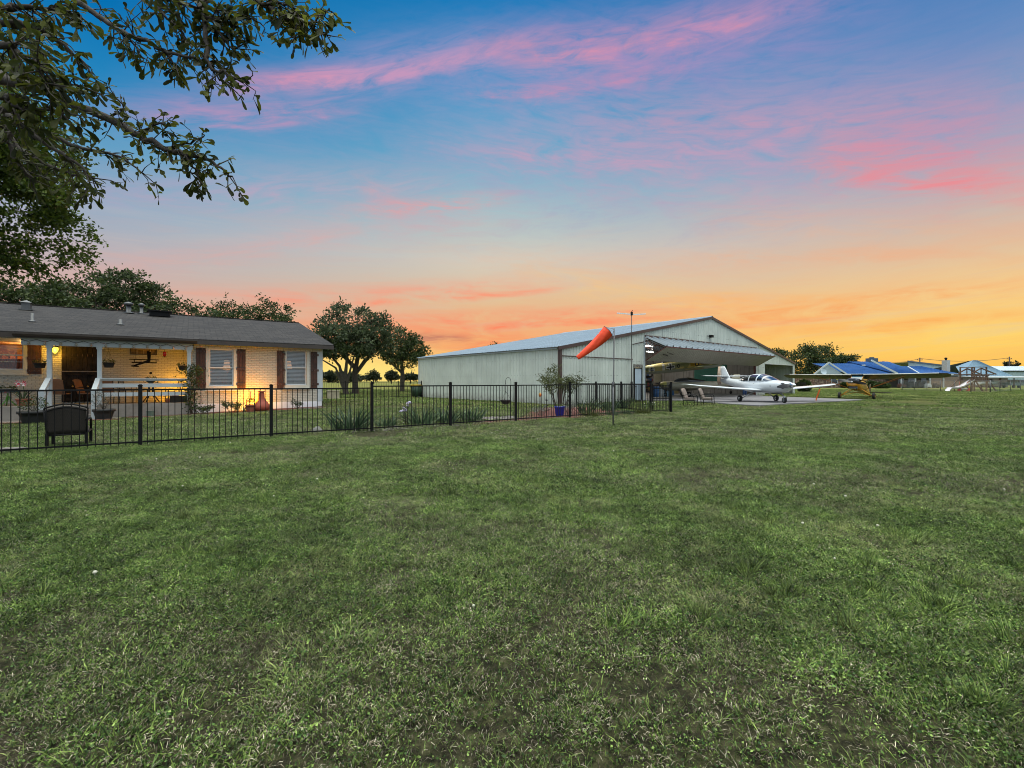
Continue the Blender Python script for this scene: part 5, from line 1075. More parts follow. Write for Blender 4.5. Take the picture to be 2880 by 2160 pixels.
for sd in (1, -1):
    patch_on(mb, CS, .28, -.42, lambda u: .02, lambda u: 1.02, 2.1, side=sd); patch_on(mb, CS, -.56, -1.45, lambda u: .02+.25*max(0, u-.7), lambda u: 1.0-.35*u, 2.1, side=sd); patch_on(mb, CS, .78, .38, lambda u: .05, lambda u: 1.05, 2.1, side=sd)
    mb_t = None
mb.build('side_windows', darkglass, wp)
mb = MB(); patch_on(mb, CS, 1.38, .86, lambda u: .12, lambda u: math.pi-.12, 2.1, na=22); patch_on(mb, CS, .72, .34, lambda u: 1.12, lambda u: math.pi-1.12, 2.1, na=10); mb.build('windshield', mat('blue_canopy_glass', (.02, .035, .06), .04, .1, 2, spec=.9, coat=.5), wp)
for s_ in (1, -1):
    mb = MB(); S = [(.35, .85, .72, 1.75, .13), (1.0, .72, .76, 1.55, .11), (2.5, .62, .86, 1.38, .095), (4.6, .50, 1.02, 1.15, .075), (5.1, .44, 1.08, 1.0, .055), (5.32, .25, 1.12, .72, .025)]
    mb2 = [(s_*y, xl, z, c, th) for y, xl, z, c, th in S]; wing(mb, mb2); mb.build('wing', planew, wp)
    mb = MB(); wing(mb, [(s_*y, xl, z, c, th) for y, xl, z, c, th in ((.05, -3.35, 1.66, .95, .055), (.8, -3.42, 1.67, .85, .05), (1.62, -3.52, 1.69, .68, .035), (1.72, -3.6, 1.70, .5, .015))]); mb.build('stabilizer', planew, wp)
    mb = MB(); mb.tube([(.05, s_*.35, .70), (-.22, s_*1.18, .22)], [.045, .03], 8); lg = mb.build('gear_leg', chrome, wp); mb = MB(); wheel(mb, (-.22, s_*1.30, .20), .20, .15); tw_ = mb.build('main_wheel', tyre, wp); mb = MB(); hub(mb, (-.22, s_*1.30, .20), .20, .15); mb.build('hub', chrome, tw_)
mb = MB(); wing(mb, [(y, xl, 0, c, th) for y, xl, c, th in ((1.25, -2.9, 1.30, .05), (1.7, -3.25, 1.0, .055), (2.2, -3.62, .72, .045), (2.40, -3.80, .50, .025))], True); mb.build('fin', planew, wp)
mb = MB(); wing(mb, [(y, xl, 0, c, th) for y, xl, c, th in ((1.05, -4.16, .44, .02), (1.35, -4.20, .52, .028), (1.7, -4.26, .42, .025), (2.4, -4.31, .28, .018))], True); mb.build('rudder', mat('sunset_tint_rudder', (.60, .46, .36), .35, .1, 3), wp)  # sunset's reflection is put into the rudder colour
mb = MB(); mb.tube([(1.75, 0, .62), (2.05, 0, .40), (2.20, 0, .34)], [.045, .035, .03], 8); mb.tube([(2.2, .09, .34), (2.12, .09, .17)], .022, 6); mb.tube([(2.2, -.09, .34), (2.12, -.09, .17)], .022, 6); mb.bar((2.2, -.09, .34), (2.2, .09, .34), .04); mb.build('nose_strut', chrome, wp); mb = MB(); wheel(mb, (2.10, 0, .17), .17, .12); tw_ = mb.build('nose_wheel', tyre, wp); mb = MB(); hub(mb, (2.10, 0, .17), .17, .12); mb.build('hub', chrome, tw_)
mb = MB(); mb.rings([[Vector((x, r*math.cos(k*math.pi/9), 1.07+r*math.sin(k*math.pi/9))) for k in range(18)] for x, r in ((2.60, .155), (2.72, .15), (2.86, .115), (2.96, .06), (3.0, .005))]); mb.build('spinner', chrome, wp)
mb = MB(); prop_blade(mb, (2.68, 0, 1.07), R(6), .90, .20); prop_blade(mb, (2.68, 0, 1.07), R(186), .90, .20); mb.build('propeller', propm, wp)
mb = MB()
for s_ in (1, -1): patch_on(mb, FS, 2.44, 2.26, lambda u: .35, lambda u: .75, side=s_, off=.004); patch_on(mb, FS, 2.40, 2.30, lambda u: -.55, lambda u: -.05, side=s_, off=.004)
mb.build('cowl_openings', propm, wp); mb = MB(); patch_on(mb, FS, 1.62, 1.58, lambda u: -.12, lambda u: .10, side=-1, off=.004); patch_on(mb, FS, .2, .12, lambda u: .3, lambda u: .35, side=-1, off=.004)
mb.tube([(1.3, .15, .56), (1.7, .15, .50)], .025, 6); mb.tube([(1.3, -.15, .56), (1.7, -.15, .50)], .025, 6)
for s_ in (1, -1): mb.tube([(.2, s_*3.1, .86), (.2, s_*3.1, .76), (.45, s_*3.1, .76)], .012, 5)
mb.build('small_fittings', propm, wp)
# --- yellow high wing taildragger
yp = thing('yellow_airplane', 'yellow high wing taildragger with black cowl top parked on the grass', 'airplane', (27.6, 36.2, -.09), math.atan2(-.68, -.73))
yp.rotation_euler = (0, R(-5), math.atan2(-.68, -.73))
yel_p = mat('yellow_orange_paint', (.62, .27, .02), .3, .08, 2, coat=.3); black_p = mat('black_gloss_paint', (.012, .012, .013), .15, coat=.5); dark_f = mat('wing_shade_and_dark_fin', (.030, .024, .020), .45, .15, 2)  # underside shade is put into the wing and stabilizer colour; fin simply dark
YS = [(2.55, 1.18, .25, .22, .25), (2.4, 1.18, .40, .30, .33), (1.9, 1.17, .45, .35, .42), (1.3, 1.16, .43, .37, .50), (.6, 1.18, .40, .36, .55), (-.4, 1.16, .38, .40, .50), (-1.4, 1.0, .30, .42, .34), (-2.8, .85, .18, .30, .22), (-4.2, .72, .05, .16, .12)]
mb = MB(); hull(mb, YS, pw=3.2); mb.build('fuselage', yel_p, yp)
mb = MB(); patch_on(mb, YS, 2.53, .9, lambda u: .12-.1*u, lambda u: math.pi-.12+.1*u, 3.2, na=20, off=.008); mb.rings([[Vector((x, r*math.cos(a)*1.25, 1.24+max(-.12, r*.8*math.sin(a)))) for a in [k*math.pi/9 for k in range(18)]] for x, r in ((2.57, .27), (2.60, .25))]); mb.build('cowl_top', black_p, yp)
mb = MB(); mb.add([(1.15, -.34, 1.50), (1.15, .34, 1.50), (.75, .38, 1.84), (.75, -.38, 1.84), (-1.0, -.36, 1.50), (-1.0, .36, 1.50), (-.8, .36, 1.84), (-.8, -.36, 1.84)], [(0, 1, 2, 3), (0, 3, 7, 4), (1, 5, 6, 2), (4, 7, 6, 5)]); mb.build('cabin_glazing', mat('blue_cabin_glass', (.04, .10, .14), .05, .1, 2, spec=.9), yp)
mb = MB()
for s_ in (1, -1):
    for a, b in (((1.16, s_*.35, 1.48), (.75, s_*.39, 1.86)), ((.55, s_*.38, 1.45), (.55, s_*.38, 1.85)), ((-1.0, s_*.36, 1.48), (-.8, s_*.37, 1.86))): mb.tube([a, b], .016, 5)
mb.build('cabin_frame', yel_p, yp)
for s_ in (1, -1):
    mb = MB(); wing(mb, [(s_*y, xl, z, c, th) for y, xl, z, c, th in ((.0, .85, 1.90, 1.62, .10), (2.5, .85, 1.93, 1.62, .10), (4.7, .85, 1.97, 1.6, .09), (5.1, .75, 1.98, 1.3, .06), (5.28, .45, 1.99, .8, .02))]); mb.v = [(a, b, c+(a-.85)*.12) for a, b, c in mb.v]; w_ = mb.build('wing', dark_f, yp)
    mb = MB(); mb.tube([(.855, s_*.4, 1.905), (.855, s_*2.5, 1.935), (.855, s_*4.7, 1.975)], .04, 6); mb.build('leading_edge', mat('edge_sky_sheen', (.6, .6, .55), .4), w_)  # pale tube paints the sky's sheen along the wing edge
    for xx in (.55, -.35): mb = MB(); mb.tube([(.3, s_*.42, .78), (xx, s_*2.9, 1.88)], .022, 6); mb.build('wing_strut', mat('orange_strut', (.42, .14, .03), .4), yp)
    mb = MB(); mb.tube([(.45, s_*1.9, 1.50), (.45, s_*1.9, 1.88)], .012, 5); mb.build('jury_strut', mat('orange_strut', (.42, .14, .03), .4), yp)
    mb = MB(); mb.tube([(1.25, s_*.36, .75), (1.05, s_*.98, .26)], .028, 6); mb.tube([(.5, s_*.36, .74), (1.05, s_*.98, .26)], .022, 6); mb.tube([(.95, 0, .52), (1.05, s_*.95, .25)], .02, 6); mb.tube([(1.05, s_*.95, .25), (1.05, s_*1.12, .25)], .02, 6); mb.build('gear_leg', yel_p, yp)
    mb = MB(); wheel(mb, (1.05, s_*1.08, .25), .25, .18); tw_ = mb.build('main_wheel', tyre, yp); mb = MB(); hub(mb, (1.05, s_*1.08, .25), .22, .18); mb.build('hub', yel_p, tw_)
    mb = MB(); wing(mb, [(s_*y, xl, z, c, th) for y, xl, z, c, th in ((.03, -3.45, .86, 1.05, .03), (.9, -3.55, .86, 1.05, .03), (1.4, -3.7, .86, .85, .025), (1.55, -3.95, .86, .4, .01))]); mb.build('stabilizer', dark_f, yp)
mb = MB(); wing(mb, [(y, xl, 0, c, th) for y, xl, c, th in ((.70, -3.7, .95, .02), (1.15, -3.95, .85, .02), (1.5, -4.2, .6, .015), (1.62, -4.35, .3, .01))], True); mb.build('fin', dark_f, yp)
mb = MB(); mb.tube([(-4.05, 0, .70), (-4.30, 0, .56)], .02, 5); wheel(mb, (-4.33, 0, .50), .10, .07); mb.build('tail_wheel', tyre, yp)
mb = MB(); mb.rings([[Vector((x, r*math.cos(k*math.pi/7), 1.20+r*math.sin(k*math.pi/7))) for k in range(14)] for x, r in ((2.58, .05), (2.66, .07), (2.70, .04))]); mb.build('spinner', chrome, yp)
mb = MB(); prop_blade(mb, (2.64, 0, 1.20), R(170), .92, .17); prop_blade(mb, (2.64, 0, 1.20), R(350), .92, .17); ppp = mb.build('propeller', propm, yp)
mb = MB()
for a in (170, 350): ca, sa = math.cos(R(a)), math.sin(R(a)); mb.bar((2.645, .89*ca, 1.20+.89*sa), (2.645, .985*ca, 1.20+.985*sa), .055, .022)
mb.build('blade_tip', mat('yellow_tip', (.8, .7, .1), .4), ppp)
mb = MB(); mb.box((2.1, -.30, .70), (2.45, .30, .86), bev=.06); mb.tube([(2.2, .2, .72), (2.0, .2, .62)], .03, 6); mb.build('air_scoop', black_p, yp)
# --- camouflaged fighter hung from the trusses
camo = mat('tan_camouflage', (.58, .50, .20), .5, .10, 2, second=(.26, .28, .13), sscale=1.1, sfac=(.50, .54)); belly = mat('pale_belly_grey', (.38, .40, .32), .5, .06, 2); camob = mat('mustard_blotches', (.42, .28, .02), .5, .1, 3, second=(.16, .10, .03), sscale=2.0, sfac=(.48, .52))
fr_, to_ = Vector((10.6, 41.6, 0)), Vector((18.3, 40.4, 0)); fd = (to_-fr_).normalized()
fp = thing('hung_fighter_airplane', 'camouflaged tan fighter airplane hanging nose right under the raised hangar door', 'airplane', (14.3, 40.9, 2.62), math.atan2(fd.y, fd.x)); fp.rotation_euler = (0, R(-5.5), math.atan2(fd.y, fd.x))
FF = [(4.3, .05, .30, .28, .30), (3.8, .05, .45, .42, .42), (2.6, .05, .50, .50, .48), (1.0, .03, .52, .52, .50), (-.6, .0, .48, .50, .46), (-2.2, -.05, .34, .42, .36), (-3.6, -.1, .20, .32, .24), (-4.6, -.12, .08, .22, .16)]
mb = MB(); hull(mb, FF, pw=2.2); mb.build('fuselage', camo, fp)
mb = MB(); patch_on(mb, FF, 4.2, -4.4, lambda u: -2.7, lambda u: -.42, off=.01, nx=30, na=14); mb.build('belly_paint', belly, fp)
mb = MB(); patch_on(mb, FF, 4.25, 1.6, lambda u: -.15, lambda u: 1.5, off=.012, nx=14, side=-1, na=8); mb.build('cowl_paint', camob, fp)
mb = MB(); wing(mb, [(y, xl, 0, c, th) for y, xl, c, th in ((-.05, -3.7, 1.0, .04), (.5, -3.9, .9, .04), (1.1, -4.2, .5, .02))], True); mb.build('fin', camo, fp)
for s_ in (1, -1): mb = MB(); wing(mb, [(s_*y, xl, z, c, th) for y, xl, z, c, th in ((.3, 2.6, -.38, 1.7, .11), (1.6, 2.4, -.28, 1.3, .08), (2.6, 2.2, -.2, .9, .05))]); mb.build('wing_stub', camo, fp)
mb = MB(); hull(mb, [(1.3, .45, .20, .05, .1), (.9, .45, .28, .28, .1), (.0, .45, .28, .30, .1), (-.8, .45, .2, .08, .1)], steps=16); mb.build('canopy', darkglass, fp)
mb = MB(); mb.rings([[Vector((x, r*math.cos(k*math.pi/9), .05+r*math.sin(k*math.pi/9))) for k in range(18)] for x, r in ((4.28, .27), (4.5, .24), (4.75, .12), (4.85, .01))]); mb.build('spinner', blackm, fp)
mw, mk, mn = mat('marking_white', (.75, .74, .68), .5, .03), mat('marking_black', (.015, .015, .015), .5), mat('marking_navy', (.015, .03, .09), .5)
def decal(name, x, z, shape, m, off):      # flat mark laid on the near side of the fuselage
    mb = MB()
    for poly in shape:
        vs = []
        for u, v in poly:
            sec = interp(FF, x+u); zz = z+v-sec[1]; h = sec[3] if zz > 0 else sec[4]; q = max(0, 1-(abs(zz)/h)**2.2)**(1/2.2); vs.append((x+u, -(sec[2]*q+off), z+v))
        mb.add(vs, [tuple(range(len(vs)))])
    return mb.build(name, m, fp)
def rect(a, b, c, d, n=3): return [[(a+(c-a)*i/n, b+(d-b)*j/n), (a+(c-a)*(i+1)/n, b+(d-b)*j/n), (a+(c-a)*(i+1)/n, b+(d-b)*(j+1)/n), (a+(c-a)*i/n, b+(d-b)*(j+1)/n)] for i in range(n) for j in range(n)]
for nm, w_, l_, m_, of in (('cross_white', .13, .38, mw, .018), ('cross_black', .065, .33, mk, .024)): decal(nm, -.15, .02, rect(-w_, -l_, w_, l_, 4)+rect(-l_, -w_, -w_-.0001, w_, 3)+rect(w_+.0001, -w_, l_, w_, 3), m_, of)
decal('fuselage_band', -.75, .0, rect(-.10, -.36, .12, .36, 4), mw, .018)
def ringpoly(r0, r1, n=18): return [[(r0*math.cos(a), r0*math.sin(a)), (r1*math.cos(a), r1*math.sin(a)), (r1*math.cos(b), r1*math.sin(b)), (r0*math.cos(b), r0*math.sin(b))] for a, b in [(2*math.pi*i/n, 2*math.pi*(i+1)/n) for i in range(n)]]
decal('roundel_white', -1.75, -.06, ringpoly(.001, .27), mw, .018)
star = []
for o_a in (math.pi/2, -math.pi/2): star.append([(.21*math.cos(o_a+k*2*math.pi/3), .21*math.sin(o_a+k*2*math.pi/3)) for k in range(3)])
decal('roundel_star', -1.75, -.06, star[:1], mn, .026); decal('roundel_star', -1.75, -.06, star[1:], mn, .030)
decal('small_number', .55, .05, [[(p[0]*.8, p[1]) for p in q] for q in ringpoly(.09, .17)], mk, .020); decal('nose_emblem', 2.1, .05, ringpoly(.10, .19, 10), mk, .022); decal('nose_emblem_fill', 2.1, .05, ringpoly(.001, .095, 10), mat('emblem_yellow', (.7, .5, .05), .5), .021)
mb = MB()
for x in (-1.5, 2.0): mb.tube([(x, -.2, .4), (x, -.2, 2.6)], .012, 4); mb.tube([(x, .2, .4), (x, .2, 2.6)], .012, 4)
mb.build('hanging_cables', blackm, fp)
# --- cream airplane on the hangar floor
cream = mat('cream_aircraft_paint', (.36, .33, .24), .4, .08, 1.5, second=(.24, .22, .16), sscale=1)
cpn = thing('cream_airplane', 'cream low wing airplane with open dark canopy parked inside the hangar behind the lawn chairs', 'airplane', (15.2, 39.0, .06), R(172))
C1 = [(2.5, .95, .2, .2, .2), (2.2, .95, .42, .34, .38), (1.0, .95, .5, .38, .45), (0, .95, .5, .36, .45), (-1.5, 1.0, .38, .34, .36), (-3.0, 1.05, .18, .22, .2), (-4.0, 1.1, .05, .12, .1)]
C2 = [(1.4, 1.28, .25, .03, .1), (.9, 1.28, .38, .28, .1), (.1, 1.28, .42, .36, .1), (-.8, 1.28, .3, .2, .1), (-1.5, 1.28, .15, .05, .1)]
mb = MB(); hull(mb, C1); mb.build('fuselage', cream, cpn); mb = MB(); hull(mb, C2, pw=2.0); mb.build('canopy', darkglass, cpn)
mb = MB(); patch_on(mb, C1, 2.45, 1.9, lambda u: -.2, lambda u: 1.2, off=.01, side=1); patch_on(mb, C1, 2.45, 1.9, lambda u: -.2, lambda u: 1.2, off=.01, side=-1); mb.build('nose_paint', mat('dull_yellow', (.5, .45, .12), .5), cpn)
for s_ in (1, -1):
    mb = MB(); wing(mb, [(s_*y, xl, z, c, th) for y, xl, z, c, th in ((.3, 1.0, .62, 1.6, .11), (2.6, .85, .75, 1.1, .07), (3.4, .7, .8, .7, .03))]); mb.build('wing', cream, cpn)
    mb = MB(); wing(mb, [(s_*y, xl, z, c, th) for y, xl, z, c, th in ((.05, -3.2, 1.15, .8, .03), (1.3, -3.4, 1.15, .5, .02))]); mb.build('stabilizer', cream, cpn)
    mb = MB(); mb.tube([(.4, s_*.9, .6), (.3, s_*1.0, .25)], .05, 6); mb.build('gear_leg', cream, cpn); mb = MB(); wheel(mb, (.3, s_*1.05, .22), .22, .16); mb.build('main_wheel', tyre, cpn)
mb = MB(); wing(mb, [(y, xl, 0, c, th) for y, xl, c, th in ((1.1, -3.1, 1.0, .03), (1.9, -3.6, .5, .02))], True); mb.build('fin', cream, cpn); mb = MB(); mb.tube([(1.9, 0, .6), (2.0, 0, .2)], .04, 6); wheel(mb, (2.0, 0, .17), .17, .12); mb.build('nose_gear', tyre, cpn)
mb = MB(); prop_blade(mb, (2.55, 0, .97), R(20), .8, .15); prop_blade(mb, (2.55, 0, .97), R(200), .8, .15); mb.build('propeller', propm, cpn)
# --- olive airplane deeper inside, only its cabin shows
op = thing('dark_airplane', 'dark airplane with pale framed canopy deep in the hangar behind the white fin', 'airplane', gp(2080, 2.6, .06), R(215))
O1 = [(2.0, 1.1, .35, .3, .35), (0, 1.15, .5, .45, .5), (-2, 1.1, .3, .3, .3), (-3.6, 1.2, .06, .15, .12)]
mb = MB(); hull(mb, O1); mb.build('fuselage', mat('dark_olive_paint', (.07, .065, .05), .4), op); mb = MB(); hull(mb, [(1.2, 1.5, .3, .05, .1), (.5, 1.5, .44, .55, .1), (-.4, 1.5, .44, .58, .1), (-1.3, 1.5, .3, .1, .1)], pw=2.6, steps=18); mb.build('canopy', mat('pale_canopy_glass', (.16, .18, .17), .1), op)
for s_ in (1, -1): mb = MB(); wing(mb, [(s_*y, xl, z, c, th) for y, xl, z, c, th in ((.3, .8, .75, 1.4, .1), (1.7, .7, .8, 1.2, .06))]); mb.build('wing', mat('dark_olive_paint', (.07, .065, .05), .4), op); mb = MB(); mb.tube([(.2, s_*.8, .8), (.2, s_*.9, .2)], .04, 6); wheel(mb, (.2, s_*.95, .2), .2, .14); mb.build('main_gear', tyre, op)
mb = MB(); mb.tube([(1.6, 0, .8), (1.7, 0, .2)], .035, 6); wheel(mb, (1.7, 0, .16), .16, .12); mb.build('nose_gear', tyre, op)
# ================= HANGAR CLUTTER =================
def shelf_unit(px, d, w, h, label):
    t = thing('metal_shelving', label, 'shelving', gp(px, d, .062), GA); mb = MB()
    for x in (-w/2, w/2-.04):
        for y in (0, .46): mb.box((x, y, 0), (x+.04, y+.04, h))
    n = 4
    for i in range(n): z = .15+i*(h-.2)/(n-1); mb.box((-w/2, 0, z), (w/2, .5, z+.03))
    mb.build('frame', mat('shelf_steel', (.12, .12, .12), .5), t); return t, n, h, w
kinds = [('brown', (.28, .18, .10)), ('white', (.55, .55, .52)), ('red', (.40, .04, .03)), ('blue', (.06, .14, .36)), ('grey', (.22, .22, .22)), ('green', (.08, .22, .12)), ('yellow', (.50, .36, .05)), ('black', (.03, .03, .03))]
ci = 0
for si, (px, d, w, h, where) in enumerate(((1832, 12.5, 2.4, 2.0, 'left shelving'), (1868, 13.5, 2.4, 1.9, 'right shelving'))):
    t, n, h, w = shelf_unit(px, d, w, h, 'steel '+where+' unit along the back of the hangar')
    for i in range(n):
        z = .18+i*(h-.2)/(n-1)+.062; xx = -w/2+.08
        while xx < w/2-.35:
            bw, bh = random.uniform(.2, .42), random.uniform(.18, .38); nm, cc = random.choice(kinds); ci += 1
            mb = MB(); mb.box((-bw/2, 0, 0), (bw/2, .38, bh), bev=.012); mb.box((-bw/2-.008, -.008, bh), (bw/2+.008, .388, bh+.025), bev=.01)
            o = mb.build('storage_box', mat('box_'+nm, cc, .6, .15, 6)); o.matrix_world = Matrix.Translation(GM @ Vector((gxp(px, d)+xx+bw/2, d+.05, z+.002))) @ Matrix.Rotation(GA, 4, 'Z')
            tag(o, nm+' storage box on the '+['bottom', 'second', 'third', 'top'][i]+' shelf of the '+where, 'box', 'storage boxes on the hangar shelves'); xx += bw+random.uniform(.04, .18)
for i, (px, py, d, c, lb) in enumerate(((1843, 1118, 3.0, 'blue', 'blue drum standing just inside the hangar, leftmost'), (1858, 1118, 3.2, 'white', 'white drum just inside the hangar between the blue drum and the pale blue drum'), (1874, 1118, 3.0, 'paleblue', 'pale blue drum just inside the hangar behind the gate'), (1887, 1117, 4.2, 'blue', 'blue drum rightmost, behind the garden gate'))):
    mb = MB(); mb.lathe([(.27, 0), (.29, .02), (.29, .28), (.30, .30), (.29, .32), (.29, .58), (.30, .60), (.29, .62), (.29, .87), (.27, .88)], 18); o = mb.build('drum', mat('drum_'+c, {'blue': (.06, .18, .42), 'white': (.6, .62, .62), 'paleblue': (.30, .48, .62)}[c], .45, .1)); o.location = gp(px, d, .062); tag(o, lb, 'drum', 'drums inside the hangar door')
t = thing('workbench', 'pale workbench with a tall panel against the left part of the hangar interior', 'workbench', gp(1862, 10.5, .062), GA); mb = MB(); mb.box((-1.1, 0, .85), (1.1, .7, .92)); mb.build('bench_top', mat('bench_wood', (.35, .26, .16), .7, .2), t)
for x in (-1.0, .95): mb = MB(); mb.box((x, .05, 0), (x+.08, .6, .85)); mb.build('leg', mat('bench_wood', (.35, .26, .16), .7, .2), t)
mb = MB(); mb.box((-.5, .62, 1.15), (.9, .68, 2.2)); mb.build('back_panel', mat('pale_board', (.40, .38, .28), .7, .1), t)
t = thing('green_easel_board', 'pale green tilted board with dark squiggle standing in front of the cream airplane canopy', 'board', gp(1938, 3.2, .062), GA); mb = MB(); mb.add([(-.62, 0, 1.08), (.62, 0, 1.08), (.70, .12, 1.62), (-.70, .12, 1.62), (-.62, .03, 1.08), (.62, .03, 1.08), (.70, .15, 1.62), (-.70, .15, 1.62)], [(0, 1, 2, 3), (7, 6, 5, 4), (0, 3, 7, 4), (1, 5, 6, 2), (3, 2, 6, 7), (0, 4, 5, 1)]); mb.build('board', mat('sage_green_board', (.22, .36, .28), .6), t)
mb = MB(); mb.tube([(-.22, .02, 1.25), (-.1, .01, 1.2), (-.02, .02, 1.3), (-.1, .04, 1.38), (-.2, .04, 1.36)], .016, 5); mb.tube([(.02, .01, 1.2), (.06, .02, 1.34), (.2, .04, 1.42), (.26, .02, 1.3)], .016, 5); mb.build('squiggle', blackm, t)
for x in (-.5, .5): mb = MB(); mb.bar((x, .06, 0), (x, .03, 1.08), .05, .05); mb.build('leg', metal, t)
t = thing('tool_cabinet', 'red tool cabinet on casters at the right side of the hangar opening', 'tool cabinet', gp(2113, 2.0, .062), GA); mb = MB(); mb.box((-.7, 0, .10), (.7, .5, .95), bev=.02); mb.build('cabinet', mat('tool_red', (.42, .02, .015), .35, .08), t)
for i in range(4): mb = MB(); mb.box((-.66, -.02, .15+i*.2), (.66, -.001, .32+i*.2), bev=.01); mb.build('drawer', mat('tool_red', (.42, .02, .015), .35, .08), t)
for x in (-.6, .6): mb = MB(); wheel(mb, (x, .25, .05), .05, .04); mb.build('caster', tyre, t)
t = thing('mower_deck', 'low dark equipment cart on small wheels behind the cream airplane', 'cart', gp(2043, 5.0, .062), GA); mb = MB(); mb.box((-.8, -.4, .30), (.8, .4, .75), bev=.06); mb.build('body', mat('brown_tank', (.20, .12, .09), .6, .2), t)
for x in (-.6, .6): mb = MB(); wheel(mb, (x, -.35, .16), .16, .1); mb.build('wheel', tyre, t)
for i, (px, d, h, c) in enumerate(((1895, 7.5, .9, (.40, .30, .12)), (1915, 8.5, 1.1, (.12, .10, .09)), (1985, 7.2, .8, (.34, .30, .24)), (2005, 8.0, .95, (.18, .05, .04)))):
    t = thing('crate_stack', ['wooden crate with a lid behind the drums', 'black crate left of the green board', 'pale crate under the tail of the cream airplane', 'dark red crate behind the white airplane left wing'][i], 'crate', gp(px, d, .062), GA+.1*i); mb = MB(); mb.box((-.45, -.3, 0), (.45, .3, h-.05), bev=.015); mb.build('body', mat('crate%d' % i, c, .7, .2, 5), t); mb = MB(); mb.box((-.48, -.33, h-.049), (.48, .33, h), bev=.01); mb.build('lid', mat('crate%d' % i, c, .7, .2, 5), t)
# orange flag hanging from the white wing tip
t = thing('tie_down_flag', 'orange tie down strap hanging from the wing tip of the white airplane', 'strap', Vector((21.0, 31.2, .0))); mb = MB(); G = [[(-.15+.24*u+s_*.05, .02*math.sin(u*5), .05+.78*u) for s_ in (-1, 1)] for u in [i/8 for i in range(9)]]; mb.grid(G); mb.grid([[Vector(p)+Vector((0, .01, 0)) for p in r] for r in G]); mb.build('strap', mat('orange_strap', (.8, .14, .02), .6), t); mb = MB(); mb.tube([(.09, 0, .82), (.09, 0, 1.02)], .02, 5); mb.build('hook', metal, t)
# person standing behind the white airplane
def person(p, rz, label):
    t = thing('person', label, 'person', p, rz)
    V = [(0, 0, .98), (0, 0, 1.12), (0, 0, 1.30), (0, 0, 1.44), (0, 0, 1.53), (0, .01, 1.62), (0, .01, 1.72),
         (.10, 0, .92), (.11, .01, .52), (.11, -.02, .09), (.12, .13, .04), (-.10, 0, .92), (-.13, .02, .52), (-.14, -.02, .09), (-.15, .13, .04),
         (.19, 0, 1.40), (.25, -.02, 1.13), (.24, .10, .90), (.24, .14, .80), (-.19, 0, 1.40), (-.26, -.02, 1.13), (-.25, .08, .90), (-.25, .12, .80)]
    E = [(0, 1), (1, 2), (2, 3), (3, 4), (4, 5), (5, 6), (0, 7), (7, 8), (8, 9), (9, 10), (0, 11), (11, 12), (12, 13), (13, 14), (3, 15), (15, 16), (16, 17), (17, 18), (3, 19), (19, 20), (20, 21), (21, 22)]
    Rr = [.15, .14, .155, .13, .06, .09, .075, .095, .065, .045, .035, .095, .065, .045, .035, .065, .048, .035, .025, .065, .048, .035, .025]
    me = bpy.data.meshes.new('body'); me.from_pydata(V, E, []); me.materials.append(mat('skin', (.42, .24, .17), .6, .05)); o = bpy.data.objects.new('body', me); COL.objects.link(o); o.parent = t
    sk = o.modifiers.new('skin', 'SKIN'); me.skin_vertices or None
    for i, sv in enumerate(me.skin_vertices[0].data): sv.radius = (Rr[i]*(1.25 if i in (0, 1, 2, 3) else 1), Rr[i]); sv.use_root = (i == 0)
    o.modifiers.new('sub', 'SUBSURF').levels = 1; o.modifiers['sub'].render_levels = 2
    def sleeve(name, pts, rs, m): mb = MB(); mb.tube(pts, rs, 12); mb.build(name, m, t)
    jm = mat('blue_denim', (.05, .10, .24), .85, .2, 12); mb = MB()
    for a, b, c, d in ((7, 8, 9, 1), (11, 12, 13, -1)): mb.tube([Vector(V[0])+Vector((d*.07, 0, .04)), V[a], V[b], Vector(V[c])+Vector((0, 0, .02))], [.13, .125, .09, .075], 12)
    mb.build('jeans', jm, t); mb = MB(); mb.rings([[(w*math.cos(k*math.pi/8), dd*math.sin(k*math.pi/8), z) for k in range(16)] for z, w, dd in ((.92, .205, .15), (1.1, .20, .145), (1.3, .225, .155), (1.42, .215, .14), (1.48, .12, .09))])
    for s_ in (1, -1): mb.tube([(s_*.17, 0, 1.42), (s_*.24, 0, 1.26), (s_*.26, -.01, 1.15)], [.085, .075, .07], 10)
    mb.build('shirt', mat('dark_shirt', (.03, .03, .035), .9, .1, 5), t); mb = MB()
    for s_ in (.115, -.145): mb.rings([[(s_+w*math.cos(k*math.pi/6), .05+dd*math.sin(k*math.pi/6), z) for k in range(12)] for z, w, dd in ((.0, .055, .15), (.05, .055, .15), (.09, .045, .09))])
    mb.build('shoes', mat('white_shoe', (.6, .6, .58), .6), t); mb = MB(); mb.lathe([(.098, 1.66), (.108, 1.72), (.09, 1.79), (.04, 1.825), (.001, 1.83)], 14, (0, -.005, 0), cap=False); mb.build('hair', mat('dark_hair', (.03, .02, .015), .8), t)
    mb = MB()
    for s_ in (1, -1):
        for k in range(4): mb.tube([(s_*.245-.02+.013*k, .14, .80), (s_*.245-.02+.013*k, .165, .74), (s_*.245-.018+.013*k, .16, .70+.006*abs(k-1))], .008, 5)
        mb.tube([(s_*.225, .15, .80), (s_*.215, .18, .76)], .009, 5)
    mb.build('fingers', mat('skin', (.42, .24, .17), .6, .05), t); return t
person(Vector(((2094-1440)/F*40.5, 40.5, .065)), R(200), 'person in blue jeans and dark shirt standing behind the white airplane')
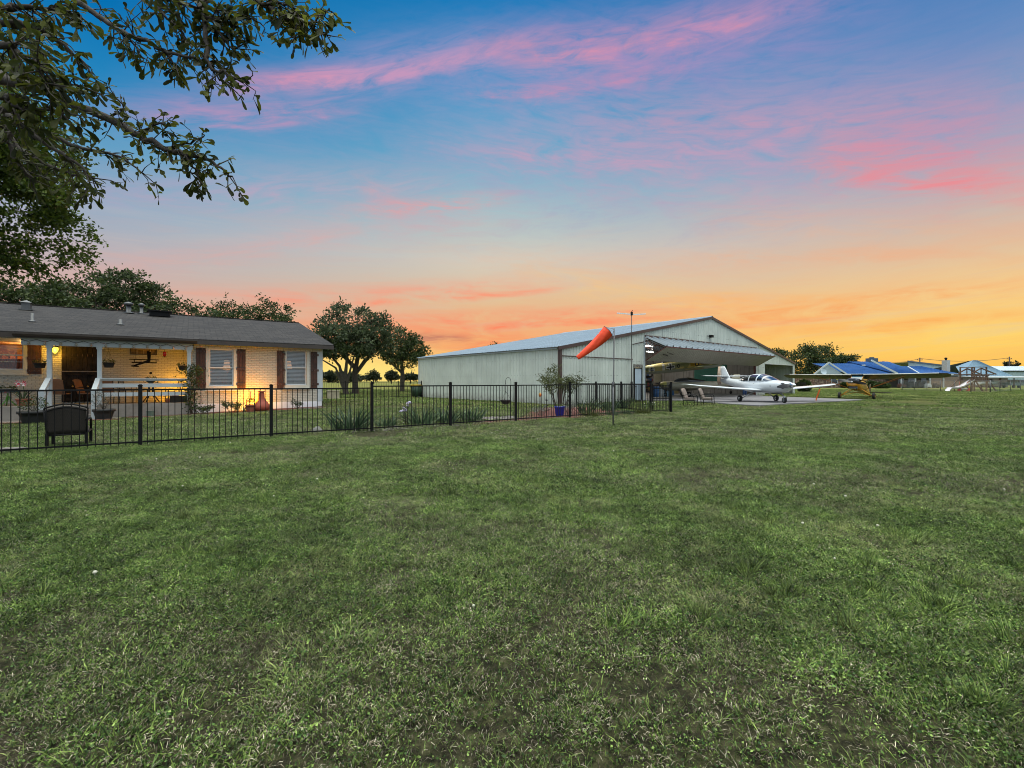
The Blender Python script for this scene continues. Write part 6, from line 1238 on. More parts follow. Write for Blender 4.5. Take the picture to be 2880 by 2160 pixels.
# ================= TREES =================
oak_m = leaf_mat('oak_leaf', (.020, .030, .008, 1), (.075, .095, .016, 1), (.17, .19, .03, 1), .5)
dark_m = leaf_mat('dark_tree_leaf', (.022, .040, .014, 1), (.055, .085, .026, 1), (.12, .16, .05, 1), .30)
far_m = leaf_mat('far_tree_leaf', (.020, .030, .016, 1), (.034, .048, .022, 1), (.05, .065, .03, 1), .2)
def tree(name, base, trunks, blobs, n, ls, label, m=None, limbs=14, clump=.55, group=None, bark=None, shape='oval', ragged=1.0, rseed=0):
    """trunks: polylines with radii (local); blobs: crown ellipsoids (centre, radii) local"""
    rs = np.random.default_rng(100+rseed); rnd = random.Random(rseed+5)
    t = thing(name, label, 'tree', base, 0, group); vol = [r[0]*r[1]*r[2] for c, r in blobs]; tot = sum(vol); cl = []; Cs = []; Ds = []
    for (c, r), v in zip(blobs, vol):
        nn = int(n*v/tot); k = max(6, int(nn/42))
        d = rs.normal(size=(k, 3)); d /= np.linalg.norm(d, axis=1, keepdims=True); rad = rs.uniform(.35, 1.0, k)**.5
        rad *= 1+.16*ragged*np.array([noise.noise(Vector(q)*2.2+Vector((rseed, 0, 0))) for q in d])*2
        cc = np.array(c)+d*rad[:, None]*np.array(r); cl.append(cc)
        csz = clump*rs.uniform(.5, 1.25, k); idx = rs.integers(0, k, nn)
        off = rs.normal(size=(nn, 3)); off /= np.maximum(.3, np.linalg.norm(off, axis=1, keepdims=True)); off *= (rs.uniform(0, 1, nn)**.5)[:, None]*csz[idx][:, None]*np.array([1.15, 1.15, .62])
        Cs.append(cc[idx]+off); Ds.append(off/clump+rs.normal(size=(nn, 3))*.7+(cc[idx]-np.array(c))/np.array(r)*.4)
        # twigs poking out of the outline
        e = rs.integers(0, k, nn//14); tw = cc[e]+d[e]*rs.uniform(.2, .75, len(e))[:, None]*clump*1.3*ragged+rs.normal(size=(len(e), 3))*.05; Cs.append(tw); Ds.append(d[e]+rs.normal(size=(len(e), 3))*.5)
    V, Fq = leaves(np.concatenate(Cs), np.concatenate(Ds), ls, ls*.62, shape); npmesh('crown', V, Fq, m or dark_m, t)
    mb = MB(); allc = np.concatenate(cl); bk = bark or barkm
    for tr in trunks: mb.tube([Vector(p) for p, r in tr], [r for p, r in tr], 8, cap=False)
    tips = [tr[-1] for tr in trunks]
    for i in range(limbs):
        p, r = tips[i % len(tips)]; p = Vector(p); q = Vector(allc[rnd.randrange(len(allc))]); md = p.lerp(q, .5)+Vector((rnd.uniform(-.2, .2), rnd.uniform(-.2, .2), (q.z-p.z)*.12+.1)); rr = r*rnd.uniform(.45, .7)
        mb.tube([p-Vector((0, 0, .05)), p.lerp(md, .5)+Vector((rnd.gauss(0, .06), rnd.gauss(0, .06), .05)), md, md.lerp(q, .5)+Vector((rnd.gauss(0, .08), 0, 0)), q], [rr, rr*.75, rr*.5, rr*.3, rr*.1], 6, cap=False)
        for j in range(2):
            q2 = Vector(allc[rnd.randrange(len(allc))]); 
            if (q2-md).length < (q-p).length*.9: mb.tube([md, md.lerp(q2, .5), q2], [rr*.35, rr*.2, rr*.05], 5, cap=False)
    mb.build('trunk', bk, t); return t
B3 = lambda px, py, Y, base: tuple(at(px, py, Y)-base)
# trees behind the house
def crownspec(lst, Y, base): return [((*[ (at(px, py, Y+dy)-base)[i] for i in range(3)],), (rx/F*Y, rx/F*Y, rz/F*Y)) for px, py, rx, rz, dy in lst]
b = gr(40, 31); tree('shade_tree', b, [[((0, 0, 0), .25), ((.1, 0, 3), .2), ((0, 0, 4.5), .15)]], crownspec([(20, 860, 75, 60, 0), (90, 840, 70, 45, 1), (150, 850, 60, 50, 0)], 31, b), 5200, .23, 'bushy tree behind the left end of the house roof', rseed=1)
b = gr(270, 32); tree('shade_tree', b, [[((0, 0, 0), .3), ((.1, 0, 3), .25), ((0, 0, 5), .18)]], crownspec([(220, 845, 75, 62, 0), (300, 825, 70, 58, 1), (375, 820, 70, 55, 0), (430, 850, 70, 50, 1), (505, 868, 55, 28, 0), (330, 870, 120, 40, 0)], 32, b), 11500, .23, 'tallest dark tree mass behind the middle of the house roof', rseed=2, limbs=24)
b = gr(690, 40); tree('shade_tree', b, [[((-.5, 0, 0), .2), ((-.6, 0, 3), .16), ((-.8, 0, 5), .1)], [((1.4, 0, 0), .2), ((1.4, 0, 3), .15), ((1.3, 0, 5), .1)]], crownspec([(600, 885, 38, 22, 0), (645, 878, 38, 30, 1), (700, 880, 36, 26, 0), (745, 872, 36, 36, 0), (790, 878, 32, 36, 1), (690, 900, 130, 22, 0)], 40, b), 5600, .22, 'looser tree showing twiggy tops over the right end of the house roof', rseed=3, ragged=1.6)
# the two yard oaks and their neighbour
b = gr(998, 50); tree('yard_oak', b, [[((0, 0, -.1), .42), ((.05, 0, .6), .34), ((0, 0, 2.0), .30), ((0, 0, 2.9), .27), ((-1.4, .3, 4.2), .18), ((-2.2, .4, 5.4), .10)], [((.05, 0, 2.4), .27), ((.3, 0, 4.0), .22), ((.2, 0, 6.2), .14)], [((.1, 0, 2.2), .20), ((1.1, 0, 3.6), .22), ((2.3, -.4, 4.6), .12)]],
     crownspec([(990, 915, 88, 58, 0), (930, 935, 62, 52, 1), (1050, 930, 62, 55, 0), (985, 960, 110, 44, -1), (1085, 965, 45, 45, 0), (905, 965, 42, 40, 1)], 50, b), 12000, .30, 'big spreading oak with forked trunk between the house and the hangar', m=leaf_mat('grey_green_oak_leaf', (.030, .050, .024, 1), (.075, .105, .050, 1), (.16, .20, .10, 1), .35), limbs=26, clump=.75, rseed=4)
b = gr(968, 48.5); tree('yard_oak', b, [[((.2, 0, -.1), .34), ((0, 0, 1.0), .25), ((-.5, 0, 3.0), .14), ((-1.9, .2, 4.6), .08)], [((.2, 0, 0), .24), ((.15, 0, 2.2), .2), ((.35, 0, 4.4), .10)], [((.1, 0, .3), .2), ((.6, 0, 2.4), .11), ((1.1, 0, 4.2), .08)], [((0, 0, .5), .2), ((-.9, 0, 2.8), .10), ((-2.4, 0, 3.7), .06)]],
     crownspec([(930, 985, 52, 22, 0), (985, 985, 50, 20, 0)], 48.5, b), 2600, .27, 'multi stemmed oak with low thin crown left of the big forked oak', limbs=10, rseed=5)
b = gr(1131, 62); tree('yard_oak', b, [[((0, 0, -.1), .34), ((.05, 0, 2.4), .28), ((-.1, 0, 4.2), .2)], [((0, 0, 2.5), .2), ((-1.4, 0, 3.8), .12), ((-2.6, 0, 4.4), .06)]], crownspec([(1135, 960, 46, 30, 0), (1110, 985, 44, 30, 0), (1165, 985, 44, 34, 1), (1140, 1010, 55, 20, 0), (1185, 1005, 22, 18, 0)], 62, b), 6500, .32, 'smaller oak with a single slim trunk beside the far hangar corner', limbs=16, clump=.8, rseed=6)
# far trees of the field
for px, Y, w, h, lb, sd in ((1050, 240, 22, 20, 'lone field tree nearest the big oak on the horizon', 7), (1101, 250, 19, 20, 'lone round field tree on the horizon between the oaks', 8), (1155, 260, 34, 12, 'low distant tree clump at the far hangar corner', 9)):
    b = gr(px, Y); tree('field_tree', b, [[((0, 0, 0), .4), ((0, 0, 1.6), .3)]], crownspec([(px, 1066-h*.55, w*.6, h*.5, 0), (px-w*.5, 1066-h*.3, w*.5, h*.25, 0), (px+w*.5, 1066-h*.3, w*.5, h*.25, 0)], Y, b), 2200, 1.0, lb, m=far_m, limbs=5, clump=1.6, rseed=sd)
b = gr(948, 330); tree('field_tree', b, [[((0, 0, 0), .5), ((0, 0, 2), .3)]], crownspec([(915, 1060, 26, 11, 0), (945, 1058, 30, 13, 4), (980, 1060, 30, 12, 0), (1010, 1064, 22, 7, 0)], 330, b), 6000, 1.3, 'low wooded rise on the horizon seen under the big oak', m=far_m, limbs=4, clump=2.6, rseed=10)
b = gr(1386, 66); tree('shade_tree', b, [[((0, 0, 0), .2), ((0, 0, 5), .1)]], crownspec([(1390, 975, 14, 9, 0)], 66, b), 160, .28, 'treetop just peeking over the middle of the hangar roof', limbs=4, rseed=11)
b = gr(2275, 118); tree('shade_tree', b, [[((0, 0, 0), .35), ((0, 0, 3), .25)]], crownspec([(2265, 1010, 44, 36, 0), (2305, 995, 42, 28, 1), (2240, 1040, 30, 36, 0), (2320, 1030, 44, 34, 0), (2270, 1066, 50, 22, 0)], 118, b), 9000, .55, 'large bushy tree between the hangar and the blue roofed house', limbs=14, clump=1.7, rseed=12)
b = gr(2370, 110); tree('shade_tree', b, [[((0, 0, 0), .35), ((0, 0, 4), .25)]], crownspec([(2355, 1018, 24, 14, 0), (2385, 1015, 22, 14, 0)], 110, b), 3500, .42, 'dark round tree behind the left gable of the blue roofed house', limbs=8, clump=1.1, rseed=13)
b = gr(2180, 70); tree('shade_tree', b, [[((0, 0, 0), .3), ((0, 0, 4), .2)]], crownspec([(2175, 1002, 30, 22, 0), (2200, 1010, 22, 20, 0)], 70, b), 3000, .30, 'dark treetop rising behind the right slope of the hangar roof', limbs=6, rseed=14)
b = gr(2847, 190); tree('field_tree', b, [[((0, 0, 0), .3), ((0, 0, 5), .2)]], crownspec([(2847, 1025, 15, 6, 0)], 190, b), 900, .7, 'small far treetop beside the right utility pole', m=far_m, limbs=4, rseed=15)
for px, Y, w, h, lb, sd in ((2262, 60, 26, 28, 'dark shrub at the foot of the hangar right corner', 16), (2450, 93, 24, 16, 'round evergreen shrub in front of the left stone wall of the blue roofed house', 17), (2375, 92, 14, 14, 'small shrub at the left end of the stone wall of the blue roofed house', 18), (2480, 86, 30, 14, 'shrub behind the yellow airplane wing strut', 19)):
    b = gr(px, Y); t = thing('shrub', lb, 'shrub', b); mbx = crownspec([(px, 1072+1766/Y-h*.55, w*.6, h*.6, 0)], Y, b); rs = np.random.default_rng(sd); n = 1300
    d = rs.normal(size=(n, 3)); d /= np.linalg.norm(d, axis=1, keepdims=True); C = np.array(mbx[0][0])+d*np.array(mbx[0][1])*(rs.uniform(.3, 1, n)**.5)[:, None]; V, Fq = leaves(C, d+rs.normal(size=(n, 3))*.5, .3, .2); npmesh('foliage', V, Fq, dark_m, t)
    mb = MB(); mb.tube([(0, 0, 0), (0, 0, mbx[0][0][2])], .06, 5); mb.build('stem', twigm, t)
# ---- maple at the left edge, trunk out of view
b = Vector((-16.6, 12.2, 0)); tree('maple_tree', b, [[((0, 0, 0), .35), ((.1, 0, 3), .3), ((0, 0, 6), .22), ((.1, 0, 9), .1)]],
     crownspec([(60, 440, 150, 120, 0), (-40, 560, 230, 200, 0), (70, 550, 80, 70, .4), (5, 680, 80, 75, 0), (-40, 330, 180, 120, -.5), (-60, 760, 60, 50, 0), (5, 745, 42, 30, 0)], 12.2, b), 24000, .125, 'leafy maple filling the left edge behind the overhanging branches', m=leaf_mat('maple_leaf', (.03, .06, .010, 1), (.085, .14, .02, 1), (.17, .24, .03, 1), .45), limbs=30, clump=.34, ragged=1.3, rseed=20)
# ---- live oak overhead, its trunk out of view to the left; the branches reach into the picture
ok = thing('live_oak', 'nearby live oak whose dark branches hang into the upper left of the view', 'tree', (-7.2, 3.0, 0))
ob_ = Vector((-7.2, 3.0, 0)); Q = 1000/1843.0
def P8(x, y, Y): return at(x*Q, y*Q, Y)-ob_
mbk = MB(); mbk.tube([(0, 0, -.1), (.05, 0, 1.2), (.0, 0, 2.4), (.2, 0, 3.4), (.1, .2, 4.6), (.3, .1, 6.0)], [.42, .34, .30, .27, .2, .1], 12, cap=False)
TW = []
def branch(pts, r0, r1, root=None, leafy=1.0, start=.15, twig=.34):
    pv = [P8(*p) for p in pts]
    if root is not None: pv = [Vector(root), Vector(root).lerp(pv[0], .55)+Vector((0, 0, .12))]+pv
    n = len(pv); rr = [r0+(r1-r0)*i/(n-1) for i in range(n)]
    # smooth the polyline
    sm = []; srr = []
    for i in range(n-1):
        p0, p1, p2, p3 = pv[max(0, i-1)], pv[i], pv[i+1], pv[min(n-1, i+2)]
        for k in range(5):
            u = k/5; sm.append(.5*((2*p1)+(p2-p0)*u+(2*p0-5*p1+4*p2-p3)*u*u+(3*p1-p0-3*p2+p3)*u**3)+Vector((random.gauss(0, .006), random.gauss(0, .006), random.gauss(0, .006)))); srr.append(rr[i]+(rr[i+1]-rr[i])*u)
    sm.append(pv[-1]); srr.append(r1); mbk.tube(sm, srr, 7, cap=False)
    L = len(sm); skip = 10 if root is not None else 0
    for i in range(skip, L):
        u = i/(L-1)
        for j in range(int(.95*leafy+random.random()*.8)):
            d0 = (sm[min(L-1, i+1)]-sm[max(0, i-1)]).normalized(); q = (d0*random.uniform(.3, 1)+Vector((random.gauss(0, .55), random.gauss(0, .55), random.gauss(-.05, .55)))).normalized(); ln = random.uniform(.3, 1)*twig*(1.15-.55*u); s = sm[i]; e = s+q*ln+Vector((0, 0, -.12*ln)); md = s.lerp(e, .5)+Vector((random.gauss(0, .012),)*3)
            mbk.tube([s, md, e], [.0045, .0032, .0018], 4, cap=False); TW.append((s, md, e))
RT = (.05, .05, 3.0); RT2 = (.2, .1, 3.9); RT3 = (.2, .1, 4.6)
branch([(-60, 400, 3.9), (0, 415, 3.8), (200, 460, 3.7), (380, 540, 3.6), (560, 610, 3.5), (700, 690, 3.4), (850, 770, 3.3), (960, 800, 3.25), (1100, 840, 3.2), (1205, 915, 3.15)], .055, .006, RT, 1.5)
branch([(700, 690, 3.4), (790, 660, 3.35), (880, 640, 3.3)], .012, .003, None, 1.2, twig=.2)
branch([(850, 770, 3.3), (960, 750, 3.2), (1060, 700, 3.15)], .012, .003, None, 1.2, twig=.2)
branch([(960, 800, 3.25), (1010, 880, 3.2), (1040, 950, 3.2)], .010, .003, None, 1.4, twig=.2)
branch([(560, 610, 3.5), (640, 560, 3.45), (560, 470, 3.4)], .010, .003, None, 1.0, twig=.2)
branch([(-60, 560, 4.0), (60, 620, 3.9), (200, 680, 3.9), (400, 760, 3.85), (520, 790, 3.8), (640, 820, 3.75), (745, 900, 3.7)], .035, .005, RT, 1.6)
branch([(-60, 700, 3.6), (100, 770, 3.6), (260, 860, 3.6), (400, 910, 3.55), (470, 960, 3.5)], .03, .004, RT, 1.4)
branch([(-60, 560, 3.1), (100, 640, 3.1), (260, 760, 3.1), (420, 860, 3.1), (480, 930, 3.1)], .03, .004, RT, 1.0)
branch([(300, -60, 3.6), (380, 0, 3.5), (520, 90, 3.4), (640, 170, 3.3), (760, 220, 3.2), (900, 280, 3.15), (1040, 310, 3.1), (1110, 330, 3.1)], .03, .005, RT3, 1.5)
branch([(640, 170, 3.3), (700, 240, 3.3), (745, 310, 3.3)], .01, .003, None, 1.4, twig=.2)
branch([(840, 250, 3.2), (895, 320, 3.2), (900, 370, 3.2)], .008, .002, None, 1.0, twig=.16)
branch([(960, -80, 3.3), (1030, 20, 3.2), (1060, 120, 3.1), (1075, 240, 3.05), (1090, 340, 3.0), (1180, 390, 3.0), (1280, 440, 3.0)], .03, .005, RT3, 1.1, twig=.22)
branch([(1050, 90, 3.1), (1150, 100, 3.1), (1250, 90, 3.05), (1350, 120, 3.0)], .015, .004, None, 1.8, twig=.24)
branch([(1060, 150, 3.1), (1140, 170, 3.1), (1210, 250, 3.1), (1270, 200, 3.1)], .012, .003, None, 1.4, twig=.2)
branch([(1240, -80, 3.0), (1330, 0, 2.95), (1420, 60, 2.9), (1520, 100, 2.9), (1620, 140, 2.85), (1690, 180, 2.85)], .025, .005, RT3, 1.8, twig=.24)
branch([(1600, 130, 2.85), (1660, 80, 2.85), (1720, 60, 2.85)], .008, .002, None, 1.3, twig=.16)
branch([(1350, 30, 2.9), (1450, 20, 2.9), (1540, 60, 2.9), (1530, 190, 2.9)], .01, .003, None, 1.8, twig=.22)
branch([(700, -80, 3.2), (800, 10, 3.2), (850, 80, 3.2), (920, 140, 3.2), (960, 200, 3.2)], .02, .004, RT3, 1.2, twig=.22)
branch([(780, -30, 3.1), (930, 20, 3.1), (1050, 40, 3.1), (1180, 60, 3.1)], .012, .004, None, 1.8, twig=.24)
branch([(-60, 120, 3.0), (60, 110, 3.0), (200, 150, 3.0), (320, 230, 3.0), (420, 310, 3.0), (480, 400, 3.0)], .03, .003, RT2, .9, twig=.24)
branch([(-60, 20, 2.9), (60, 30, 2.9), (180, 40, 2.9), (300, 60, 2.9), (420, 80, 2.9)], .03, .004, RT3, 1.9, twig=.3)
branch([(-60, 220, 2.6), (40, 240, 2.6), (120, 290, 2.6), (200, 340, 2.6), (230, 430, 2.6)], .03, .004, RT2, 1.9, twig=.3)
branch([(-60, 330, 2.9), (40, 350, 2.9), (180, 400, 2.9), (300, 420, 2.9), (430, 450, 2.9)], .03, .004, RT2, 1.6, twig=.28)
branch([(-60, 500, 2.7), (40, 520, 2.7), (120, 560, 2.7), (260, 570, 2.7), (330, 600, 2.7)], .03, .004, RT, 1.6, twig=.28)
branch([(-60, 60, 3.4), (100, 120, 3.4), (180, 220, 3.4), (240, 300, 3.4)], .03, .004, RT3, 1.8, twig=.32)
branch([(-60, 640, 3.3), (40, 740, 3.3), (110, 860, 3.3), (160, 930, 3.3)], .03, .004, RT, 1.5, twig=.3)
mbk.build('trunk_and_branches', mat('dark_oak_bark', (.05, .042, .036), .95, .3, 10, bump=.8, bscale=40), ok)
C = []; D = []
for s, md, e in TW:
    for i in range(random.randint(3, 6)):
        t = random.random()**.5; q = s.lerp(md, t*2) if t < .5 else md.lerp(e, t*2-1); ax = (e-s).normalized(); C.append(q); D.append(ax*.7+Vector((random.gauss(0, .8), random.gauss(0, .8), random.gauss(-.1, .6))))
V, Fq = leaves(np.array(C), np.array(D), .070, .031, 'spat', .18, .25); npmesh('leaves', V, Fq, oak_m, ok)
# ================= NEIGHBOURS =================
bluem = mat('blue_metal_roof', (.04, .135, .36), .45, .15, .4); palebl = mat('pale_blue_gable', (.36, .44, .52), .6, .08, 1); stone = mat('mixed_stone', (.26, .19, .15), .9, .5, 3, bump=.6, second=(.10, .06, .05), sscale=2.2, sfac=(.45, .5)); dkp = mat('porch_shade_and_door_dark', (.10, .085, .07), .8, .2, 1)
bh = gr(2470, 95); nb = thing('blue_roofed_house', 'stone house with bright blue metal roof and pale gable beyond the yellow airplane', 'house', bh)
def nbp(px, Y=95.0): return (px-1440)/F*Y-bh.x
def nz(py, Y=95.0): return H0-(py-HZ)/F*Y
def seam_roof(mb, a, b, c, d, n):
    """standing seams between eave a-b and ridge d-c"""
    a, b, c, d = map(Vector, (a, b, c, d)); nm = (b-a).cross(d-a).normalized(); nm = nm if nm.z > 0 else -nm; P_ = []; Q_ = []
    for i in range(n):
        for f, h in ((0, 0), (.02, .07), (.10, .07), (.12, 0)): u = min(1, (i+f)/n); P_.append(a.lerp(b, u)+nm*h); Q_.append(d.lerp(c, u)+nm*h)
    P_.append(b); Q_.append(c); mb.grid([P_, Q_], False)
w_ = MB(); w_.box((nbp(2290), 0, 0), (nbp(2490), 9, 2.9)); w_.box((nbp(2490)+.01, 2.0, 0), (nbp(2640), 9, 2.9)); w_.build('wall', stone, nb)
ez = nz(1051); rz2 = nz(1020); rz3 = nz(1014)
mb = MB(); seam_roof(mb, (nbp(2375), -.6, ez), (nbp(2510), -.6, ez), (nbp(2475), 4.8, rz2), (nbp(2327), 4.8, rz2), 26); seam_roof(mb, (nbp(2505), -1.4, ez), (nbp(2575), -1.4, ez), (nbp(2560), 5.5, rz3), (nbp(2440), 5.5, rz3), 20); seam_roof(mb, (nbp(2575), -1.4, ez), (nbp(2680), -1.4, ez), (nbp(2630), 3.0, nz(1029)), (nbp(2570), 3.0, nz(1029)), 14)
mb.add([(nbp(2327), 4.8, rz2), (nbp(2475), 4.8, rz2), (nbp(2475), 10, ez), (nbp(2440), 10, ez)], [(0, 1, 2, 3)]); mb.add([(nbp(2440), 5.5, rz3), (nbp(2560), 5.5, rz3), (nbp(2640), 11, ez), (nbp(2440), 11, ez)], [(0, 1, 2, 3)]); mb.add([(nbp(2570), 3.0, nz(1029)), (nbp(2630), 3, nz(1029)), (nbp(2690), 7, ez), (nbp(2570), 7, ez)], [(0, 1, 2, 3)]); mb.add([(nbp(2630), 3, nz(1029)), (nbp(2680), -1.4, ez), (nbp(2690), 7, ez)], [(0, 1, 2)]); mb.build('roof', bluem, nb)
mb = MB(); mb.add([(nbp(2288), -.3, ez-.1), (nbp(2368), -.3, ez-.1), (nbp(2325), -.3, rz2-.3), (nbp(2288), .1, ez-.1), (nbp(2368), .1, ez-.1), (nbp(2325), .1, rz2-.3)], [(0, 1, 2), (5, 4, 3)]); mb.build('gable', palebl, nb)
mb = MB(); mb.bar((nbp(2284), -.6, ez-.15), (nbp(2326), -.6, rz2), .12, .3); mb.bar((nbp(2326), -.6, rz2), (nbp(2376), -.6, ez-.1), .12, .3); mb.bar((nbp(2440), -1.0, rz3), (nbp(2508), -1.45, ez), .15, .35); mb.box((nbp(2376), -.75, ez-.3), (nbp(2505), -.6, ez-.02)); mb.box((nbp(2505), -1.6, ez-.35), (nbp(2684), -1.42, ez-.02)); mb.bar((nbp(2571), -1.3, ez), (nbp(2571), 1.5, rz3-1.2), .25, .15); mb.box((nbp(2684)-.25, -1.5, 0), (nbp(2684)-.05, -1.3, ez-.35)); mb.build('white_trim', white, nb)
mb = MB(); mb.box((nbp(2492), 1.9, 0), (nbp(2640), 1.99, 2.6)); mb.build('porch_shade_panel', dkp, nb)  # porch shade put into the dark colour of this back panel
for i, px in enumerate((2520, 2560, 2600, 2638)): mb = MB(); mb.box((nbp(px)-.1, -1.3, 0), (nbp(px)+.1, -1.1, ez-.3)); mb.build('porch_post', white, nb)
for px, w, z0, z1 in ((2347, 15, 1.0, 1.9), (2555, 14, .7, 2.0), (2585, 16, .3, 2.1), (2620, 12, .7, 2.0)): 
    yy = -.03 if px < 2490 else 1.86; mb = MB(); mb.box((nbp(px-w/2)-.1, yy-.03, z0-.1), (nbp(px+w/2)+.1, yy, z1+.1)); wn = mb.build('window', white, nb); mb = MB(); mb.box((nbp(px-w/2), yy-.05, z0), (nbp(px+w/2), yy-.031, z1)); mb.build('pane', darkglass, wn)
mb = MB(); mb.box((nbp(2500), 5.0, rz3-.1), (nbp(2525), 6.4, rz3+.75), bev=.1); mb.box((nbp(2507), 5.4, rz3+.75), (nbp(2518), 6.0, rz3+1.0), bev=.1); mb.build('cooler_box', mat('slate_blue_metal', (.05, .10, .15), .5), nb)
mb = MB(); mb.lathe([(.001, 0), (.5, .06), (.62, .16), (.60, .16), (.48, .10), (.001, .04)], 18, (nbp(2308), -.8, ez+.35), Matrix.Rotation(R(70), 4, 'X'), cap=False); mb.build('satellite_dish', palebl, nb)
mb = MB(); mb.box((nbp(2443)-.2, 1.2, ez+1.7), (nbp(2443)+.3, 1.6, ez+1.95)); mb.build('roof_vent', white, nb)
# porch things of the blue roofed house
for i, (px, Y, w, h, d_, c, nm, lb) in enumerate(((2562, 91.5, 1.6, 1.25, 1.1, (.02, .022, .025), 'grill', 'black covered grill on the patio of the blue roofed house'), (2586, 91.7, 1.0, 1.2, .9, (.03, .03, .032), 'grill', 'second smaller black covered grill right of the first'), (2536, 92, 1.3, .9, .9, (.10, .05, .04), 'patio_sofa', 'brown patio seat at the left end of the blue roofed porch'), (2610, 91, .9, .9, .8, (.45, .48, .5), 'cooler', 'pale blue cooler on the patio between posts'), (2632, 91.3, 1.0, .95, .8, (.05, .05, .05), 'patio_sofa', 'dark patio seat at the right end of the blue roofed porch'))):
    t = thing(nm, lb, nm.replace('_', ' '), gr(px, Y)); m_ = mat('porch_item%d' % i, c, .6, .2)
    mb = MB(); mb.box((-w/2, -d_/2, .25), (w/2, d_/2, h*.75), bev=.08); mb.build('body', m_, t); mb = MB(); mb.box((-w*.46, (d_*.1 if nm == 'patio_sofa' else -d_*.44), h*.75+.005), (w*.46, d_*.44, h), bev=.12); mb.build('lid' if nm != 'patio_sofa' else 'backrest', m_, t)
    for x in (-w*.4, w*.4): mb = MB(); mb.box((x-.05, -d_*.4, 0), (x+.05, d_*.4, .25)); mb.build('leg', m_, t)
# long grey barn
bb = gr(2640, 125); barn = thing('grey_barn', 'long grey blue barn with sloping roof edge behind the blue roofed house', 'barn', bb); bx = lambda px, Y=125.0: (px-1440)/F*Y-bb.x
blueg = mat('blue_grey_sheet', (.33, .43, .48), .5, .07, .3); mb = MB()
A_ = lambda px, py, Y: (bx(px, Y), Y-125, H0-(py-HZ)/F*Y)
o1 = [A_(2555, 1018, 118), A_(2716, 1036, 130), (A_(2716, 1036, 130)[0], 5, 0), (A_(2555, 1018, 118)[0], -7, 0)]
corr(mb, lambda u: Vector(o1[3]).lerp(Vector(o1[2]), u/16), lambda u: Vector(o1[0]).lerp(Vector(o1[1]), u/16), 0, 16, (0, -1, 0), .6, .05); mb.add([o1[0], o1[1], (o1[1][0]+6, 25, o1[1][2]), (o1[0][0]+6, 14, o1[0][2])], [(0, 1, 2, 3)]); mb.add([o1[1], o1[2], (o1[2][0]+6, 25, 0), (o1[1][0]+6, 25, o1[1][2])], [(0, 1, 2, 3)]); mb.build('wall', blueg, barn)
mb = MB(); mb.bar(A_(2553, 1016, 117.6), A_(2718, 1035, 129.8), .2, .35); mb.bar(A_(2683, 1041, 127), A_(2713, 1044, 129), .15, .3); mb.build('roof_trim', mat('slate_trim', (.06, .09, .13), .6), barn)
mb = MB(); a, c_ = A_(2706, 1046, 128.6), A_(2712, 1046, 129.1); mb.add([(a[0], a[1]-.3, 0), (c_[0], c_[1]-.3, 0), (c_[0], c_[1]-.3, a[2]), (a[0], a[1]-.3, a[2]), (a[0], a[1], 0), (c_[0], c_[1], 0), (c_[0], c_[1], a[2]), (a[0], a[1], a[2])], [(0, 1, 2, 3), (7, 6, 5, 4), (0, 3, 7, 4), (1, 5, 6, 2)]); mb.build('door', dkp, barn)
# hip roofed grey house with chimney
hb = gr(2760, 105); hh = thing('grey_hip_roofed_house', 'grey blue metal roofed house with a stone chimney behind the playset', 'house', hb); hx_ = lambda px, Y=105.0: (px-1440)/F*Y-hb.x; hz_ = lambda py, Y=105.0: H0-(py-HZ)/F*Y
greym = mat('grey_blue_metal_roof', (.16, .26, .34), .45, .08, .4); mb = MB()
pk = (hx_(2737, 112), 7, hz_(1013, 112)); pk2 = (hx_(2750, 112), 7, hz_(1014, 112)); e0, e1, e2 = (hx_(2688, 112), 7, hz_(1031, 112)), (hx_(2705), 0, hz_(1056)), (hx_(2850), 0, hz_(1058))
seam_roof(mb, e1, e2, pk2, pk, 26); mb.add([e0, e1, pk], [(0, 1, 2)]); mb.add([pk, pk2, (hx_(2860), 16, hz_(1058)), (hx_(2680), 16, hz_(1058))], [(0, 1, 2, 3)]); mb.add([pk2, e2, (hx_(2860), 16, hz_(1058))], [(0, 1, 2)])
seam_roof(mb, (hx_(2800), 1.5, hz_(1048)), (hx_(2852), 1.5, hz_(1057)), (hx_(2808), 6, hz_(1035)), (hx_(2790), 6, hz_(1035)), 8); mb.build('roof', greym, hh)
mb = MB(); mb.box((hx_(2712), 1, 0), (hx_(2848), 15, hz_(1059))); mb.build('wall', mat('dim_wall', (.20, .17, .15), .8), hh)
mb = MB(); mb.box((hx_(2722), 5, 3), (hx_(2731), 6.4, hz_(1010))); ch_ = mb.build('chimney', mat('pale_chimney', (.40, .42, .44), .7), hh); mb = MB(); mb.lathe([(.18, 0), (.22, .3), (.30, .35), (.26, .6), (.001, .7)], 10, (hx_(2726.5), 5.7, hz_(1010))); mb.build('chimney_cap', darkp := blackm, ch_)
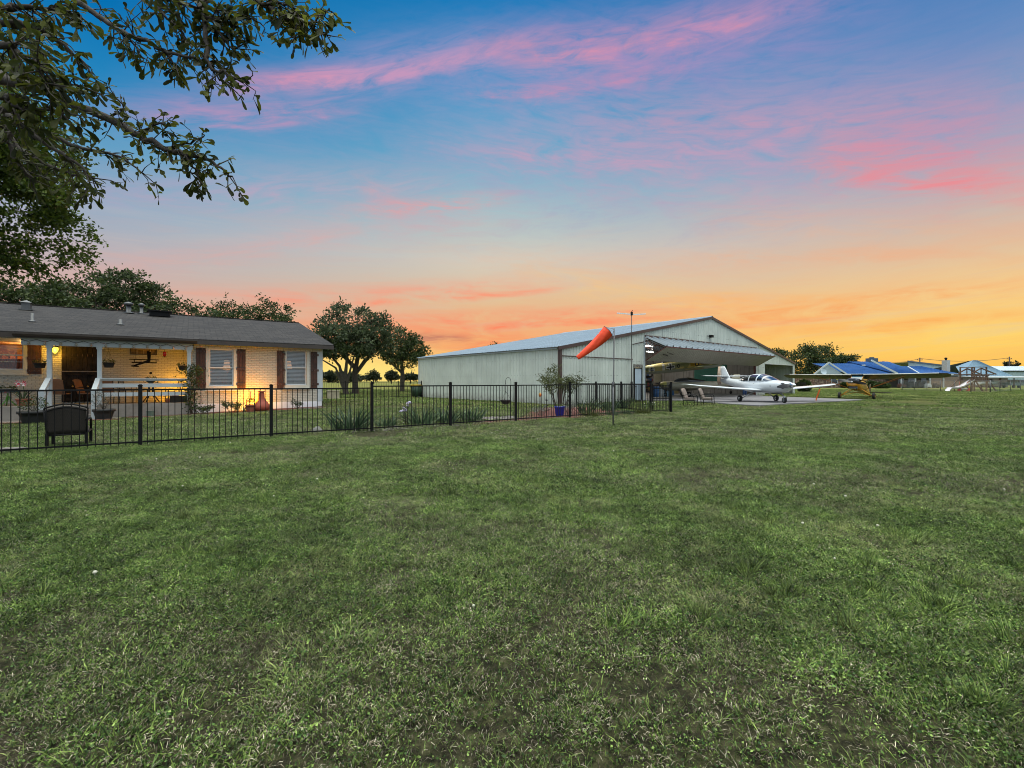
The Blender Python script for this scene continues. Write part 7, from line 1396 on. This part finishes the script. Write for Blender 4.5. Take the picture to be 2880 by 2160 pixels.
# long grey shed far right
sb = gr(2830, 150); sh = thing('long_metal_shed', 'long pale grey metal shed at the far right edge behind the hip roofed house', 'shed', sb); sx_f = lambda px, Y=150.0: (px-1440)/F*Y-sb.x; sz_f = lambda py, Y=150.0: H0-(py-HZ)/F*Y
mb = MB(); corr(mb, lambda u: (u, 0, 0), lambda u: (u, 0, sz_f(1043)), sx_f(2770), sx_f(2960), (0, -1, 0), .9, .06); mb.build('wall', blueg, sh); mb = MB(); corr(mb, lambda u: (u, -.4, sz_f(1043)+.05), lambda u: (u, 9, sz_f(1031)+.4), sx_f(2765), sx_f(2965), (0, 0, 1), .9, .06); mb.build('roof', mat('pale_zinc', (.46, .54, .60), .45), sh); mb = MB(); mb.box((sx_f(2814), -.3, sz_f(1045)), (sx_f(2960), -.1, sz_f(1042))); mb.build('painted_eave_shadow', blackm, sh)  # black strip stands in for the shadow under the eave
# carport
cb_ = gr(2830, 92); cp_ = thing('carport', 'low white roofed open carport at the right edge behind the chain link fence', 'carport', cb_); cx = lambda px: (px-1440)/F*92-cb_.x; cz = lambda py: H0-(py-HZ)/F*92
mb = MB(); corr(mb, lambda u: (u, -1, cz(1061)), lambda u: (u, 5, cz(1061)+.25), cx(2762), cx(2930), (0, 0, 1), .6, .06); mb.box((cx(2762), -1.05, cz(1063)), (cx(2930), -.9, cz(1060))); mb.build('roof', white, cp_)
for px in (2768, 2805, 2842, 2879): 
    for y in (-.7, 4.5): mb = MB(); mb.box((cx(px)-.06, y, 0), (cx(px)+.06, y+.12, cz(1062))); mb.build('post', mat('brown_post', (.08, .05, .04), .7), cp_)
# boat and pickup under the carport
t = thing('boat', 'white motor boat stored under the white carport', 'boat', gr(2800, 92)+Vector((0, 1.5, .5)), R(8)); mb = MB(); rg = []
for x, w, zb, zt in ((-2.6, .9, .1, .75), (-1.2, 1.0, .05, .75), (.6, .95, .08, .82), (1.9, .6, .2, .92), (2.7, .08, .55, 1.0)): rg.append([(x, -w, zt), (x, -w*.85, zb+.25), (x, 0, zb), (x, w*.85, zb+.25), (x, w, zt), (x, 0, zt-.02)])
mb.rings(rg); mb.build('hull', planew, t); mb = MB(); mb.add([(.7, -.6, .82), (.7, .6, .82), (.35, .5, 1.25), (.35, -.5, 1.25)], [(0, 1, 2, 3), (3, 2, 1, 0)]); mb.build('windscreen', darkglass, t)
mb = MB(); mb.box((-2.2, -.5, -.35), (1.8, .5, -.22)); wheel(mb, (-.6, -.75, -.22), .28, .2); wheel(mb, (-.6, .75, -.22), .28, .2); mb.build('trailer', tyre, t)
t = thing('pickup_truck', 'grey pickup parked at the right end under the carport', 'pickup', gr(2858, 93), R(5)); mb = MB(); mb.prism([(-2.6, -.9, .5), (2.5, -.9, .5), (2.6, -.9, .95), (1.3, -.9, 1.08), (.7, -.9, 1.65), (-.8, -.9, 1.68), (-1.0, -.9, 1.1), (-2.6, -.9, 1.1)], (0, 1.8, 0)); mb.build('body', mat('grey_truck_paint', (.22, .28, .32), .3, coat=.3), t)
mb = MB(); mb.prism([(-.75, -.92, 1.12), (1.05, -.92, 1.12), (.62, -.92, 1.58), (-.7, -.92, 1.58)], (0, .015, 0)); mb.build('window', darkglass, t)
for x in (-1.7, 1.7): 
    for y in (-.85, .85): mb = MB(); wheel(mb, (x, y, .36), .36, .22); hub(mb, (x, y, .36), .34, .22); mb.build('wheel', tyre, t)
# playset
pb = gr(2722, 62); ps = thing('wooden_playset', 'brown wooden playset with canopy frame, pale slide and angled swing beams', 'playset', pb); wood = mat('dark_playset_wood', (.085, .045, .03), .8, .3, 3, bump=.4, second=(.16, .10, .07), sscale=4); qx = lambda px: (px-1440)/F*62-pb.x; qz = lambda py: H0-(py-HZ)/F*62
mb = MB()
for px in (2717, 2757): 
    for y in (-.8, .8): mb.box((qx(px)-.06, y-.06, 0), (qx(px)+.06, y+.06, qz(1033)))
mb.build('tower_posts', wood, ps)
mb = MB(); mb.box((qx(2714), -.9, qz(1070)), (qx(2760), .9, qz(1068))); mb.box((qx(2716), -.9, qz(1034)), (qx(2758), -.8, qz(1032))); mb.box((qx(2716), .8, qz(1034)), (qx(2758), .9, qz(1032)))
for i in range(12): x = qx(2716)+(qx(2759)-qx(2716))*i/11; mb.box((x-.05, -.92, qz(1070)), (x+.05, -.88, qz(1056)))
mb.box((qx(2712), -.95, qz(1058)), (qx(2762), -.88, qz(1055))); mb.build('deck_and_railing', wood, ps)
mb = MB()
for y in (-.95, .95): mb.bar((qx(2715), y, qz(1050)), (qx(2739), y, qz(1036)), .10, .14); mb.bar((qx(2739), y, qz(1036)), (qx(2781), y, qz(1053)), .10, .14); mb.bar((qx(2702), y, qz(1053)), (qx(2775), y, qz(1053)), .08, .12); mb.bar((qx(2739), y, qz(1037)), (qx(2739), y, qz(1056)), .08)
mb.build('roof_frame', wood, ps)
mb = MB()
for y in (-.9, .9): mb.bar((qx(2712), y, qz(1068)), (qx(2680), y, 0), .14); mb.bar((qx(2757), y, qz(1063)), (qx(2782), y, 0), .12); mb.bar((qx(2728), y, qz(1076)), (qx(2748), y, .0), .1)
mb.build('angled_beams', wood, ps)
mb = MB(); pr = [(2713, 1070), (2700, 1078), (2685, 1087), (2668, 1092), (2652, 1092), (2645, 1099)]; G = []
for px, py in pr: x, z = qx(px), qz(py); G.append([(x, -1.35, z+.16), (x, -1.32, z), (x, -1.0, z-.02), (x, -.68, z), (x, -.65, z+.16)])
mb.grid(G); mb.grid([[Vector(p)-Vector((0, 0, .04)) for p in r] for r in G]); mb.build('slide', mat('pale_slide', (.62, .60, .64), .4), ps)
t = thing('swing_boat', 'small red and white toy glider swing under the playset beam', 'swing', gr(2710, 61)); mb = MB(); mb.tube([(-.55, 0, .35), (.55, 0, .35)], .11, 8); mb.build('seat', white, t)
for x in (-.6, .6): mb = MB(); mb.box((x-.12, -.15, .05), (x+.12, .15, .45), bev=.04); mb.tube([(x, 0, .4), (x*.9, 0, 1.3)], .02, 4); mb.build('end_grip', mat('toy_red', (.5, .03, .03), .5), t)
t = thing('toy_ball', 'small yellow toy beside the swing under the playset', 'toy', gr(2728, 61.5)); mb = MB(); mb.lathe([(.001, .0), (.12, .06), (.16, .18), (.12, .30), (.001, .36)], 12, (0, 0, .45)); mb.tube([(0, 0, 0), (0, 0, .5)], .03, 5); mb.build('toy', mat('toy_yellow', (.7, .55, .02), .5), t)
# chain link fence
clm = bpy.data.materials.new('chain_link_mesh'); clm.use_nodes = True; t_ = NT(clm.node_tree); nt = clm.node_tree; pb_ = nt.nodes['Principled BSDF']; pb_.inputs['Base Color'].default_value = (.20, .27, .30, 1); pb_.inputs['Metallic'].default_value = .3; pb_.inputs['Roughness'].default_value = .5
tcn = t_.n('ShaderNodeTexCoord'); uvs = t_.n('ShaderNodeSeparateXYZ'); t_.put(uvs.inputs[0], tcn.outputs['Object'])
hyp = t_.m('ADD', t_.m('MULTIPLY', uvs.outputs[0], .8), t_.m('MULTIPLY', uvs.outputs[1], .8))
d1 = t_.m('ABSOLUTE', t_.m('SUBTRACT', t_.m('FRACT', t_.m('MULTIPLY', t_.m('ADD', hyp, uvs.outputs[2]), 9)), .5)); d2 = t_.m('ABSOLUTE', t_.m('SUBTRACT', t_.m('FRACT', t_.m('MULTIPLY', t_.m('SUBTRACT', hyp, uvs.outputs[2]), 9)), .5))
al = t_.m('LESS_THAN', t_.m('MINIMUM', d1, d2), .055); nt.links.new(al, pb_.inputs['Alpha'])
CP = [(px, Y) for px, Y in ((2537, 70), (2572, 68), (2607, 66), (2645, 63.5), (2684, 61), (2730, 58), (2785, 55))]; CQ = [(2785, 55), (2812, 59), (2842, 64), (2870, 70), (2900, 76)]
cf = thing('chain_link_fence', 'grey chain link fence running around the playset and back to the right', 'fence', gr(2785, 55)); cO = gr(2785, 55)
for seq in (CP, CQ):
    for i, (px, Y) in enumerate(seq):
        p = gr(px, Y)-cO
        if seq is CQ and i == 0: continue
        mb = MB(); mb.tube([p, p+Vector((0, 0, 1.48))], .06 if (px in (2785, 2537)) else .035, 8); mb.build('post', metal, cf)
        
    for (pa, Ya), (pb2, Yb) in zip(seq, seq[1:]):
        a, b_ = gr(pa, Ya)-cO, gr(pb2, Yb)-cO; mb = MB(); mb.tube([a+Vector((0, 0, 1.43)), b_+Vector((0, 0, 1.43))], .03, 6); mb.build('top_rail', metal, cf)
        mb = MB(); mb.add([a+Vector((0, 0, .04)), b_+Vector((0, 0, .04)), b_+Vector((0, 0, 1.42)), a+Vector((0, 0, 1.42))], [(0, 1, 2, 3)]); mb.build('mesh_panel', clm, cf)
# utility poles and wires
pole = mat('weathered_pole', (.06, .05, .05), .9)
for i, (px, pt) in enumerate(((2587, 1006), (2839, 1003))):
    p = gr(px, 160); h = H0-(pt-HZ)/F*160; t = thing('utility_pole', ['wooden utility pole rising behind the blue roofed house', 'wooden utility pole behind the long metal shed at the right'][i], 'utility pole', p); mb = MB(); mb.tube([(0, 0, 0), (0, 0, h)], [.22, .16], 8); mb.build('pole', pole, t); mb = MB(); mb.box((-.9, -.08, h-.9), (.9, .08, h-.7)); mb.build('crossarm', pole, t)
    mb = MB(); [mb.lathe([(.06, 0), (.08, .1), (.03, .25)], 8, (x, 0, h-.7)) for x in (-.8, 0, .8)]; mb.build('insulator', pole, t)
a = at(2587, 1008, 160); b_ = at(2839, 1006, 160)
mb = MB(); mb.tube([a.lerp(b_, u)+Vector((0, 0, -1.1*4*u*(1-u))) for u in [i/14 for i in range(15)]], .07, 5); tag(mb.build('power_line', pole), 'sagging power line strung between the two utility poles', 'power line')
mb = MB(); c0 = at(2480, 1016, 160); mb.tube([c0.lerp(a, u)+Vector((0, 0, -.8*4*u*(1-u))) for u in [i/10 for i in range(11)]], .06, 5); tag(mb.build('power_line', pole), 'power line going left from the pole behind the blue roofed house', 'power line')
# ================= GRASS =================
g_m = leaf_mat('grass_blade', (.025, .055, .012, 1), (.11, .185, .038, 1), (.36, .48, .12, 1), .35, .5, patch=((.30, .28, .15), 1.1, .5), clumps=7.0); s_m = leaf_mat('dry_straw', (.07, .05, .035, 1), (.28, .24, .17, 1), (.66, .60, .47, 1), .2, .7, clumps=9.0); c_m = leaf_mat('clover_leaf', (.025, .065, .018, 1), (.11, .20, .042, 1), (.36, .50, .13, 1), .3, .5, clumps=8.0); w_m = leaf_mat('weed_leaf', (.04, .09, .025, 1), (.08, .16, .035, 1), (.16, .26, .06, 1), .3, .5)
PC = bpy.data.collections.new('grass_sources')
def proto(name, parts):
    Vs = []; Fs = []; mi = []; ms = []; o = 0
    for (V, Fq), m in parts:
        if m not in ms: ms.append(m)
        Vs.append(V); Fs.append(Fq+o); o += len(V); mi.append(np.full(len(Fq), ms.index(m)))
    ob = npmesh(name, np.concatenate(Vs), np.concatenate(Fs), ms, mi=np.concatenate(mi)); COL.objects.unlink(ob); PC.objects.link(ob)
def leaflets(n, rad, hz0, hz1, ls, ws=.8):
    a = RNG.uniform(0, 2*np.pi, n); r = rad*np.sqrt(RNG.uniform(0, 1, n)); C = np.stack([r*np.cos(a), r*np.sin(a), RNG.uniform(hz0, hz1, n)], 1); D = np.stack([RNG.normal(size=n), RNG.normal(size=n), RNG.normal(size=n)*.25+.1], 1); return leaves(C, D, ls, ls*ws)
def rosette(n, L, w):
    a = np.arange(n)*2.4; C = np.zeros((n, 3)); C[:, 2] = .005; D = np.stack([np.cos(a), np.sin(a), RNG.uniform(.15, .7, n)], 1); return leaves(C, D, L, w, 'spat', .2, .3)
NEARP = []
for k in range(4):
    proto('a_near%d' % k, [(blades(120, .16, .018, .055, .0052, .9, curl=.7, seg=3), g_m), (blades(34, .16, .012, .040, .0028, flat=True, seg=2, base=.012), s_m), (leaflets(110, .16, .008, .034, .015), c_m)])
for k in range(2): proto('b_thatch%d' % k, [(blades(66, .16, .010, .036, .0028, flat=True, seg=2, base=.006), s_m), (leaflets(80, .16, .004, .02, .012), c_m), (blades(60, .16, .015, .045, .0045, .8, seg=2), g_m)])
proto('c_tuft', [(blades(60, .06, .06, .13, .0045, .8, curl=.8), g_m)])
proto('d_rosette', [(rosette(11, .060, .016), w_m), (rosette(7, .038, .012), w_m)])
proto('e_straw', [(blades(5, .05, .10, .22, .0032, flat=True, seg=4, base=.015), s_m)])
proto('f_mid', [(blades(110, .30, .03, .07, .011, .9, curl=.6, seg=2), g_m), (blades(24, .30, .04, .10, .008, flat=True, seg=2, base=.02), s_m)])
proto('g_far', [(blades(90, .7, .035, .075, .020, .8, curl=.5, seg=2), g_m), (blades(14, .7, .05, .12, .014, flat=True, seg=2), s_m)])
wf = MB(); wf.lathe([(.001, 0), (.010, .004), (.011, .010), (.006, .016), (.001, .017)], 7, (0, 0, .028)); wf.tube([(0, 0, 0), (0, 0, .03)], .0015, 4); o_ = wf.build('h_flower', mat('white_clover_flower', (.62, .60, .50), .8)); COL.objects.unlink(o_); PC.objects.link(o_)
def inside(poly, X, Y):
    r = np.zeros(len(X), bool); n = len(poly)
    for i in range(n):
        x0, y0 = poly[i]; x1, y1 = poly[(i+1) % n]; c = ((y0 > Y) != (y1 > Y)); r ^= c & (X < (x1-x0)*(Y-y0)/((y1-y0) if y1 != y0 else 1e-9)+x0)
    return r
def wpoly(M, pts): return [((M @ Vector((*p, 0))).x, (M @ Vector((*p, 0))).y) for p in pts]
EX = [APRON, wpoly(HM, [(-21, -.35), (XP, -.35), (XP, -.05), (.1, -.05), (.1, 17), (-21, 17)]), wpoly(HM, [(-7.2, -1.3), (0.3, -1.05), (.3, 0), (-7.2, 0)]), wpoly(HM, [(-10.6, -2.1), (-7.2, -2.1), (-7.2, 0), (-10.6, 0)]), wpoly(GM, [(0, 0), (GW, 0), (GW, GD), (0, GD)]),
      [fl(5.4, .05), fl(6, .05), fl(7, .05), fl(8, .05), fl(8.9, .05), fl(8.9, .9), (4.4, 22.2), (3.0, 24.2), (1.7, 23.0), fl(7.0, 2.4), fl(6.5, 1.0), fl(5.7, .5)]]
PTS = []; 
def scatter(y0, y1, dens, idx, smin, smax, keep=None, xr=1.16):
    area = xr*(y1**2-y0**2); n = int(area*dens); Y = np.sqrt(RNG.uniform(y0*y0, y1*y1, n)); X = RNG.uniform(-1, 1, n)*xr*Y
    ok_ = np.ones(n, bool)
    for p in EX: ok_ &= ~inside(p, X, Y)
    nz_ = np.array([noise.fractal(Vector((x*.42, y*.42, 1.3)), .8, 2.1, 4) for x, y in zip(X, Y)]) if keep is not None else np.zeros(n)
    if keep is not None: ok_ &= nz_*keep[0]+RNG.normal(0, .18, n) > keep[1]
    X, Y = X[ok_], Y[ok_]; m = len(X); PTS.append((X, Y, RNG.choice(idx, m), RNG.uniform(smin, smax, m)))
# prototypes in name order: 0-3 near, 4-5 thatch, 6 tuft, 7 rosette, 8 straw, 9 mid, 10 far, 11 flower
scatter(1.35, 5.5, 62, [0, 1, 2, 3], .8, 1.25, (1.6, -.34)); scatter(1.35, 5.5, 64, [4, 5], .8, 1.15); scatter(5.5, 11, 36, [0, 1, 2, 3], 1.1, 1.6, (1.6, -.28)); scatter(5.5, 11, 30, [4, 5], 1.1, 1.6)
scatter(1.35, 9, 9.0, [6], .45, 1.15, (1, .02)); scatter(1.35, 9, 2.4, [7], .4, .95, (-1, -.15)); scatter(1.35, 8, 3, [8], .35, .75); scatter(2.0, 34, .28, [11], .8, 1.4)
scatter(10, 22, 15, [9], .8, 1.4, (1.7, -.19)); scatter(10, 22, 7, [4, 5], 1.6, 2.4); scatter(20, 75, 2.2, [10], .9, 1.5, (1.3, -.2)); scatter(9, 20, .8, [6], .8, 1.4, (1, .1))
X = np.concatenate([p[0] for p in PTS]); Y = np.concatenate([p[1] for p in PTS]); I = np.concatenate([p[2] for p in PTS]); S = np.concatenate([p[3] for p in PTS])
me = bpy.data.meshes.new('grass'); n = len(X); me.vertices.add(n); Z = np.array([gz(a, b) for a, b in zip(X, Y)]); me.vertices.foreach_set('co', np.stack([X, Y, Z], 1).astype(np.float32).ravel())
for nm, ty, dat in (('pick', 'INT', I.astype(np.int32)), ('size', 'FLOAT', S.astype(np.float32)), ('spin', 'FLOAT', RNG.uniform(0, 6.283, n).astype(np.float32))):
    at_ = me.attributes.new(nm, ty, 'POINT'); at_.data.foreach_set('value', dat)
go = bpy.data.objects.new('grass', me); COL.objects.link(go); tag(go, 'short patchy lawn grass, clover and straw covering the whole yard', 'grass', kind='stuff')
ng = bpy.data.node_groups.new('lawn', 'GeometryNodeTree'); ng.interface.new_socket('Geometry', in_out='INPUT', socket_type='NodeSocketGeometry'); ng.interface.new_socket('Geometry', in_out='OUTPUT', socket_type='NodeSocketGeometry')
gi = ng.nodes.new('NodeGroupInput'); gout = ng.nodes.new('NodeGroupOutput'); ip = ng.nodes.new('GeometryNodeInstanceOnPoints'); ci_ = ng.nodes.new('GeometryNodeCollectionInfo'); ci_.inputs[0].default_value = PC; ci_.inputs[1].default_value = True; ci_.inputs[2].default_value = True
def attr(nm, ty): a = ng.nodes.new('GeometryNodeInputNamedAttribute'); a.data_type = ty; a.inputs[0].default_value = nm; return a.outputs[0]
cr = ng.nodes.new('ShaderNodeCombineXYZ'); ng.links.new(attr('spin', 'FLOAT'), cr.inputs[2])
ng.links.new(gi.outputs[0], ip.inputs['Points']); ng.links.new(ci_.outputs[0], ip.inputs['Instance']); ip.inputs['Pick Instance'].default_value = True; ng.links.new(attr('pick', 'INT'), ip.inputs['Instance Index'])
try: ng.links.new(cr.outputs[0], ip.inputs['Rotation'])
except Exception as e: print(e)
ng.links.new(attr('size', 'FLOAT'), ip.inputs['Scale']); ng.links.new(ip.outputs[0], gout.inputs[0])
md = go.modifiers.new('lawn', 'NODES'); md.node_group = ng
print('grass instances', n)
# spare data used only as a source for the lawn stays out of the scene
